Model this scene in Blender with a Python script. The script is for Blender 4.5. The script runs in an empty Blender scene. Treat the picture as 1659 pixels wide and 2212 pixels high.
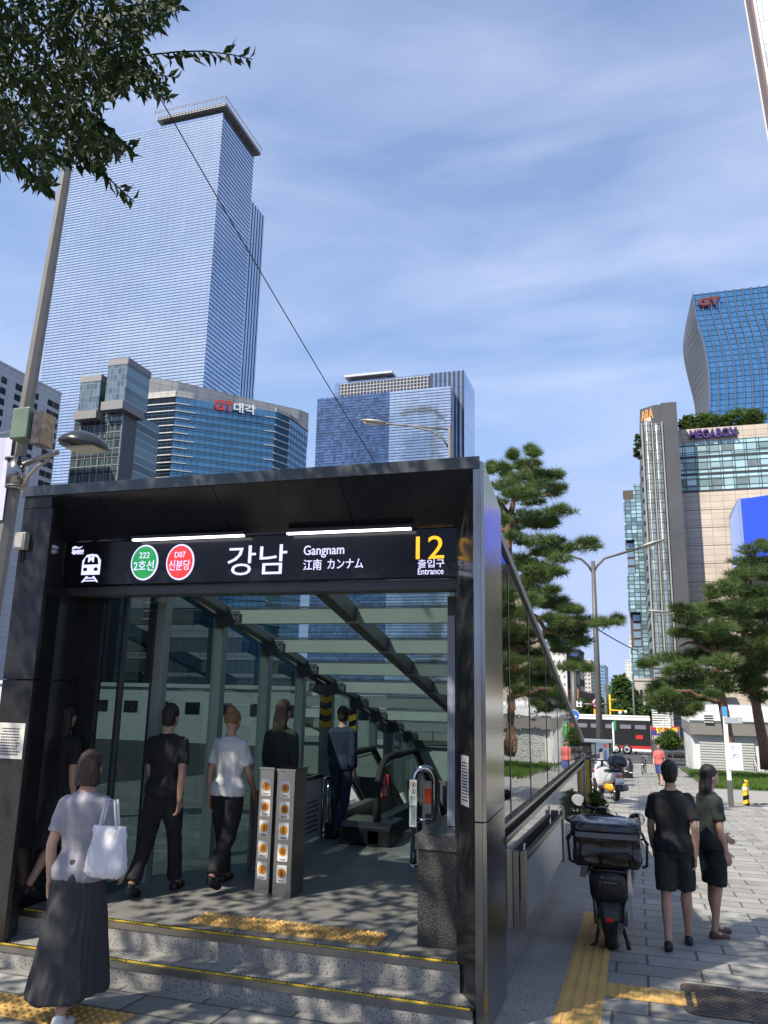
import bpy, bmesh, math, random
from mathutils import Vector, Matrix
R=math.radians; PI=math.pi
random.seed(12)
SC=bpy.context.scene; COL=SC.collection
SC.unit_settings.scale_length=1.12

# ---------------------------------------------------------------- camera
M3=Matrix(((0.9549747909,0.2960383621,0.0196070611),(0.0460099230,-0.2130599868,0.9759551880),(0.2930976556,-0.9311104822,-0.2170876186)))
# rows of MC: camera right, up, back in world axes
MC=Matrix(M3)
cd=bpy.data.cameras.new('camera'); cam=bpy.data.objects.new('camera',cd); COL.objects.link(cam)
cd.sensor_fit='VERTICAL'; cd.sensor_height=36; cd.lens=36*1700/2212; cd.clip_start=.05; cd.clip_end=9000
cam.matrix_world=MC.transposed().to_4x4()
SC.camera=cam

# ---------------------------------------------------------------- world, sun, exposure
SUN_EL=R(50); SUN_AZ=R(213)     # azimuth the sun stands at, clockwise from +Y (behind, to the left)
w=bpy.data.worlds.new('World'); SC.world=w; w.use_nodes=True
nt=w.node_tree; nt.nodes.clear()
N=nt.nodes.new; L=nt.links.new
out=N('ShaderNodeOutputWorld'); bg=N('ShaderNodeBackground'); sky=N('ShaderNodeTexSky')
sky.sky_type='NISHITA'; sky.sun_disc=False; sky.sun_elevation=SUN_EL; sky.sun_rotation=SUN_AZ
sky.air_density=1.0; sky.dust_density=.4; sky.ozone_density=5.0
tc=N('ShaderNodeTexCoord')
mp=N('ShaderNodeMapping'); mp.inputs['Rotation'].default_value=(R(18),R(-14),R(35)); mp.inputs['Scale'].default_value=(1.2,2.6,5.0)
L(tc.outputs['Generated'],mp.inputs[0])
n1=N('ShaderNodeTexNoise'); n1.inputs['Scale'].default_value=2.0; n1.inputs['Detail'].default_value=9; n1.inputs['Roughness'].default_value=.5; n1.inputs['Distortion'].default_value=.5
L(mp.outputs[0],n1.inputs['Vector'])
n2=N('ShaderNodeTexNoise'); n2.inputs['Scale'].default_value=1.7; n2.inputs['Detail'].default_value=3
L(tc.outputs['Generated'],n2.inputs['Vector'])
r1=N('ShaderNodeMapRange'); r1.inputs['From Min'].default_value=.36; r1.inputs['From Max'].default_value=.72; L(n1.outputs['Fac'],r1.inputs['Value'])
r2=N('ShaderNodeMapRange'); r2.inputs['From Min'].default_value=.30; r2.inputs['From Max'].default_value=.70; L(n2.outputs['Fac'],r2.inputs['Value'])
mu=N('ShaderNodeMath'); mu.operation='MULTIPLY'; L(r1.outputs[0],mu.inputs[0]); L(r2.outputs[0],mu.inputs[1])
mu2=N('ShaderNodeMath'); mu2.operation='MULTIPLY_ADD'; mu2.inputs[1].default_value=.52; mu2.inputs[2].default_value=.14; mu2.use_clamp=True; L(mu.outputs[0],mu2.inputs[0])
mx=N('ShaderNodeMix'); mx.data_type='RGBA'; L(mu2.outputs[0],mx.inputs['Factor']); 
sp_=N('ShaderNodeSeparateColor'); cb_=N('ShaderNodeCombineColor'); L(sky.outputs[0],sp_.inputs[0])
for i_,k_ in enumerate((1.6,2.3,4.1)):     # keep the air at the horizon as blue as it is that day
    q_=N('ShaderNodeMath'); q_.operation='SMOOTH_MIN'; q_.inputs[1].default_value=k_; q_.inputs[2].default_value=k_*.5; L(sp_.outputs[i_],q_.inputs[0]); L(q_.outputs[0],cb_.inputs[i_])
L(cb_.outputs[0],mx.inputs['A'])
mx.inputs['B'].default_value=(3.9,4.2,5.3,1)
L(mx.outputs['Result'],bg.inputs['Color']); bg.inputs['Strength'].default_value=.114
L(bg.outputs[0],out.inputs[0])
sl=bpy.data.lights.new('sun','SUN'); sl.energy=3.6; sl.angle=R(.53); sl.color=(1,.93,.81)
so=bpy.data.objects.new('sun',sl); COL.objects.link(so)
sdir=Vector((math.sin(SUN_AZ)*math.cos(SUN_EL),math.cos(SUN_AZ)*math.cos(SUN_EL),math.sin(SUN_EL)))
so.rotation_euler=sdir.to_track_quat('Z','Y').to_euler(); so.location=(-20,-30,40)
SC.view_settings.view_transform='Standard'; SC.view_settings.look='None'; SC.view_settings.exposure=1.03; SC.view_settings.gamma=1
SC.render.engine='CYCLES'
SC.cycles.use_denoising=True
SC.cycles.max_bounces=7; SC.cycles.glossy_bounces=4; SC.cycles.transmission_bounces=6; SC.cycles.transparent_max_bounces=12
SC.cycles.caustics_reflective=False; SC.cycles.caustics_refractive=False
SC.cycles.sample_clamp_indirect=6

# ---------------------------------------------------------------- measuring: picture point -> place
def ray(px,py): return MC.transposed()@Vector((px-829.5,-(py-1106),-1700.))
def aty(px,py,Y): r=ray(px,py); return r*(Y/r.y)
def atx(px,py,X): r=ray(px,py); return r*(X/r.x)
def atz(px,py,Z): r=ray(px,py); return r*(Z/r.z)
HG,SL=1.75,.052
def gz(Y):
    if Y<-25: return -HG+SL*25
    if Y<118: return -HG-SL*Y
    return -HG-SL*118-.004*(Y-118)
def grd(px,py):
    r=ray(px,py); t=-HG/(r.z+SL*r.y); return r*t

# ---------------------------------------------------------------- materials
MATS={}
def mat(name,col,rough=.6,metal=0,var=0,vscale=6,bump=0,bscale=40,spec=.5,coat=0,emit=None,estr=1,trans=0,ior=1.45,speck=None,speckscale=220,alpha=1,stretch=None,bdist=.01):
    if name in MATS: return MATS[name]
    m=bpy.data.materials.new(name); m.use_nodes=True; t=m.node_tree; b=t.nodes['Principled BSDF']
    b.inputs['Base Color'].default_value=(*col,1); b.inputs['Roughness'].default_value=rough; b.inputs['Metallic'].default_value=metal
    b.inputs['Specular IOR Level'].default_value=spec; b.inputs['Coat Weight'].default_value=coat; b.inputs['Coat Roughness'].default_value=.04
    b.inputs['Transmission Weight'].default_value=trans; b.inputs['IOR'].default_value=ior
    if alpha<1: b.inputs['Alpha'].default_value=alpha
    if emit: b.inputs['Emission Color'].default_value=(*emit,1); b.inputs['Emission Strength'].default_value=estr
    vec=None
    if var or bump or speck:
        c=t.nodes.new('ShaderNodeTexCoord'); g=c.outputs['Object']
        if stretch:
            q=t.nodes.new('ShaderNodeMapping'); q.inputs['Scale'].default_value=stretch; t.links.new(g,q.inputs[0]); g=q.outputs[0]
        vec=g
    colout=None
    if var:
        n=t.nodes.new('ShaderNodeTexNoise'); n.inputs['Scale'].default_value=vscale; n.inputs['Detail'].default_value=5; n.inputs['Roughness'].default_value=.62; t.links.new(vec,n.inputs['Vector'])
        r=t.nodes.new('ShaderNodeMapRange'); r.inputs['From Min'].default_value=.3; r.inputs['From Max'].default_value=.7; r.inputs['To Min'].default_value=1-var; r.inputs['To Max'].default_value=1+var; t.links.new(n.outputs['Fac'],r.inputs['Value'])
        x=t.nodes.new('ShaderNodeVectorMath'); x.operation='SCALE'; x.inputs[0].default_value=col; t.links.new(r.outputs[0],x.inputs['Scale']); colout=x.outputs[0]
    if speck:
        n=t.nodes.new('ShaderNodeTexNoise'); n.inputs['Scale'].default_value=speckscale; n.inputs['Detail'].default_value=2; t.links.new(vec,n.inputs['Vector'])
        r=t.nodes.new('ShaderNodeMapRange'); r.inputs['From Min'].default_value=.52; r.inputs['From Max'].default_value=.66; t.links.new(n.outputs['Fac'],r.inputs['Value'])
        x=t.nodes.new('ShaderNodeMix'); x.data_type='RGBA'; t.links.new(r.outputs[0],x.inputs['Factor'])
        if colout: t.links.new(colout,x.inputs['A'])
        else: x.inputs['A'].default_value=(*col,1)
        x.inputs['B'].default_value=(*speck,1); colout=x.outputs['Result']
    if colout: t.links.new(colout,b.inputs['Base Color'])
    if bump:
        n=t.nodes.new('ShaderNodeTexNoise'); n.inputs['Scale'].default_value=bscale; n.inputs['Detail'].default_value=4; t.links.new(vec,n.inputs['Vector'])
        k=t.nodes.new('ShaderNodeBump'); k.inputs['Strength'].default_value=bump; k.inputs['Distance'].default_value=bdist; t.links.new(n.outputs['Fac'],k.inputs['Height']); t.links.new(k.outputs[0],b.inputs['Normal'])
    MATS[name]=m; return m

def grid_mat(name,col,joint,bw,bh,mortar=.01,axes='XY',offset=.5,var=.15,rough=.7,nvar=.12,nscale=3,bump=.3,metal=0,spec=.5,speck=None,squash=1,coat=0,tilt=0,spots=0):
    """masonry / paving / panel material: joints follow the object's own coordinates"""
    if name in MATS: return MATS[name]
    m=bpy.data.materials.new(name); m.use_nodes=True; t=m.node_tree; b=t.nodes['Principled BSDF']
    b.inputs['Roughness'].default_value=rough; b.inputs['Metallic'].default_value=metal; b.inputs['Specular IOR Level'].default_value=spec; b.inputs['Coat Weight'].default_value=coat
    c=t.nodes.new('ShaderNodeTexCoord'); s=t.nodes.new('ShaderNodeSeparateXYZ'); k=t.nodes.new('ShaderNodeCombineXYZ')
    t.links.new(c.outputs['Object'],s.inputs[0]); t.links.new(s.outputs[axes[0]],k.inputs[0]); t.links.new(s.outputs[axes[1]],k.inputs[1])
    br=t.nodes.new('ShaderNodeTexBrick'); br.offset=offset; br.squash=squash
    br.inputs['Scale'].default_value=1; br.inputs['Brick Width'].default_value=bw; br.inputs['Row Height'].default_value=bh; br.inputs['Mortar Size'].default_value=mortar; br.inputs['Mortar Smooth'].default_value=.15
    br.inputs['Color1'].default_value=(*[v*(1-var) for v in col],1); br.inputs['Color2'].default_value=(*[min(1,v*(1+var)) for v in col],1); br.inputs['Mortar'].default_value=(*joint,1); br.inputs['Bias'].default_value=0
    t.links.new(k.outputs[0],br.inputs['Vector'])
    n=t.nodes.new('ShaderNodeTexNoise'); n.inputs['Scale'].default_value=nscale; n.inputs['Detail'].default_value=6; t.links.new(c.outputs['Object'],n.inputs['Vector'])
    r=t.nodes.new('ShaderNodeMapRange'); r.inputs['From Min'].default_value=.3; r.inputs['From Max'].default_value=.7; r.inputs['To Min'].default_value=1-nvar; r.inputs['To Max'].default_value=1+nvar; t.links.new(n.outputs['Fac'],r.inputs['Value'])
    x=t.nodes.new('ShaderNodeVectorMath'); x.operation='SCALE'; t.links.new(br.outputs['Color'],x.inputs[0]); t.links.new(r.outputs[0],x.inputs['Scale'])
    o=x.outputs[0]
    if speck:
        n3=t.nodes.new('ShaderNodeTexNoise'); n3.inputs['Scale'].default_value=160; n3.inputs['Detail'].default_value=2; t.links.new(c.outputs['Object'],n3.inputs['Vector'])
        r3=t.nodes.new('ShaderNodeMapRange'); r3.inputs['From Min'].default_value=.4; r3.inputs['From Max'].default_value=.62; r3.inputs['To Min'].default_value=1-speck; r3.inputs['To Max'].default_value=1+speck; t.links.new(n3.outputs['Fac'],r3.inputs['Value'])
        x2=t.nodes.new('ShaderNodeVectorMath'); x2.operation='SCALE'; t.links.new(o,x2.inputs[0]); t.links.new(r3.outputs[0],x2.inputs['Scale']); o=x2.outputs[0]
    if spots:   # gum and oil spots, dirt patches
        vo=t.nodes.new('ShaderNodeTexVoronoi'); vo.inputs['Scale'].default_value=spots; t.links.new(c.outputs['Object'],vo.inputs['Vector'])
        rv=t.nodes.new('ShaderNodeMapRange'); rv.inputs['From Min'].default_value=.045; rv.inputs['From Max'].default_value=.075; rv.inputs['To Min'].default_value=.55; t.links.new(vo.outputs['Distance'],rv.inputs['Value'])
        n4=t.nodes.new('ShaderNodeTexNoise'); n4.inputs['Scale'].default_value=.7; n4.inputs['Detail'].default_value=8; n4.inputs['Roughness'].default_value=.75; t.links.new(c.outputs['Object'],n4.inputs['Vector'])
        r4=t.nodes.new('ShaderNodeMapRange'); r4.inputs['From Min'].default_value=.52; r4.inputs['From Max'].default_value=.68; r4.inputs['To Min'].default_value=1; r4.inputs['To Max'].default_value=.72; t.links.new(n4.outputs['Fac'],r4.inputs['Value'])
        mm_=t.nodes.new('ShaderNodeMath'); mm_.operation='MULTIPLY'; t.links.new(rv.outputs[0],mm_.inputs[0]); t.links.new(r4.outputs[0],mm_.inputs[1])
        x3=t.nodes.new('ShaderNodeVectorMath'); x3.operation='SCALE'; t.links.new(o,x3.inputs[0]); t.links.new(mm_.outputs[0],x3.inputs['Scale']); o=x3.outputs[0]
    t.links.new(o,b.inputs['Base Color'])
    if bump:
        bu=t.nodes.new('ShaderNodeBump'); bu.invert=True; bu.inputs['Strength'].default_value=bump; bu.inputs['Distance'].default_value=.01; t.links.new(br.outputs['Fac'],bu.inputs['Height']); t.links.new(bu.outputs[0],b.inputs['Normal'])
    if tilt:   # every pane of a curtain wall hangs a little out of true
        def cell(a,sz):
            q=t.nodes.new('ShaderNodeMath'); q.operation='DIVIDE'; q.inputs[1].default_value=sz; t.links.new(s.outputs[a],q.inputs[0])
            f=t.nodes.new('ShaderNodeMath'); f.operation='FLOOR'; t.links.new(q.outputs[0],f.inputs[0]); return f.outputs[0]
        k2=t.nodes.new('ShaderNodeCombineXYZ'); t.links.new(cell(axes[0],bw),k2.inputs[0]); t.links.new(cell(axes[1],bh),k2.inputs[1])
        wn=t.nodes.new('ShaderNodeTexWhiteNoise'); t.links.new(k2.outputs[0],wn.inputs['Vector'])
        sb=t.nodes.new('ShaderNodeVectorMath'); sb.operation='SUBTRACT'; sb.inputs[1].default_value=(.5,.5,.5); t.links.new(wn.outputs['Color'],sb.inputs[0])
        scl=t.nodes.new('ShaderNodeVectorMath'); scl.operation='SCALE'; scl.inputs['Scale'].default_value=tilt; t.links.new(sb.outputs[0],scl.inputs[0])
        ge=t.nodes.new('ShaderNodeNewGeometry'); ad=t.nodes.new('ShaderNodeVectorMath'); t.links.new(ge.outputs['Normal'],ad.inputs[0]); t.links.new(scl.outputs[0],ad.inputs[1])
        no=t.nodes.new('ShaderNodeVectorMath'); no.operation='NORMALIZE'; t.links.new(ad.outputs[0],no.inputs[0]); t.links.new(no.outputs[0],b.inputs['Normal'])
    MATS[name]=m; return m

# ---------------------------------------------------------------- mesh builder
def shift(o):
    v=Vector((0,0,0))
    while o is not None: v+=o.location; o=o.parent
    return v
class MB:
    def __init__(s): s.v=[]; s.f=[]; s.m=[]; s.k=0; s.sm=[]; s.smooth=False
    def add(s,vs,fs):
        n=len(s.v); s.v+= [Vector(p) for p in vs]
        for f in fs: s.f.append([n+i for i in f]); s.m.append(s.k); s.sm.append(s.smooth)
        return s
    def mat(s,k): s.k=k; return s
    def box(s,x0,x1,y0,y1,z0,z1):
        return s.add([(x0,y0,z0),(x1,y0,z0),(x1,y1,z0),(x0,y1,z0),(x0,y0,z1),(x1,y0,z1),(x1,y1,z1),(x0,y1,z1)],
            [(0,3,2,1),(4,5,6,7),(0,1,5,4),(1,2,6,5),(2,3,7,6),(3,0,4,7)])
    def obox(s,c,ax,ay,az):   # box from centre and three half axes
        c,ax,ay,az=map(Vector,(c,ax,ay,az)); P=[c+ax*i+ay*j+az*k for k in(-1,1) for i,j in((-1,-1),(1,-1),(1,1),(-1,1))]
        return s.add(P,[(0,3,2,1),(4,5,6,7),(0,1,5,4),(1,2,6,5),(2,3,7,6),(3,0,4,7)])
    def prism(s,poly,z0,z1):
        n=len(poly); return s.add([(x,y,z0) for x,y in poly]+[(x,y,z1) for x,y in poly],[tuple(range(n))[::-1],tuple(range(n,2*n))]+[(i,(i+1)%n,n+(i+1)%n,n+i) for i in range(n)])
    def prismX(s,poly,x0,x1): # poly in (y,z)
        n=len(poly); return s.add([(x0,y,z) for y,z in poly]+[(x1,y,z) for y,z in poly],[tuple(range(n))[::-1],tuple(range(n,2*n))]+[(i,(i+1)%n,n+(i+1)%n,n+i) for i in range(n)])
    def prismY(s,poly,y0,y1): # poly in (x,z)
        n=len(poly); return s.add([(x,y0,z) for x,z in poly]+[(x,y1,z) for x,z in poly],[tuple(range(n)),tuple(range(n,2*n))[::-1]]+[((i+1)%n,i,n+i,n+(i+1)%n) for i in range(n)])
    def quad(s,*p): return s.add(p,[tuple(range(len(p)))])
    def tube(s,pts,r,n=10,cap=True,closed=False):
        pts=[Vector(p) for p in pts]; rs=r if isinstance(r,(list,tuple)) else [r]*len(pts)
        rings=[]; up=None; N_=len(pts)
        for i,p in enumerate(pts):
            if closed: d=(pts[(i+1)%N_]-pts[i-1])
            else: d=(pts[min(i+1,N_-1)]-pts[max(i-1,0)])
            d=d.normalized() if d.length>1e-9 else Vector((0,0,1))
            if up is None: up=Vector((0,0,1)) if abs(d.z)<.9 else Vector((1,0,0))
            a=d.cross(up)
            if a.length<1e-6: a=d.orthogonal()
            a.normalize(); b=a.cross(d).normalized(); up=b
            rings.append([p+(a*math.cos(2*PI*k/n)+b*math.sin(2*PI*k/n))*rs[i] for k in range(n)])
        vs=[q for rg in rings for q in rg]; fs=[]
        for i in range(N_ if closed else N_-1):
            j=(i+1)%N_
            for k in range(n): fs.append((i*n+k,i*n+(k+1)%n,j*n+(k+1)%n,j*n+k))
        if cap and not closed: fs+= [tuple(range(n))[::-1],tuple(range((N_-1)*n,N_*n))]
        o=s.smooth; s.smooth=True; s.add(vs,fs); s.smooth=o; return s
    def cyl(s,a,b,r,n=16,r2=None): return s.tube([a,b],[r,r if r2 is None else r2],n)
    def lathe(s,prof,c=(0,0,0),n=20,ax='Z'):
        vs=[];fs=[];m=len(prof)
        for r,z in prof:
            for k in range(n):
                a=2*PI*k/n; q=(r*math.cos(a),r*math.sin(a),z)
                if ax=='X': q=(q[2],q[0],q[1])
                if ax=='Y': q=(q[1],q[2],q[0])
                vs.append((q[0]+c[0],q[1]+c[1],q[2]+c[2]))
        for i in range(m-1):
            for k in range(n): fs.append((i*n+k,i*n+(k+1)%n,(i+1)*n+(k+1)%n,(i+1)*n+k))
        o=s.smooth; s.smooth=True; s.add(vs,fs); s.smooth=o; return s
    def ell(s,c,rx,ry,rz,n=16,m=10,rot=None):
        vs=[];fs=[]
        for i in range(m+1):
            th=PI*i/m
            for k in range(n):
                a=2*PI*k/n; q=Vector((rx*math.sin(th)*math.cos(a),ry*math.sin(th)*math.sin(a),rz*math.cos(th)))
                if rot: q=rot@q
                vs.append(q+Vector(c))
        for i in range(m):
            for k in range(n): fs.append((i*n+k,(i+1)*n+k,(i+1)*n+(k+1)%n,i*n+(k+1)%n))
        o=s.smooth; s.smooth=True; s.add(vs,fs); s.smooth=o; return s
    def loft(s,rings,cap=True):
        n=len(rings[0]); vs=[q for r in rings for q in r]; fs=[]
        for i in range(len(rings)-1):
            for k in range(n): fs.append((i*n+k,i*n+(k+1)%n,(i+1)*n+(k+1)%n,(i+1)*n+k))
        if cap: fs+=[tuple(range(n))[::-1],tuple(range((len(rings)-1)*n,len(rings)*n))]
        return s.add(vs,fs)
    def build(s,name,mats,parent=None,bevel=0,seg=2,fix=True,sub=0):
        me=bpy.data.meshes.new(name); off=shift(parent)
        me.from_pydata([p-off for p in s.v],[],s.f)
        mats=mats if isinstance(mats,(list,tuple)) else [mats]
        for q in mats: me.materials.append(q)
        me.polygons.foreach_set('material_index',s.m); me.polygons.foreach_set('use_smooth',s.sm); me.update()
        if fix and len(s.f)<60000:
            bm=bmesh.new(); bm.from_mesh(me); bmesh.ops.remove_doubles(bm,verts=bm.verts,dist=1e-6); bmesh.ops.recalc_face_normals(bm,faces=bm.faces); bm.to_mesh(me); bm.free()
        o=bpy.data.objects.new(name,me); COL.objects.link(o)
        if parent: o.parent=parent
        if bevel:
            b=o.modifiers.new('bevel','BEVEL'); b.width=bevel; b.segments=seg; b.limit_method='ANGLE'; b.angle_limit=R(40)
        if sub:
            b=o.modifiers.new('sub','SUBSURF'); b.levels=sub; b.render_levels=sub
        return o
def tag(o,label=None,cat=None,group=None,kind=None):
    if label: o['label']=label
    if cat: o['category']=cat
    if group: o['group']=group
    if kind: o['kind']=kind
    return o
def thing(name,label,cat,loc=(0,0,0),group=None,kind=None):
    o=bpy.data.objects.new(name,None); COL.objects.link(o); o.location=loc; o.empty_display_size=.2
    return tag(o,label,cat,group,kind)
def copy_tree(o,parent=None):
    c=o.copy(); COL.objects.link(c); c.parent=parent
    for ch in list(o.children): copy_tree(ch,c)
    return c
def struct(name,mb,m,**k): return tag(mb.build(name,m,**k),kind='structure')

FONT=None
def lettering(parent,name,s,m,O,U,V,u0,u1,v0,v1,depth=.004,bold=0,keep=False):
    """letters fitted into the rectangle u0..u1 x v0..v1 of a plane (origin O, axes U, V)"""
    cu=bpy.data.curves.new(name,'FONT'); cu.body=s; cu.size=1; cu.extrude=.5; cu.offset=bold; cu.resolution_u=3
    ob=bpy.data.objects.new(name,cu); COL.objects.link(ob)
    dg=bpy.context.evaluated_depsgraph_get(); me=bpy.data.meshes.new_from_object(ob.evaluated_get(dg))
    bpy.data.objects.remove(ob); bpy.data.curves.remove(cu)
    xs=[v.co.x for v in me.vertices]; ys=[v.co.y for v in me.vertices]
    x0,x1,y0,y1=min(xs),max(xs),min(ys),max(ys)
    U,V=Vector(U).normalized(),Vector(V).normalized(); W=U.cross(V); off=shift(parent)
    su=(u1-u0)/(x1-x0); sv=(v1-v0)/(y1-y0)
    if keep: su=sv=min(su,sv)
    for v in me.vertices:
        a=u0+(v.co.x-x0)*su; b=v0+(v.co.y-y0)*sv
        v.co=Vector(O)+U*a+V*b+W*(v.co.z+.5)*depth-off
    me.materials.clear(); me.materials.append(m)
    o=bpy.data.objects.new(name,me); COL.objects.link(o)
    if parent: o.parent=parent
    return o
def disc(c,U,V,r,n=40,ry=None):
    c,U,V=map(Vector,(c,U,V)); return [c+U*r*math.cos(2*PI*k/n)+V*(ry or r)*math.sin(2*PI*k/n) for k in range(n)]
def slab(mb,poly,N_,d):   # thicken a flat outline by d along N_
    N_=Vector(N_); poly=[Vector(p) for p in poly]; n=len(poly)
    return mb.add(poly+[p+N_*d for p in poly],[tuple(range(n)),tuple(range(n,2*n))[::-1]]+[(i,(i+1)%n,n+(i+1)%n,n+i) for i in range(n)])
def rrect(u0,u1,v0,v1,r,n=5):
    P=[]
    for cx,cy,a0 in((u1-r,v1-r,0),(u0+r,v1-r,90),(u0+r,v0+r,180),(u1-r,v0+r,270)):
        for k in range(n+1):
            a=R(a0+90*k/n); P.append((cx+r*math.cos(a),cy+r*math.sin(a)))
    return P

from mathutils import noise as mnoise
def crumple(o,amp,fr=(6,6,3),seed=0):
    """geometric folds: push the points along their normals by smooth noise"""
    me=o.data; off=Vector((seed*7.3,seed*3.1,seed*5.7))
    N_=[v.normal.copy() for v in me.vertices]
    for v,n in zip(me.vertices,N_):
        q=Vector((v.co.x*fr[0],v.co.y*fr[1],v.co.z*fr[2]))+off; v.co+=n*amp*(mnoise.noise(q)+.6*(1-2*abs(mnoise.noise(q*2.3)))-.3)

# ---------------------------------------------------------------- shared materials
def glass_mat(name,tint,refl=.9,rough=.0,f0=.06):
    m=bpy.data.materials.new(name); m.use_nodes=True; t=m.node_tree; t.nodes.clear()
    o=t.nodes.new('ShaderNodeOutputMaterial'); mx=t.nodes.new('ShaderNodeMixShader'); tr=t.nodes.new('ShaderNodeBsdfTransparent'); gl=t.nodes.new('ShaderNodeBsdfGlossy')
    lw=t.nodes.new('ShaderNodeFresnel'); lw.inputs[0].default_value=1.5; ml=t.nodes.new('ShaderNodeMath'); ml.operation='MULTIPLY_ADD'; ml.inputs[1].default_value=refl; ml.inputs[2].default_value=f0; ml.use_clamp=True
    tr.inputs[0].default_value=(*tint,1); gl.inputs['Roughness'].default_value=rough; gl.inputs['Color'].default_value=(.9,.95,.95,1)
    t.links.new(lw.outputs[0],ml.inputs[0]); t.links.new(ml.outputs[0],mx.inputs[0]); t.links.new(tr.outputs[0],mx.inputs[1]); t.links.new(gl.outputs[0],mx.inputs[2]); t.links.new(mx.outputs[0],o.inputs[0])
    return m
GRAN=mat('black granite',(.016,.017,.018),.16,var=.3,vscale=5,speck=(.05,.05,.05),speckscale=140,spec=.4)
GRANP=mat('plinth granite',(.035,.036,.035),.22,var=.45,vscale=9,speck=(.12,.12,.115),speckscale=110,spec=.45)
STEPM=mat('step granite',(.33,.315,.28),.7,var=.14,vscale=4,speck=(.13,.13,.125),speckscale=75,bump=.15,bscale=90)
STEEL=mat('brushed steel',(.29,.285,.27),.17,metal=1,var=.16,vscale=2.5,stretch=(6,6,.7),bump=.02,bscale=6)
STEELD=mat('satin steel',(.36,.35,.33),.32,metal=1,var=.08,vscale=8)
CHROME=mat('chrome tube',(.55,.56,.57),.1,metal=1)
MIRROR=mat('mirror glass',(.25,.27,.265),.012,metal=1,bump=.22,bscale=2.6,stretch=(1,.5,1.9))
BLACK=mat('black plastic',(.012,.012,.013),.4)
RUBBER=mat('black rubber',(.02,.02,.02),.75,var=.2)
FRAME=mat('grey green frame paint',(.25,.29,.27),.42,var=.08,vscale=3,bump=.02)
BLUEP=mat('pale blue grey post',(.30,.34,.40),.5,var=.06,vscale=4)
WHITE=mat('white paint',(.78,.78,.76),.45,var=.04)
PAPER=mat('notice paper',(.62,.60,.55),.8,var=.07,vscale=7)
INK=mat('dark ink',(.05,.05,.055),.7)
YEL=mat('yellow strip',(.62,.44,.04),.55,var=.25,vscale=12)
YELL=mat('yellow paint',(.78,.5,.02),.5,var=.08)
TACT=mat('tactile yellow',(.56,.35,.11),.7,var=.16,vscale=2.5,bump=.1)
RED=mat('red paint',(.55,.035,.03),.45,var=.06)
ORANGE=mat('orange mark',(.7,.27,.02),.5)
BLUE=mat('blue paint',(.03,.08,.42),.45)
GLASSW=glass_mat('grey tinted glass',(.085,.13,.13),.9,f0=.05)
GLASSR=glass_mat('roof glass',(.36,.46,.46),.45,f0=.02)
GLASSE=glass_mat('escalator glass',(.75,.82,.80),1,f0=.06)
def emis(name,col,s): return mat(name,(.02,.02,.02),.5,emit=col,estr=s)
LITW=emis('lit sign white',(.66,.66,1.0),.72)
LITY=emis('lit sign yellow',(1,.47,.02),.8)
LITG=emis('lit sign green',(.01,.24,.06),.8)
LITR=emis('lit sign red',(.62,.03,.03),.9)
TUBE=emis('lamp tube',(.95,.97,1),2.5)
ASPH=mat('asphalt',(.055,.055,.057),.85,var=.18,vscale=1.2,speck=(.09,.09,.09),speckscale=60)
PAVE=grid_mat('paving stones',(.272,.262,.235),(.085,.08,.07),.62,.31,.011,'XY',.37,.16,.75,.2,1.7,.5,speck=.25,spots=2.6)
PAVEL=grid_mat('pale paving',(.36,.34,.305),(.13,.125,.115),.9,.9,.02,'XY',.0,.06,.8,.16,1.1,.3,speck=.12,spots=2.0)
KERB=mat('granite border',(.29,.275,.245),.8,var=.18,vscale=2.2,speck=(.12,.12,.12),speckscale=70,bump=.1)
CONC=mat('concrete',(.30,.29,.27),.85,var=.13,vscale=2.5,speck=(.2,.2,.19),speckscale=50,bump=.1)
GRASSM=mat('grass',(.07,.13,.025),.7,var=.4,vscale=1.5)
EARTH=mat('lawn soil',(.05,.075,.025),.95,var=.3,vscale=3)

# ---------------------------------------------------------------- ground
YB=[-25]+[ -25+11*i for i in range(1,14)]+[118]
def sheet(x0,x1,y0,y1,dz,mb=None,th=0):
    mb=mb or MB(); ys=sorted(set([y0,y1]+[y for y in YB if y0<y<y1]))
    for a,b in zip(ys,ys[1:]):
        if th: mb.add([(x0,a,gz(a)+dz-th),(x1,a,gz(a)+dz-th),(x1,b,gz(b)+dz-th),(x0,b,gz(b)+dz-th),(x0,a,gz(a)+dz),(x1,a,gz(a)+dz),(x1,b,gz(b)+dz),(x0,b,gz(b)+dz)],[(0,3,2,1),(4,5,6,7),(0,1,5,4),(1,2,6,5),(2,3,7,6),(3,0,4,7)])
        else: mb.quad((x0,a,gz(a)+dz),(x1,a,gz(a)+dz),(x1,b,gz(b)+dz),(x0,b,gz(b)+dz))
    return mb
g=MB()
HX0,HX1,HY0,HY1=-4.0,-1.02,9.4,16.3      # the stair shaft is open below the pavement
ys=sorted(set([-1250,400,1250,HY0,HY1]+YB))
for a,b in zip(ys,ys[1:]):
    for xa,xb in ((-1250,-120),(-120,HX0),(HX0,HX1),(HX1,120),(120,1250)):
        if xa==HX0 and HY0-.01<a<HY1-.01: continue
        g.quad((xa,a,gz(a)),(xb,a,gz(a)),(xb,b,gz(b)),(xa,b,gz(b)))
struct('ground',g,ASPH)

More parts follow.
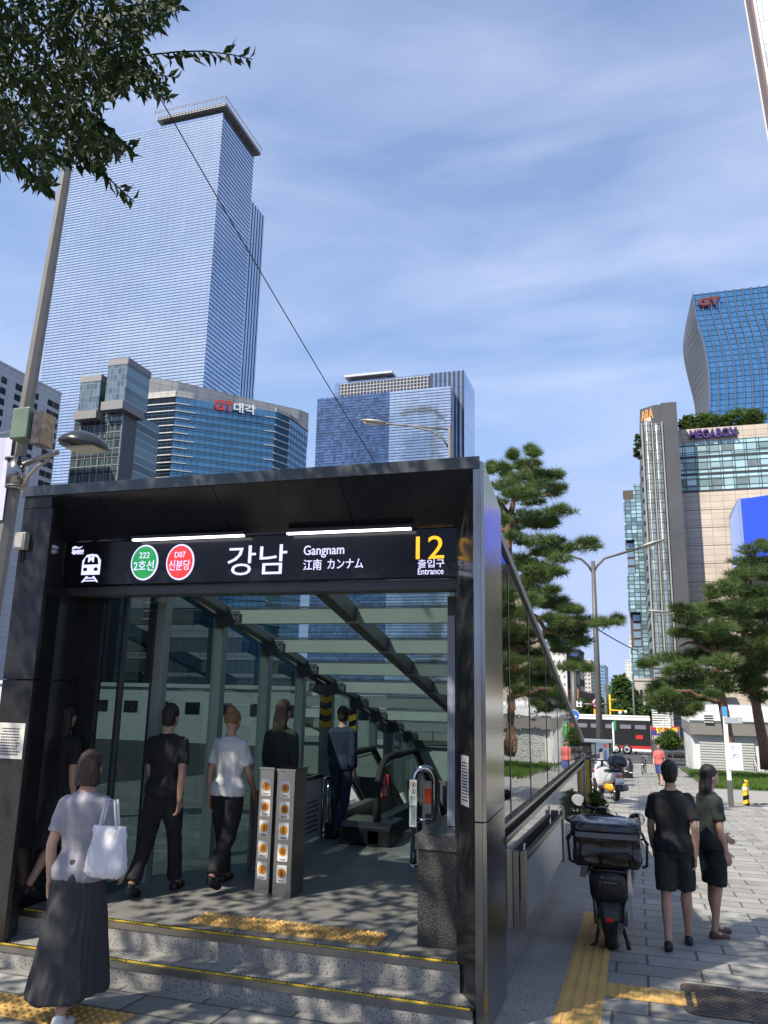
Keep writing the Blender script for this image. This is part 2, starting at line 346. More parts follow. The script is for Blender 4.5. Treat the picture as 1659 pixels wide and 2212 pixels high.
p=sheet(HX1,3.2,-12,26,.03); sheet(-14,HX0-.4,-12,26,.03,p); sheet(HX0-.4,HX1,-12,5.3,.03,p); sheet(-14,2.4,26,60,.03,p)
struct('pavement',p,PAVE)
struct('wall_border_paving',sheet(-.95,-.58,4.0,15.6,.036),KERB)
t=sheet(-.58,-.29,3.0,8.9,.034)
sheet(-.29,.33,6.18,6.5,.034,t)
struct('tactile_paving',t,TACT)
nub=MB()
def nubs(x0,x1,y0,y1,z,st,bars=False):
    nx=max(1,int(round((x1-x0)/st))); ny=max(1,int(round((y1-y0)/st)))
    for i in range(nx):
        for j in range(ny):
            x=x0+(i+.5)*(x1-x0)/nx; y=y0+(j+.5)*(y1-y0)/ny; zz=z(y); r=st*.32
            if bars: nub.box(x-r*.55,x+r*.55,y-st*.47,y+st*.47,zz-.004,zz+.006)
            else: nub.add([(x+r*a,y+r*b,zz-.004) for a,b in((1,0),(.5,.87),(-.5,.87),(-1,0),(-.5,-.87),(.5,-.87))]+[(x+r*.6*a,y+r*.6*b,zz+.011) for a,b in((1,0),(.5,.87),(-.5,.87),(-1,0),(-.5,-.87),(.5,-.87))],[(6,7,8,9,10,11)]+[(k,(k+1)%6,6+(k+1)%6,6+k) for k in range(6)])
nubs(-.58,-.29,3.0,8.9,lambda y:gz(y)+.034,.072,True); nubs(-.29,.33,6.18,6.5,lambda y:gz(y)+.034,.072,True)
struct('tactile_ridges',nub,TACT)
struct('street_tactile_paving',sheet(-6,-2.95,4.28,4.62,.034),TACT)
nub=MB(); nubs(-6,-2.95,4.28,4.62,lambda y:gz(y)+.034,.06); struct('street_tactile_studs',nub,TACT)
struct('side_paving',sheet(3.2,16,-12,26,.03),PAVEL)
struct('kerb_strip',sheet(2.05,2.32,2,26,.036),KERB)
struct('driveway',sheet(2.4,30,26,32.6,.05,th=.3),CONC)
struct('kerb',sheet(2.4,30,25.82,26,.07,th=.3),mat('kerb stone',(.33,.29,.2),.8,var=.2,vscale=3))
struct('lawn',sheet(2.4,30,32.6,52,.09,th=.4),EARTH)
struct('road',sheet(-120,120,62,112,.02),ASPH)
ml=MB()
for k in range(-30,30): sheet(k*4,k*4+2.2,86.9,87.1,.03,ml)
sheet(-120,120,64.2,64.4,.03,ml); sheet(-120,120,109.6,109.8,.03,ml)
struct('road_markings',ml,mat('road paint',(.62,.62,.6),.7,var=.2))

# ---------------------------------------------------------------- subway entrance
FL=-1.69; XL,XR=-4.69,-.93
ent=thing('subway_entrance','black granite and glass subway entrance with lit station sign and stone steps','subway entrance',(-2.8,5.1,-2.03))
def roofz(Y): return 1.19-.215*(Y-5.82)
m=MB(); m.box(XL+.2,-1.12,5.36,9.35,FL-.3,FL)
m.build('floor',grid_mat('entrance floor',(.20,.195,.18),(.06,.06,.06),1.15,1.15,.006,'XY',0,.06,.42,.16,2.2,.2,speck=.25,spec=.5,spots=2.2),ent)
def step(x0,x1,y0,y1,z0,z1):
    m=MB(); xs=[x0]
    for q in (-3.95,-2.83,-1.72): 
        q+=random.uniform(-.15,.15)
        if x0<q<x1: xs.append(q)
    xs.append(x1)
    for a,b in zip(xs,xs[1:]): m.box(a+.0015,b-.0015,y0,y1,z0,z1)
    s=m.build('step',STEPM,ent)
    n=MB(); n.box(x0,x1,y0-.008,y0+.055,z1-.035,z1+.004); n.build('metal_edge',STEELD,s)
    n=MB(); k=x0+.03
    while k<x1-.05:
        n.box(k,min(k+.58,x1-.02),y0+.014,y0+.030,z1+.004,z1+.009); k+=.59
    n.build('yellow_strip',YEL,s)
    n=MB(); k=x0+.03
    while k<x1-.05: n.box(k,k+.016,y0+.033,y0+.05,z1+.004,z1+.009); k+=.03
    n.build('black_studs',BLACK,s)
step(XL+.12,-.99,5.07,5.36,-2.3,-1.85)
step(XL+.2,-1.12,5.33,5.362,-1.85,FL)
# tactile tiles on the entrance floor
f=MB(); f.box(-3.16,-1.72,5.5,5.77,FL+.001,FL+.006); nub=f; nubs(-3.16,-1.72,5.5,5.77,lambda y:FL+.007,.056); f.build('tactile_tiles',TACT,ent,fix=False)
# left pillar: two stacked granite blocks, splayed inside face
lp=[(XL,5.1),(-4.40,5.1),(-4.40,5.14),(-4.55,5.48),(-4.55,5.9),(XL,5.9)]
m=MB(); m.prism(lp,-2.3,-.004); m.prism(lp,.004,1.36); m.box(XL,-4.42,5.102,5.3,1.36,1.452); m.box(XL+.02,-4.57,5.12,5.88,-.01,.01); m.build('pillar',GRAN,ent,bevel=.004,seg=1)
# right corner pillar
rp=[(-.975,5.115),(-.955,5.115),(-.935,5.145),(-.935,5.86),(-1.16,5.86),(-1.16,5.42)]
m=MB(); m.prism(rp,-2.3,1.37); m.build('pillar',GRAN,ent)
for z0,z1 in ((-2.2,-.808),(-.80,1.50)):
    m=MB(); m.box(-.978,-.93,5.098,5.113,z0,z1); m.build('steel_cover',STEEL,ent,bevel=.002,seg=1)
    m=MB(); zt=lambda y: (z1 if z1<0 else 1.515-.24*(y-5.1))
    m.add([(-.928,5.10,z0),(-.908,5.125,z0),(-.908,5.36,z0),(-.93,5.36,z0),(-.928,5.10,zt(5.1)),(-.908,5.125,zt(5.12)),(-.908,5.36,zt(5.36)),(-.93,5.36,zt(5.36))],[(0,1,2,3),(4,5,6,7),(0,1,5,4),(1,2,6,5),(2,3,7,6),(3,0,4,7)]); m.build('steel_cover',STEEL,ent)
    m=MB(); m.add([(-.930,5.366,z0),(-.910,5.366,z0),(-.910,5.86,z0),(-.93,5.86,z0),(-.930,5.366,zt(5.366)),(-.910,5.366,zt(5.366)),(-.910,5.86,zt(5.86)),(-.93,5.86,zt(5.86))],[(0,1,2,3),(4,5,6,7),(0,1,5,4),(1,2,6,5),(2,3,7,6),(3,0,4,7)]); m.build('steel_cover',STEEL,ent)
# fascia and splayed soffit in four panels
xs=[XL,-4.0,-2.97,-1.95,-.955]
fm=mat('dark canopy panels',(.012,.014,.018),.13,var=.2,vscale=2,speck=(.022,.024,.027),speckscale=120,spec=.45)
for a,b in zip(xs,xs[1:]):
    m=MB(); m.prismX([(5.1,1.53),(5.1,1.455),(5.49,1.145),(5.72,1.145),(5.9,1.36)],a+.003,b-.003); m.build('canopy_panel',fm,ent)
m=MB(); m.box(XL-.01,-.93,5.085,5.098,1.46,1.545); m.box(XL-.01,-.95,5.098,5.3,1.531,1.545); m.build('canopy_edge',mat('dark grey metal',(.09,.10,.105),.35,metal=.6,var=.05),ent,bevel=.002,seg=1)
# lintel frame under the sign
m=MB(); m.box(-4.548,-1.165,5.56,5.76,.70,.776); m.build('lintel',mat('dark frame paint',(.05,.055,.058),.4,var=.06),ent,bevel=.004,seg=1)
# left glazed wall, roof beams, roof glass
YK=[5.8,6.4,7.5,8.63,9.7,10.75,11.8,12.8,13.8,14.8,15.6]
PX0,PX1=-4.20,-4.08
hz=gz
for i,y in enumerate(YK):
    if i==0: continue
    m=MB(); zt=roofz(y)-.06; zb=FL if y<9.3 else max(-2.6,gz(y)-.3)
    m.box(PX0,PX1,y-.055,y+.055,zb,zt-.02); p=m.build('wall_post',FRAME,ent,bevel=.005,seg=1)
    m=MB(); m.prismY([(PX0+.01,zt-.02),(PX1+.18,zt-.02),(PX1+.18,zt-.13),(PX1,zt-.2),(PX0+.01,zt-.2)],y-.062,y-.056); 
    for bz,bx in ((zt-.05,PX1+.05),(zt-.05,PX1+.13),(zt-.11,PX1+.05),(zt-.11,PX1+.13)): m.cyl((bx,y-.072,bz),(bx,y-.06,bz),.012,8)
    m.build('bracket_plate',mat('dark bracket',(.06,.07,.07),.4),p)
    if i>1:
        m=MB(); m.box(PX1,-1.0,y-.035,y+.035,zt-.155,zt); b=m.build('roof_beam',FRAME,ent,bevel=.004,seg=1)
        m=MB(); m.box(PX1,-1.0,y-.045,y-.036,zt+.005,zt+.02); m.build('glazing_bar',mat('dark bracket',(.06,.07,.07),.4),b)
    if i in (5,6):
        m=MB(); zz=-.05-.28*(i-5)
        for k in range(6):
            m.mat(k%2); m.quad((PX1+.002,y-.058,zz-.5+k*.085),(PX1-.11,y-.058,zz-.5+k*.085-.04),(PX1-.11,y-.058,zz-.5+k*.085+.045),(PX1+.002,y-.058,zz-.5+(k+1)*.085))
        m.build('hazard_tape',[YELL,BLACK],p)
m=MB()
def slope_bar(x0,x1,off0,off1,ya,yb):
    m.add([(x0,ya,roofz(ya)+off0),(x1,ya,roofz(ya)+off0),(x1,yb,roofz(yb)+off0),(x0,yb,roofz(yb)+off0),(x0,ya,roofz(ya)+off1),(x1,ya,roofz(ya)+off1),(x1,yb,roofz(yb)+off1),(x0,yb,roofz(yb)+off1)],[(0,3,2,1),(4,5,6,7),(0,1,5,4),(1,2,6,5),(2,3,7,6),(3,0,4,7)])
slope_bar(-2.74,-2.62,-.20,-.045,5.78,15.6); m.build('ridge_purlin',mat('dark frame green',(.09,.105,.10),.4,var=.06),ent)
m=MB(); slope_bar(PX0-.01,PX1+.03,-.12,-.03,5.78,15.6); m.build('eave_beam',mat('dark frame green',(.09,.105,.10),.4,var=.06),ent)
m=MB(); slope_bar(-1.12,-1.0,-.16,-.03,5.78,15.6); m.build('eave_beam',mat('dark frame green',(.09,.105,.10),.4,var=.06),ent)
for a,b in zip(YK,YK[1:]):
    for x0,x1 in ((PX1,-2.69),(-2.67,-1.0)):
        m=MB(); m.quad((x0,a+.01,roofz(a)-.02),(x1,a+.01,roofz(a)-.02),(x1,b-.01,roofz(b)-.02),(x0,b-.01,roofz(b)-.02)); m.build('roof_glass',GLASSR,ent)
    m=MB(); xg=PX0+.03; m.quad((xg,a+.05,FL-.2),(xg,b-.05,FL-.2),(xg,b-.05,roofz(b)-.12),(xg,a+.05,roofz(a)-.12)); m.build('wall_glass',GLASSW,ent)
    m=MB(); m.box(xg-.02,xg+.03,a+.056,a+.09,FL-.2,roofz(a)-.15); m.build('glass_frame',mat('dark frame paint',(.05,.055,.058),.4,var=.06),ent)
m=MB(); m.box(-4.56,-4.35,5.80,5.86,FL-.3,.9); m.build('side_panel',GRAN,ent)
m=MB(); m.quad((-4.35,5.83,FL-.2),(-4.17,5.83,FL-.2),(-4.17,5.83,1.0),(-4.35,5.83,1.0)); m.build('wall_glass',GLASSW,ent)
# right side wall: granite base, dark ledge rails, mirror panels, sloping trim
def ledz(y): return -.936-.0242*(y-5.88)
YM=[5.868,6.44,7.70,9.2,10.55,12.1,13.45,14.55,15.45]
for a,b in zip(YM,YM[1:]):
    m=MB(); m.add([(-.95,a+.014,ledz(a)),(-.95,b-.014,ledz(b)),(-.95,b-.014,roofz(b)-.03),(-.95,a+.014,roofz(a)-.03),(-.98,a+.014,ledz(a)),(-.98,b-.014,ledz(b)),(-.98,b-.014,roofz(b)-.03),(-.98,a+.014,roofz(a)-.03)],[(0,1,2,3),(4,7,6,5),(0,4,5,1),(1,5,6,2),(2,6,7,3),(3,7,4,0)]); m.build('mirror_panel',MIRROR,ent)
m=MB()
for y in YM[1:-1]: m=MB(); m.box(-.953,-.946,y-.013,y+.013,ledz(y),roofz(y)-.05); m.build('panel_joint',BLACK,ent)
m=MB(); m.box(-1.02,-.982,5.868,15.45,-1.2,-1.1); m.add([(-1.0,5.868,-1.2),(-1.0,15.45,-1.2),(-1.0,15.45,roofz(15.45)-.05),(-1.0,5.868,roofz(5.868)-.05)],[(0,1,2,3)]); m.build('wall_backing',mat('dark frame paint',(.05,.055,.058),.4),ent)
m=MB(); slope_bar(-1.0,-.925,-.03,.045,5.868,15.55); m.build('slope_trim',mat('dark grey metal',(.09,.10,.105),.35,metal=.6),ent,bevel=.004,seg=1)
m=MB()
for dx,dz,h in ((.035,0,.03),(.055,-.075,.045)):
    a,b=5.87,15.5; m.add([(-.99,a,ledz(a)+dz-h),(-.95+dx,a,ledz(a)+dz-h),(-.95+dx,b,ledz(b)+dz-h),(-.99,b,ledz(b)+dz-h),(-.99,a,ledz(a)+dz),(-.95+dx,a,ledz(a)+dz),(-.95+dx,b,ledz(b)+dz),(-.99,b,ledz(b)+dz)],[(0,3,2,1),(4,5,6,7),(0,1,5,4),(1,2,6,5),(2,3,7,6),(3,0,4,7)])
m.build('ledge_rail',mat('dark steel rail',(.10,.10,.10),.22,metal=.9,var=.1),ent,bevel=.006,seg=2)
yb=[5.868,7.1,8.4,9.7,11.0,12.3,13.6,15.5]
pb=mat('polished base granite',(.125,.115,.10),.05,var=.12,vscale=3,speck=(.10,.10,.095),speckscale=120,spec=.6,coat=.8)
for a,b in zip(yb,yb[1:]):
    m=MB(); a2,b2=a+.003,b-.003
    m.add([(-.945,a2,-3.1),(-.945,b2,-3.1),(-.945,b2,ledz(b)-.11),(-.945,a2,ledz(a)-.11),(-1.0,a2,-3.1),(-1.0,b2,-3.1),(-1.0,b2,ledz(b)-.11),(-1.0,a2,ledz(a)-.11)],[(0,1,2,3),(4,7,6,5),(0,4,5,1),(1,5,6,2),(2,6,7,3),(3,7,4,0)]); m.build('base_slab',pb,ent)
m=MB(); m.box(-1.02,-.915,15.452,15.56,-3.1,ledz(15.5)+.05); m.build('end_post',STEELD,ent,bevel=.006)
# inner plinth with cap and pale post
m=MB(); m.box(-1.47,-1.165,5.6,7.0,FL,-1.085); p=m.build('plinth',GRANP,ent,bevel=.004,seg=1)
m=MB(); m.box(-1.49,-1.16,5.585,7.02,-1.083,-.985); m.build('cap_stone',mat('plinth cap granite',(.07,.07,.068),.12,var=.4,vscale=9,speck=(.16,.16,.155),speckscale=110,spec=.5),p,bevel=.006,seg=2)
m=MB(); m.box(-1.355,-1.25,6.0,6.25,-.984,.70); p=m.build('inner_post',mat('dark frame paint',(.05,.055,.058),.4),ent)
m=MB(); m.box(-1.352,-1.292,5.985,5.998,-.983,.55); m.build('pale_cover',BLUEP,p,bevel=.002,seg=1)
# stair shaft
wm=mat('shaft wall tiles',(.06,.065,.065),.35,var=.15,vscale=2)
m=MB(); m.box(-4.25,-1.02,16.3,16.5,-9,-1.75); m.box(-4.3,-4.01,8.0,16.3,-9,-2.2); m.box(-1.2,-1.02,9.35,16.3,-9,-1.2); m.box(-3.5,-1.2,9.34,9.36,-9,FL-.3); m.build('shaft_wall',wm,ent)
m=MB()
for k in range(22):
    y=9.36+k*.29; m.box(-4.0,-3.52,y,y+.30,FL-.16*(k+1)-.25,FL-.16*(k+1))
m.build('stair_flight',STEPM,ent)
m=MB()
for k in range(16):
    y=9.36+k*.36; m.box(-2.35,-1.21,y,y+.37,FL-.2*(k+1)-.25,FL-.2*(k+1))
m.build('stair_flight',STEPM,ent)
m=MB(); m.box(-3.6,-2.36,9.6,16.3,-9,-8.8); m.quad((-3.5,9.37,FL-.32),(-2.36,9.37,FL-.32),(-2.36,16.3,-5.6),(-3.5,16.3,-5.6)); m.build('escalator_steps',mat('escalator tread',(.08,.08,.08),.4,metal=.7),ent)
m=MB(); m.box(-4.1,-1.05,15.62,15.7,-1.75,-.98); m.build('end_beam',FRAME,ent)

# ---------------------------------------------------------------- station sign
YS=5.478
sg=thing('station_sign','long black lit station sign with white and yellow lettering above the entrance','sign',(-2.85,5.6,.96))
m=MB(); m.box(-4.545,-1.165,5.495,5.545,.78,1.142); m.build('sign_board',mat('sign face',(.012,.012,.014),.18,spec=.35),sg,bevel=.004,seg=1)
m=MB(); m.box(-4.5,-1.2,5.546,5.72,.8,1.13); m.build('housing',BLACK,sg)
def sq(px,py): q=aty(px,py,5.49); return q.x,q.z
def st(name,s,a,b,m,bold=0):
    (u0,v1),(u1,v0)=sq(*a),sq(*b); return lettering(sg,name,s,m,(0,5.492,0),(1,0,0),(0,0,1),u0,u1,v0,v1,.006,bold)
st('lettering','강남',(494,1180),(618,1240),LITW,.0)
st('lettering','Gangnam',(657,1179),(743,1203),LITW,.0)
st('lettering','江南',(656,1209),(694,1231),LITW,.0)
st('lettering','カンナム',(708,1208),(784,1227),LITW,.0)
st('exit_number','12',(899,1159),(959,1206),LITY,.0)
st('lettering','출입구',(903,1209),(960,1225),LITW,.0)
st('lettering','Entrance',(903,1228),(958,1240),LITW,.0)
for cx,cy,cm,t1,t2 in ((312,1215,LITG,'222','2호선'),(389,1214,LITR,'D07','신분당')):
    x,z=sq(cx,cy); r=.128
    m=MB(); slab(m,disc((x,5.493,z),(1,0,0),(0,0,1),r,48,.146),(0,-1,0),.003); b=m.build('line_badge',LITW,sg)
    m=MB(); slab(m,disc((x,5.4885,z),(1,0,0),(0,0,1),r-.013,48,.133),(0,-1,0),.003); m.build('badge_face',cm,b)
    lettering(b,'lettering',t1,LITW,(x,5.484,z),(1,0,0),(0,0,1),-.048,.048,.035,.083,.003,.0)
    lettering(b,'lettering',t2,LITW,(x,5.484,z),(1,0,0),(0,0,1),-.095,.095,-.068,.016,.003,.004)
# train pictogram
x0,zb=sq(175,1242); x1,zt=sq(219,1196); cx=(x0+x1)/2; W_=x1-x0
m=MB(); slab(m,[(cx+u,5.493,v) for u,v in [(-W_/2,zb),(-W_/2,zb+.12),(-W_/2+.012,zt-.04),(-W_/2+.04,zt-.006),(0,zt),(W_/2-.04,zt-.006),(W_/2-.012,zt-.04),(W_/2,zb+.12),(W_/2,zb)][::-1]],(0,-1,0),.003); tr=m.build('train_symbol',LITW,sg)
m=MB(); DK=mat('sign face',(.012,.012,.014),.18)
slab(m,[(cx+u,5.4885,v) for u,v in [(-.072,zb+.085),(-.06,zt-.035),(-.03,zt-.02),(.03,zt-.02),(.06,zt-.035),(.072,zb+.085)][::-1]],(0,-1,0),.003)
for u in (-.052,.052): slab(m,[(cx+u+a,5.4885,zb+.045+b) for a,b in rrect(-.017,.017,-.014,.014,.007,3)],(0,-1,0),.003)
m.build('train_window',DK,tr)
lettering(tr,'lettering','M',LITW,(cx,5.4845,0),(1,0,0),(0,0,1),-.028,.028,zb+.105,zb+.16,.003,.02)
m=MB()
for (a,b,c_,d) in ((-.03,zb-.012,-.075,zb-.062),(.03,zb-.012,.075,zb-.062)):
    slab(m,[(cx+a-.008,5.493,b),(cx+a+.008,5.493,b),(cx+c_+.008,5.493,d),(cx+c_-.008,5.493,d)],(0,-1,0),.003)
for z,w2 in ((zb-.028,.045),(zb-.05,.065)): slab(m,[(cx-w2,5.493,z-.005),(cx+w2,5.493,z-.005),(cx+w2,5.493,z+.005),(cx-w2,5.493,z+.005)],(0,-1,0),.003)
m.build('rail_symbol',LITW,tr)
m=MB(); x,z=sq(165,1186)
slab(m,[(x+u,5.493,z+v) for u,v in ((-.045,-.005),(-.04,.018),(-.01,.026),(.02,.014),(.06,.022),(.03,.004),(0,.006),(-.025,.006))],(0,-1,0),.003); lg=m.build('swoosh_emblem',LITW,sg)
st('lettering','서울시설공단',(156,1188),(180,1197),LITW,.01)
# tube lamps under the canopy
for a,b,lb in ((-3.86,-2.84,'lit tube lamp under the canopy above the two round line badges'),(-2.49,-1.49,'lit tube lamp under the canopy above the word Gangnam')):
    t=thing('tube_lamp',lb,'lamp',((a+b)/2,5.42,1.15),'tube lamps above the station sign')
    m=MB(); m.box(a,b,5.405,5.45,1.138,1.16); m.build('lamp_housing',BLACK,t)
    m=MB(); m.box(a+.01,b-.01,5.412,5.443,1.124,1.137); m.build('lamp_tube',TUBE,t)

# ---------------------------------------------------------------- buildings
def curtain(name,col,bw,bh,axes='XZ',rough=.06,var=.12,tilt=.012,joint=None,metal=.85,mortar=None):
    return grid_mat(name,col,joint or [c*.35 for c in col],bw,bh,mortar if mortar else bh*.03,axes,0,var,rough,.05,.05,0,metal,.5,tilt=tilt)
LINE=mat('dark facade line',(.035,.045,.06),.4)
CONCW=mat('white cladding',(.62,.62,.60),.6,var=.06,vscale=.3)
DGREY=mat('dark grey cladding',(.085,.088,.092),.45,var=.1,vscale=.2)
def hbands(mb,x0,x1,y,z0,z1,st,h,out):
    z=z1-st
    while z>z0: mb.box(x0,x1,y-out,y+.05,z,z+h); z-=st
def ybands(mb,x,y0,y1,z0,z1,st,h,out):
    z=z1-st
    while z>z0: mb.box(x-.05,x+out,y0,y1,z,z+h); z-=st
# tall glass tower
D=260; c=aty(482,243,D); XC,ZT=c.x,c.z; yb1=atx(549,327,XC).y; q=atx(571,469,XC); yb2,z2=q.y,q.z; XLf=aty(97,750,D).x
t=thing('glass_tower','tallest sky-blue glass tower with fine horizontal lines and a flat roof canopy','building',(XC-20,D,-8))
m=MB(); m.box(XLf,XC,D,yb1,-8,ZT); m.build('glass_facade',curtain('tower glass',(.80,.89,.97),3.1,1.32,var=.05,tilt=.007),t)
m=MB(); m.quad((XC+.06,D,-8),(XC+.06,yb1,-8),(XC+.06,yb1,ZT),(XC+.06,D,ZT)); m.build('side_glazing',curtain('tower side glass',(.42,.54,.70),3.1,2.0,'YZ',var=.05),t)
m=MB(); hbands(m,XLf-.1,XC+.1,D,-8,ZT,1.32,.24,.07); m.build('floor_lines',LINE,t)
m=MB(); ybands(m,XC+.06,D,yb1,-8,ZT,2.0,.34,.12); m.build('floor_lines',LINE,t)
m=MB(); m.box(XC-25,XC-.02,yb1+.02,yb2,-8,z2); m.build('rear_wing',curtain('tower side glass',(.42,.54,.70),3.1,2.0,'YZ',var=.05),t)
m=MB()
y=yb1+2
while y<yb2: m.box(XC-.05,XC+.18,y,y+.22,-8,z2); y+=2.6
m.build('fins',LINE,t)
xa=aty(336,248,D-3).x
m=MB(); m.box(xa,XC+2.2,D-1.9,yb1+2.5,ZT+1.6,ZT+3.1); m.build('roof_canopy',mat('canopy grey',(.26,.265,.28),.5),t)
m=MB(); m.box(xa+2,XC-.5,D+.4,yb1-.5,ZT,ZT+1.59); m.build('parapet',DGREY,t)
m=MB()
for k in range(24):
    x=xa+(XC+2.4-xa)*k/23; m.box(x-.08,x+.08,D-3.4,D-3.25,ZT+3.1,ZT+5.2)
m.box(xa-.6,XC+3,D-3.45,D-3.2,ZT+5.1,ZT+5.25); m.box(xa-.6,XC+3,D-3.45,D-3.2,ZT+4.2,ZT+4.28)
for k in range(22):
    y=D-3.2+(yb1+6-D)*k/21; m.box(XC+2.5,XC+2.65,y-.08,y+.08,ZT+3.1,ZT+5.2)
m.box(XC+2.5,XC+2.65,D-3.4,yb1+3,ZT+5.1,ZT+5.25); m.box(XC+2.5,XC+2.65,D-3.4,yb1+3,ZT+4.2,ZT+4.28)
m.build('roof_railing',mat('rail grey',(.3,.31,.33),.6),t)

# pair of glass blocks in the middle
D=470; a=aty(686,862,D); b=aty(974,834,D); zt=b.z; X0,X1=a.x,b.x
t=thing('glass_office_tower','broad glass office tower with solar panel band rising over the entrance roof','building',((X0+X1)/2,D,-9))
xm=aty(842,848,D).x; yb=atx(988,880,X1).y
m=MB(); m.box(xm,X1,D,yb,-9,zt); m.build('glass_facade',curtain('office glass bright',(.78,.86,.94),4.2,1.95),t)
m=MB(); m.box(X0,xm-.02,D,yb,-9,zt); m.build('painted_reflection_glazing',curtain('office glass painted reflection',(.20,.29,.44),2.1,1.95,var=.35,tilt=.03),t)  # dark reflection of other towers painted into the tint of this part
m=MB(); hbands(m,X0-.1,X1+.2,D,-9,zt,1.95,.36,.2); ybands(m,X1,D,yb,-9,zt,1.95,.32,.15); m.build('floor_lines',LINE,t)
q=aty(1002,800,D+18); X1b,ztb=q.x,q.z; X0b=aty(723.5,829,D+18).x; ybb=atx(1025,847,X1b).y
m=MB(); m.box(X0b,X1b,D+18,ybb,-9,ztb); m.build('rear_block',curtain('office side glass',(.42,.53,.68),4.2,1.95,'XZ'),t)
m=MB(); x=aty(930,812,D+18).x
while x<X1b: m.box(x,x+1.5,D+17.5,D+18.05,-9,ztb); x+=3.1
m.build('fins',LINE,t)
xs0=aty(734,830,D+17).x; xs1=aty(927,815,D+17).x
m=MB(); m.box(xs0,xs1,D+16.6,D+17.9,zt+3,ztb-1.5); m.build('solar_panels',grid_mat('solar cells',(.025,.028,.04),(.42,.43,.45),2.4,2.4,.28,'XZ',0,.2,.3,.1,1,0),t)
m=MB(); m.box(aty(750,815,D+20).x,aty(852,808,D+20).x,D+14,D+34,ztb+2.0,ztb+3.6); m.box(aty(770,815,D+24).x,aty(840,808,D+24).x,D+20,D+32,ztb-.5,ztb+2); m.build('roof_plate',mat('canopy white',(.55,.56,.58),.5),t)

# faceted office block with red and white roof letters
Zt=aty(380.5,856.6,165).z
F=[atz(px,py,Zt) for px,py in ((307,863),(380.5,856.6),(595,889),(625,902),(664,932))]
F=[Vector((p.x,p.y,0)) for p in F]
t=thing('curved_office_block','faceted blue glass office block with red and white roof letters','building',(F[1].x,F[1].y+10,-7))
core=[(p.x,p.y) for p in F]; back=[(F[4].x*1.22-2,F[4].y*1.22),(F[0].x*1.32-2,F[0].y*1.32)]
m=MB(); m.prism(core+back,-7,Zt); 
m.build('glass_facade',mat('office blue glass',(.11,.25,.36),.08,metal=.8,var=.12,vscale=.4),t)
m=MB(); m.quad((F[0].x,F[0].y-.06,-7),(F[1].x,F[1].y-.06,-7),(F[1].x,F[1].y-.06,Zt-.1),(F[0].x,F[0].y-.06,Zt-.1)); m.build('dark_facet',mat('office glass painted dark reflection',(.012,.018,.026),.06,metal=.2,var=.3,vscale=.5),t)  # this facet's dark reflection is put into its glass colour
ml=MB(); wl=MB(); mu=MB()
def seg(mb,p,q,z,h,o,a=0,b=1):
    d=(q-p); n=Vector((d.y,-d.x,0)).normalized(); A=p+d*a+n*o*.5; B=p+d*b+n*o*.5; c_=(A+B)/2
    mb.obox((c_.x,c_.y,z+h/2),(B-A)/2,n*o*.5,(0,0,h/2))
for k in range(1,30):
    z=Zt-1.95*k
    if z<-6: break
    for i in range(4): seg(ml,F[i],F[i+1],z-.25,.30,.12); seg(ml,F[i],F[i+1],z-.75,.12,.12)
    seg(wl,F[0],F[1],z,.24,.35); seg(wl,F[1],F[2],z,.24,.35,0,.14 if k%2 else .2); seg(wl,F[2],F[3],z,.24,.35,0,1)
    if k%2: seg(wl,F[1],F[2],z,.2,.3,.9,1)
for i in range(4):
    L_=(F[i+1]-F[i]).length; n_=int(L_/1.6)
    for k in range(n_):
        p=F[i]+(F[i+1]-F[i])*(k/n_); mu.obox((p.x,p.y,(Zt-7)/2),(.05,0,0),(0,.06,0),(0,0,(Zt+6)/2))
ml.build('spandrel_lines',mat('blue spandrel',(.05,.10,.15),.3),t); wl.build('white_ledges',CONCW,t); mu.build('mullions',mat('blue spandrel',(.05,.10,.15),.3),t)
BEIGE=grid_mat('beige cladding',(.47,.45,.41),(.25,.24,.22),2.2,1.3,.05,'XZ',0,.05,.7,.08,.4,.1)
m=MB(); top=[]
Z2=Zt+6.5
G=[atz(px,py,Z2) for px,py in ((303,810),(385,824),(516,856),(645,884),(667,893))]
gp=[(p.x,p.y) for p in G]; m.prism(gp+[(gp[-1][0]*1.12-1,gp[-1][1]*1.12),(gp[0][0]*1.25-1,gp[0][1]*1.25)],Zt-3,Z2); m.build('crown_wall',BEIGE,t)

for i_,a_,b_,h_ in ((0,0,1,1.6),(1,0,.16,1.6),(2,0,1,1.0),(3,0,1,1.0)):
    m=MB(); seg(m,F[i_],F[i_+1],Zt-.05,h_,.3,a_,b_); m.build('parapet',BEIGE,t)
m=MB(); m.prism([(F[0].x-1.2,F[0].y+1),(F[0].x-.02,F[0].y+1),(F[0].x-.02,F[0].y+9),(F[0].x-1.2,F[0].y+9)],-7,Z2-1); m.build('pier',BEIGE,t)
d=(F[2]-F[1]).normalized(); nn=Vector((d.y,-d.x,0))
def onf(px,py):
    r=ray(px,py); P0=F[1]+nn*.5; tt=P0.dot(nn)/r.dot(nn); v=r*tt; return (v-P0).dot(d),v.z
for s_,pa,pb,mm in (('GT',(463,866),(503,887),emis('red letter',(.85,.05,.05),.25)),('대각',(505,870),(551,897),mat('letter white',(.85,.83,.76),.5))):
    (u0,v1),(u1,v0)=onf(*pa),onf(*pb); lettering(t,'roof_letters',s_,mm,F[1]+nn*.5,d,(0,0,1),u0,u1,(v0+v1)/2-1.35,(v0+v1)/2+1.35,.4,.02)

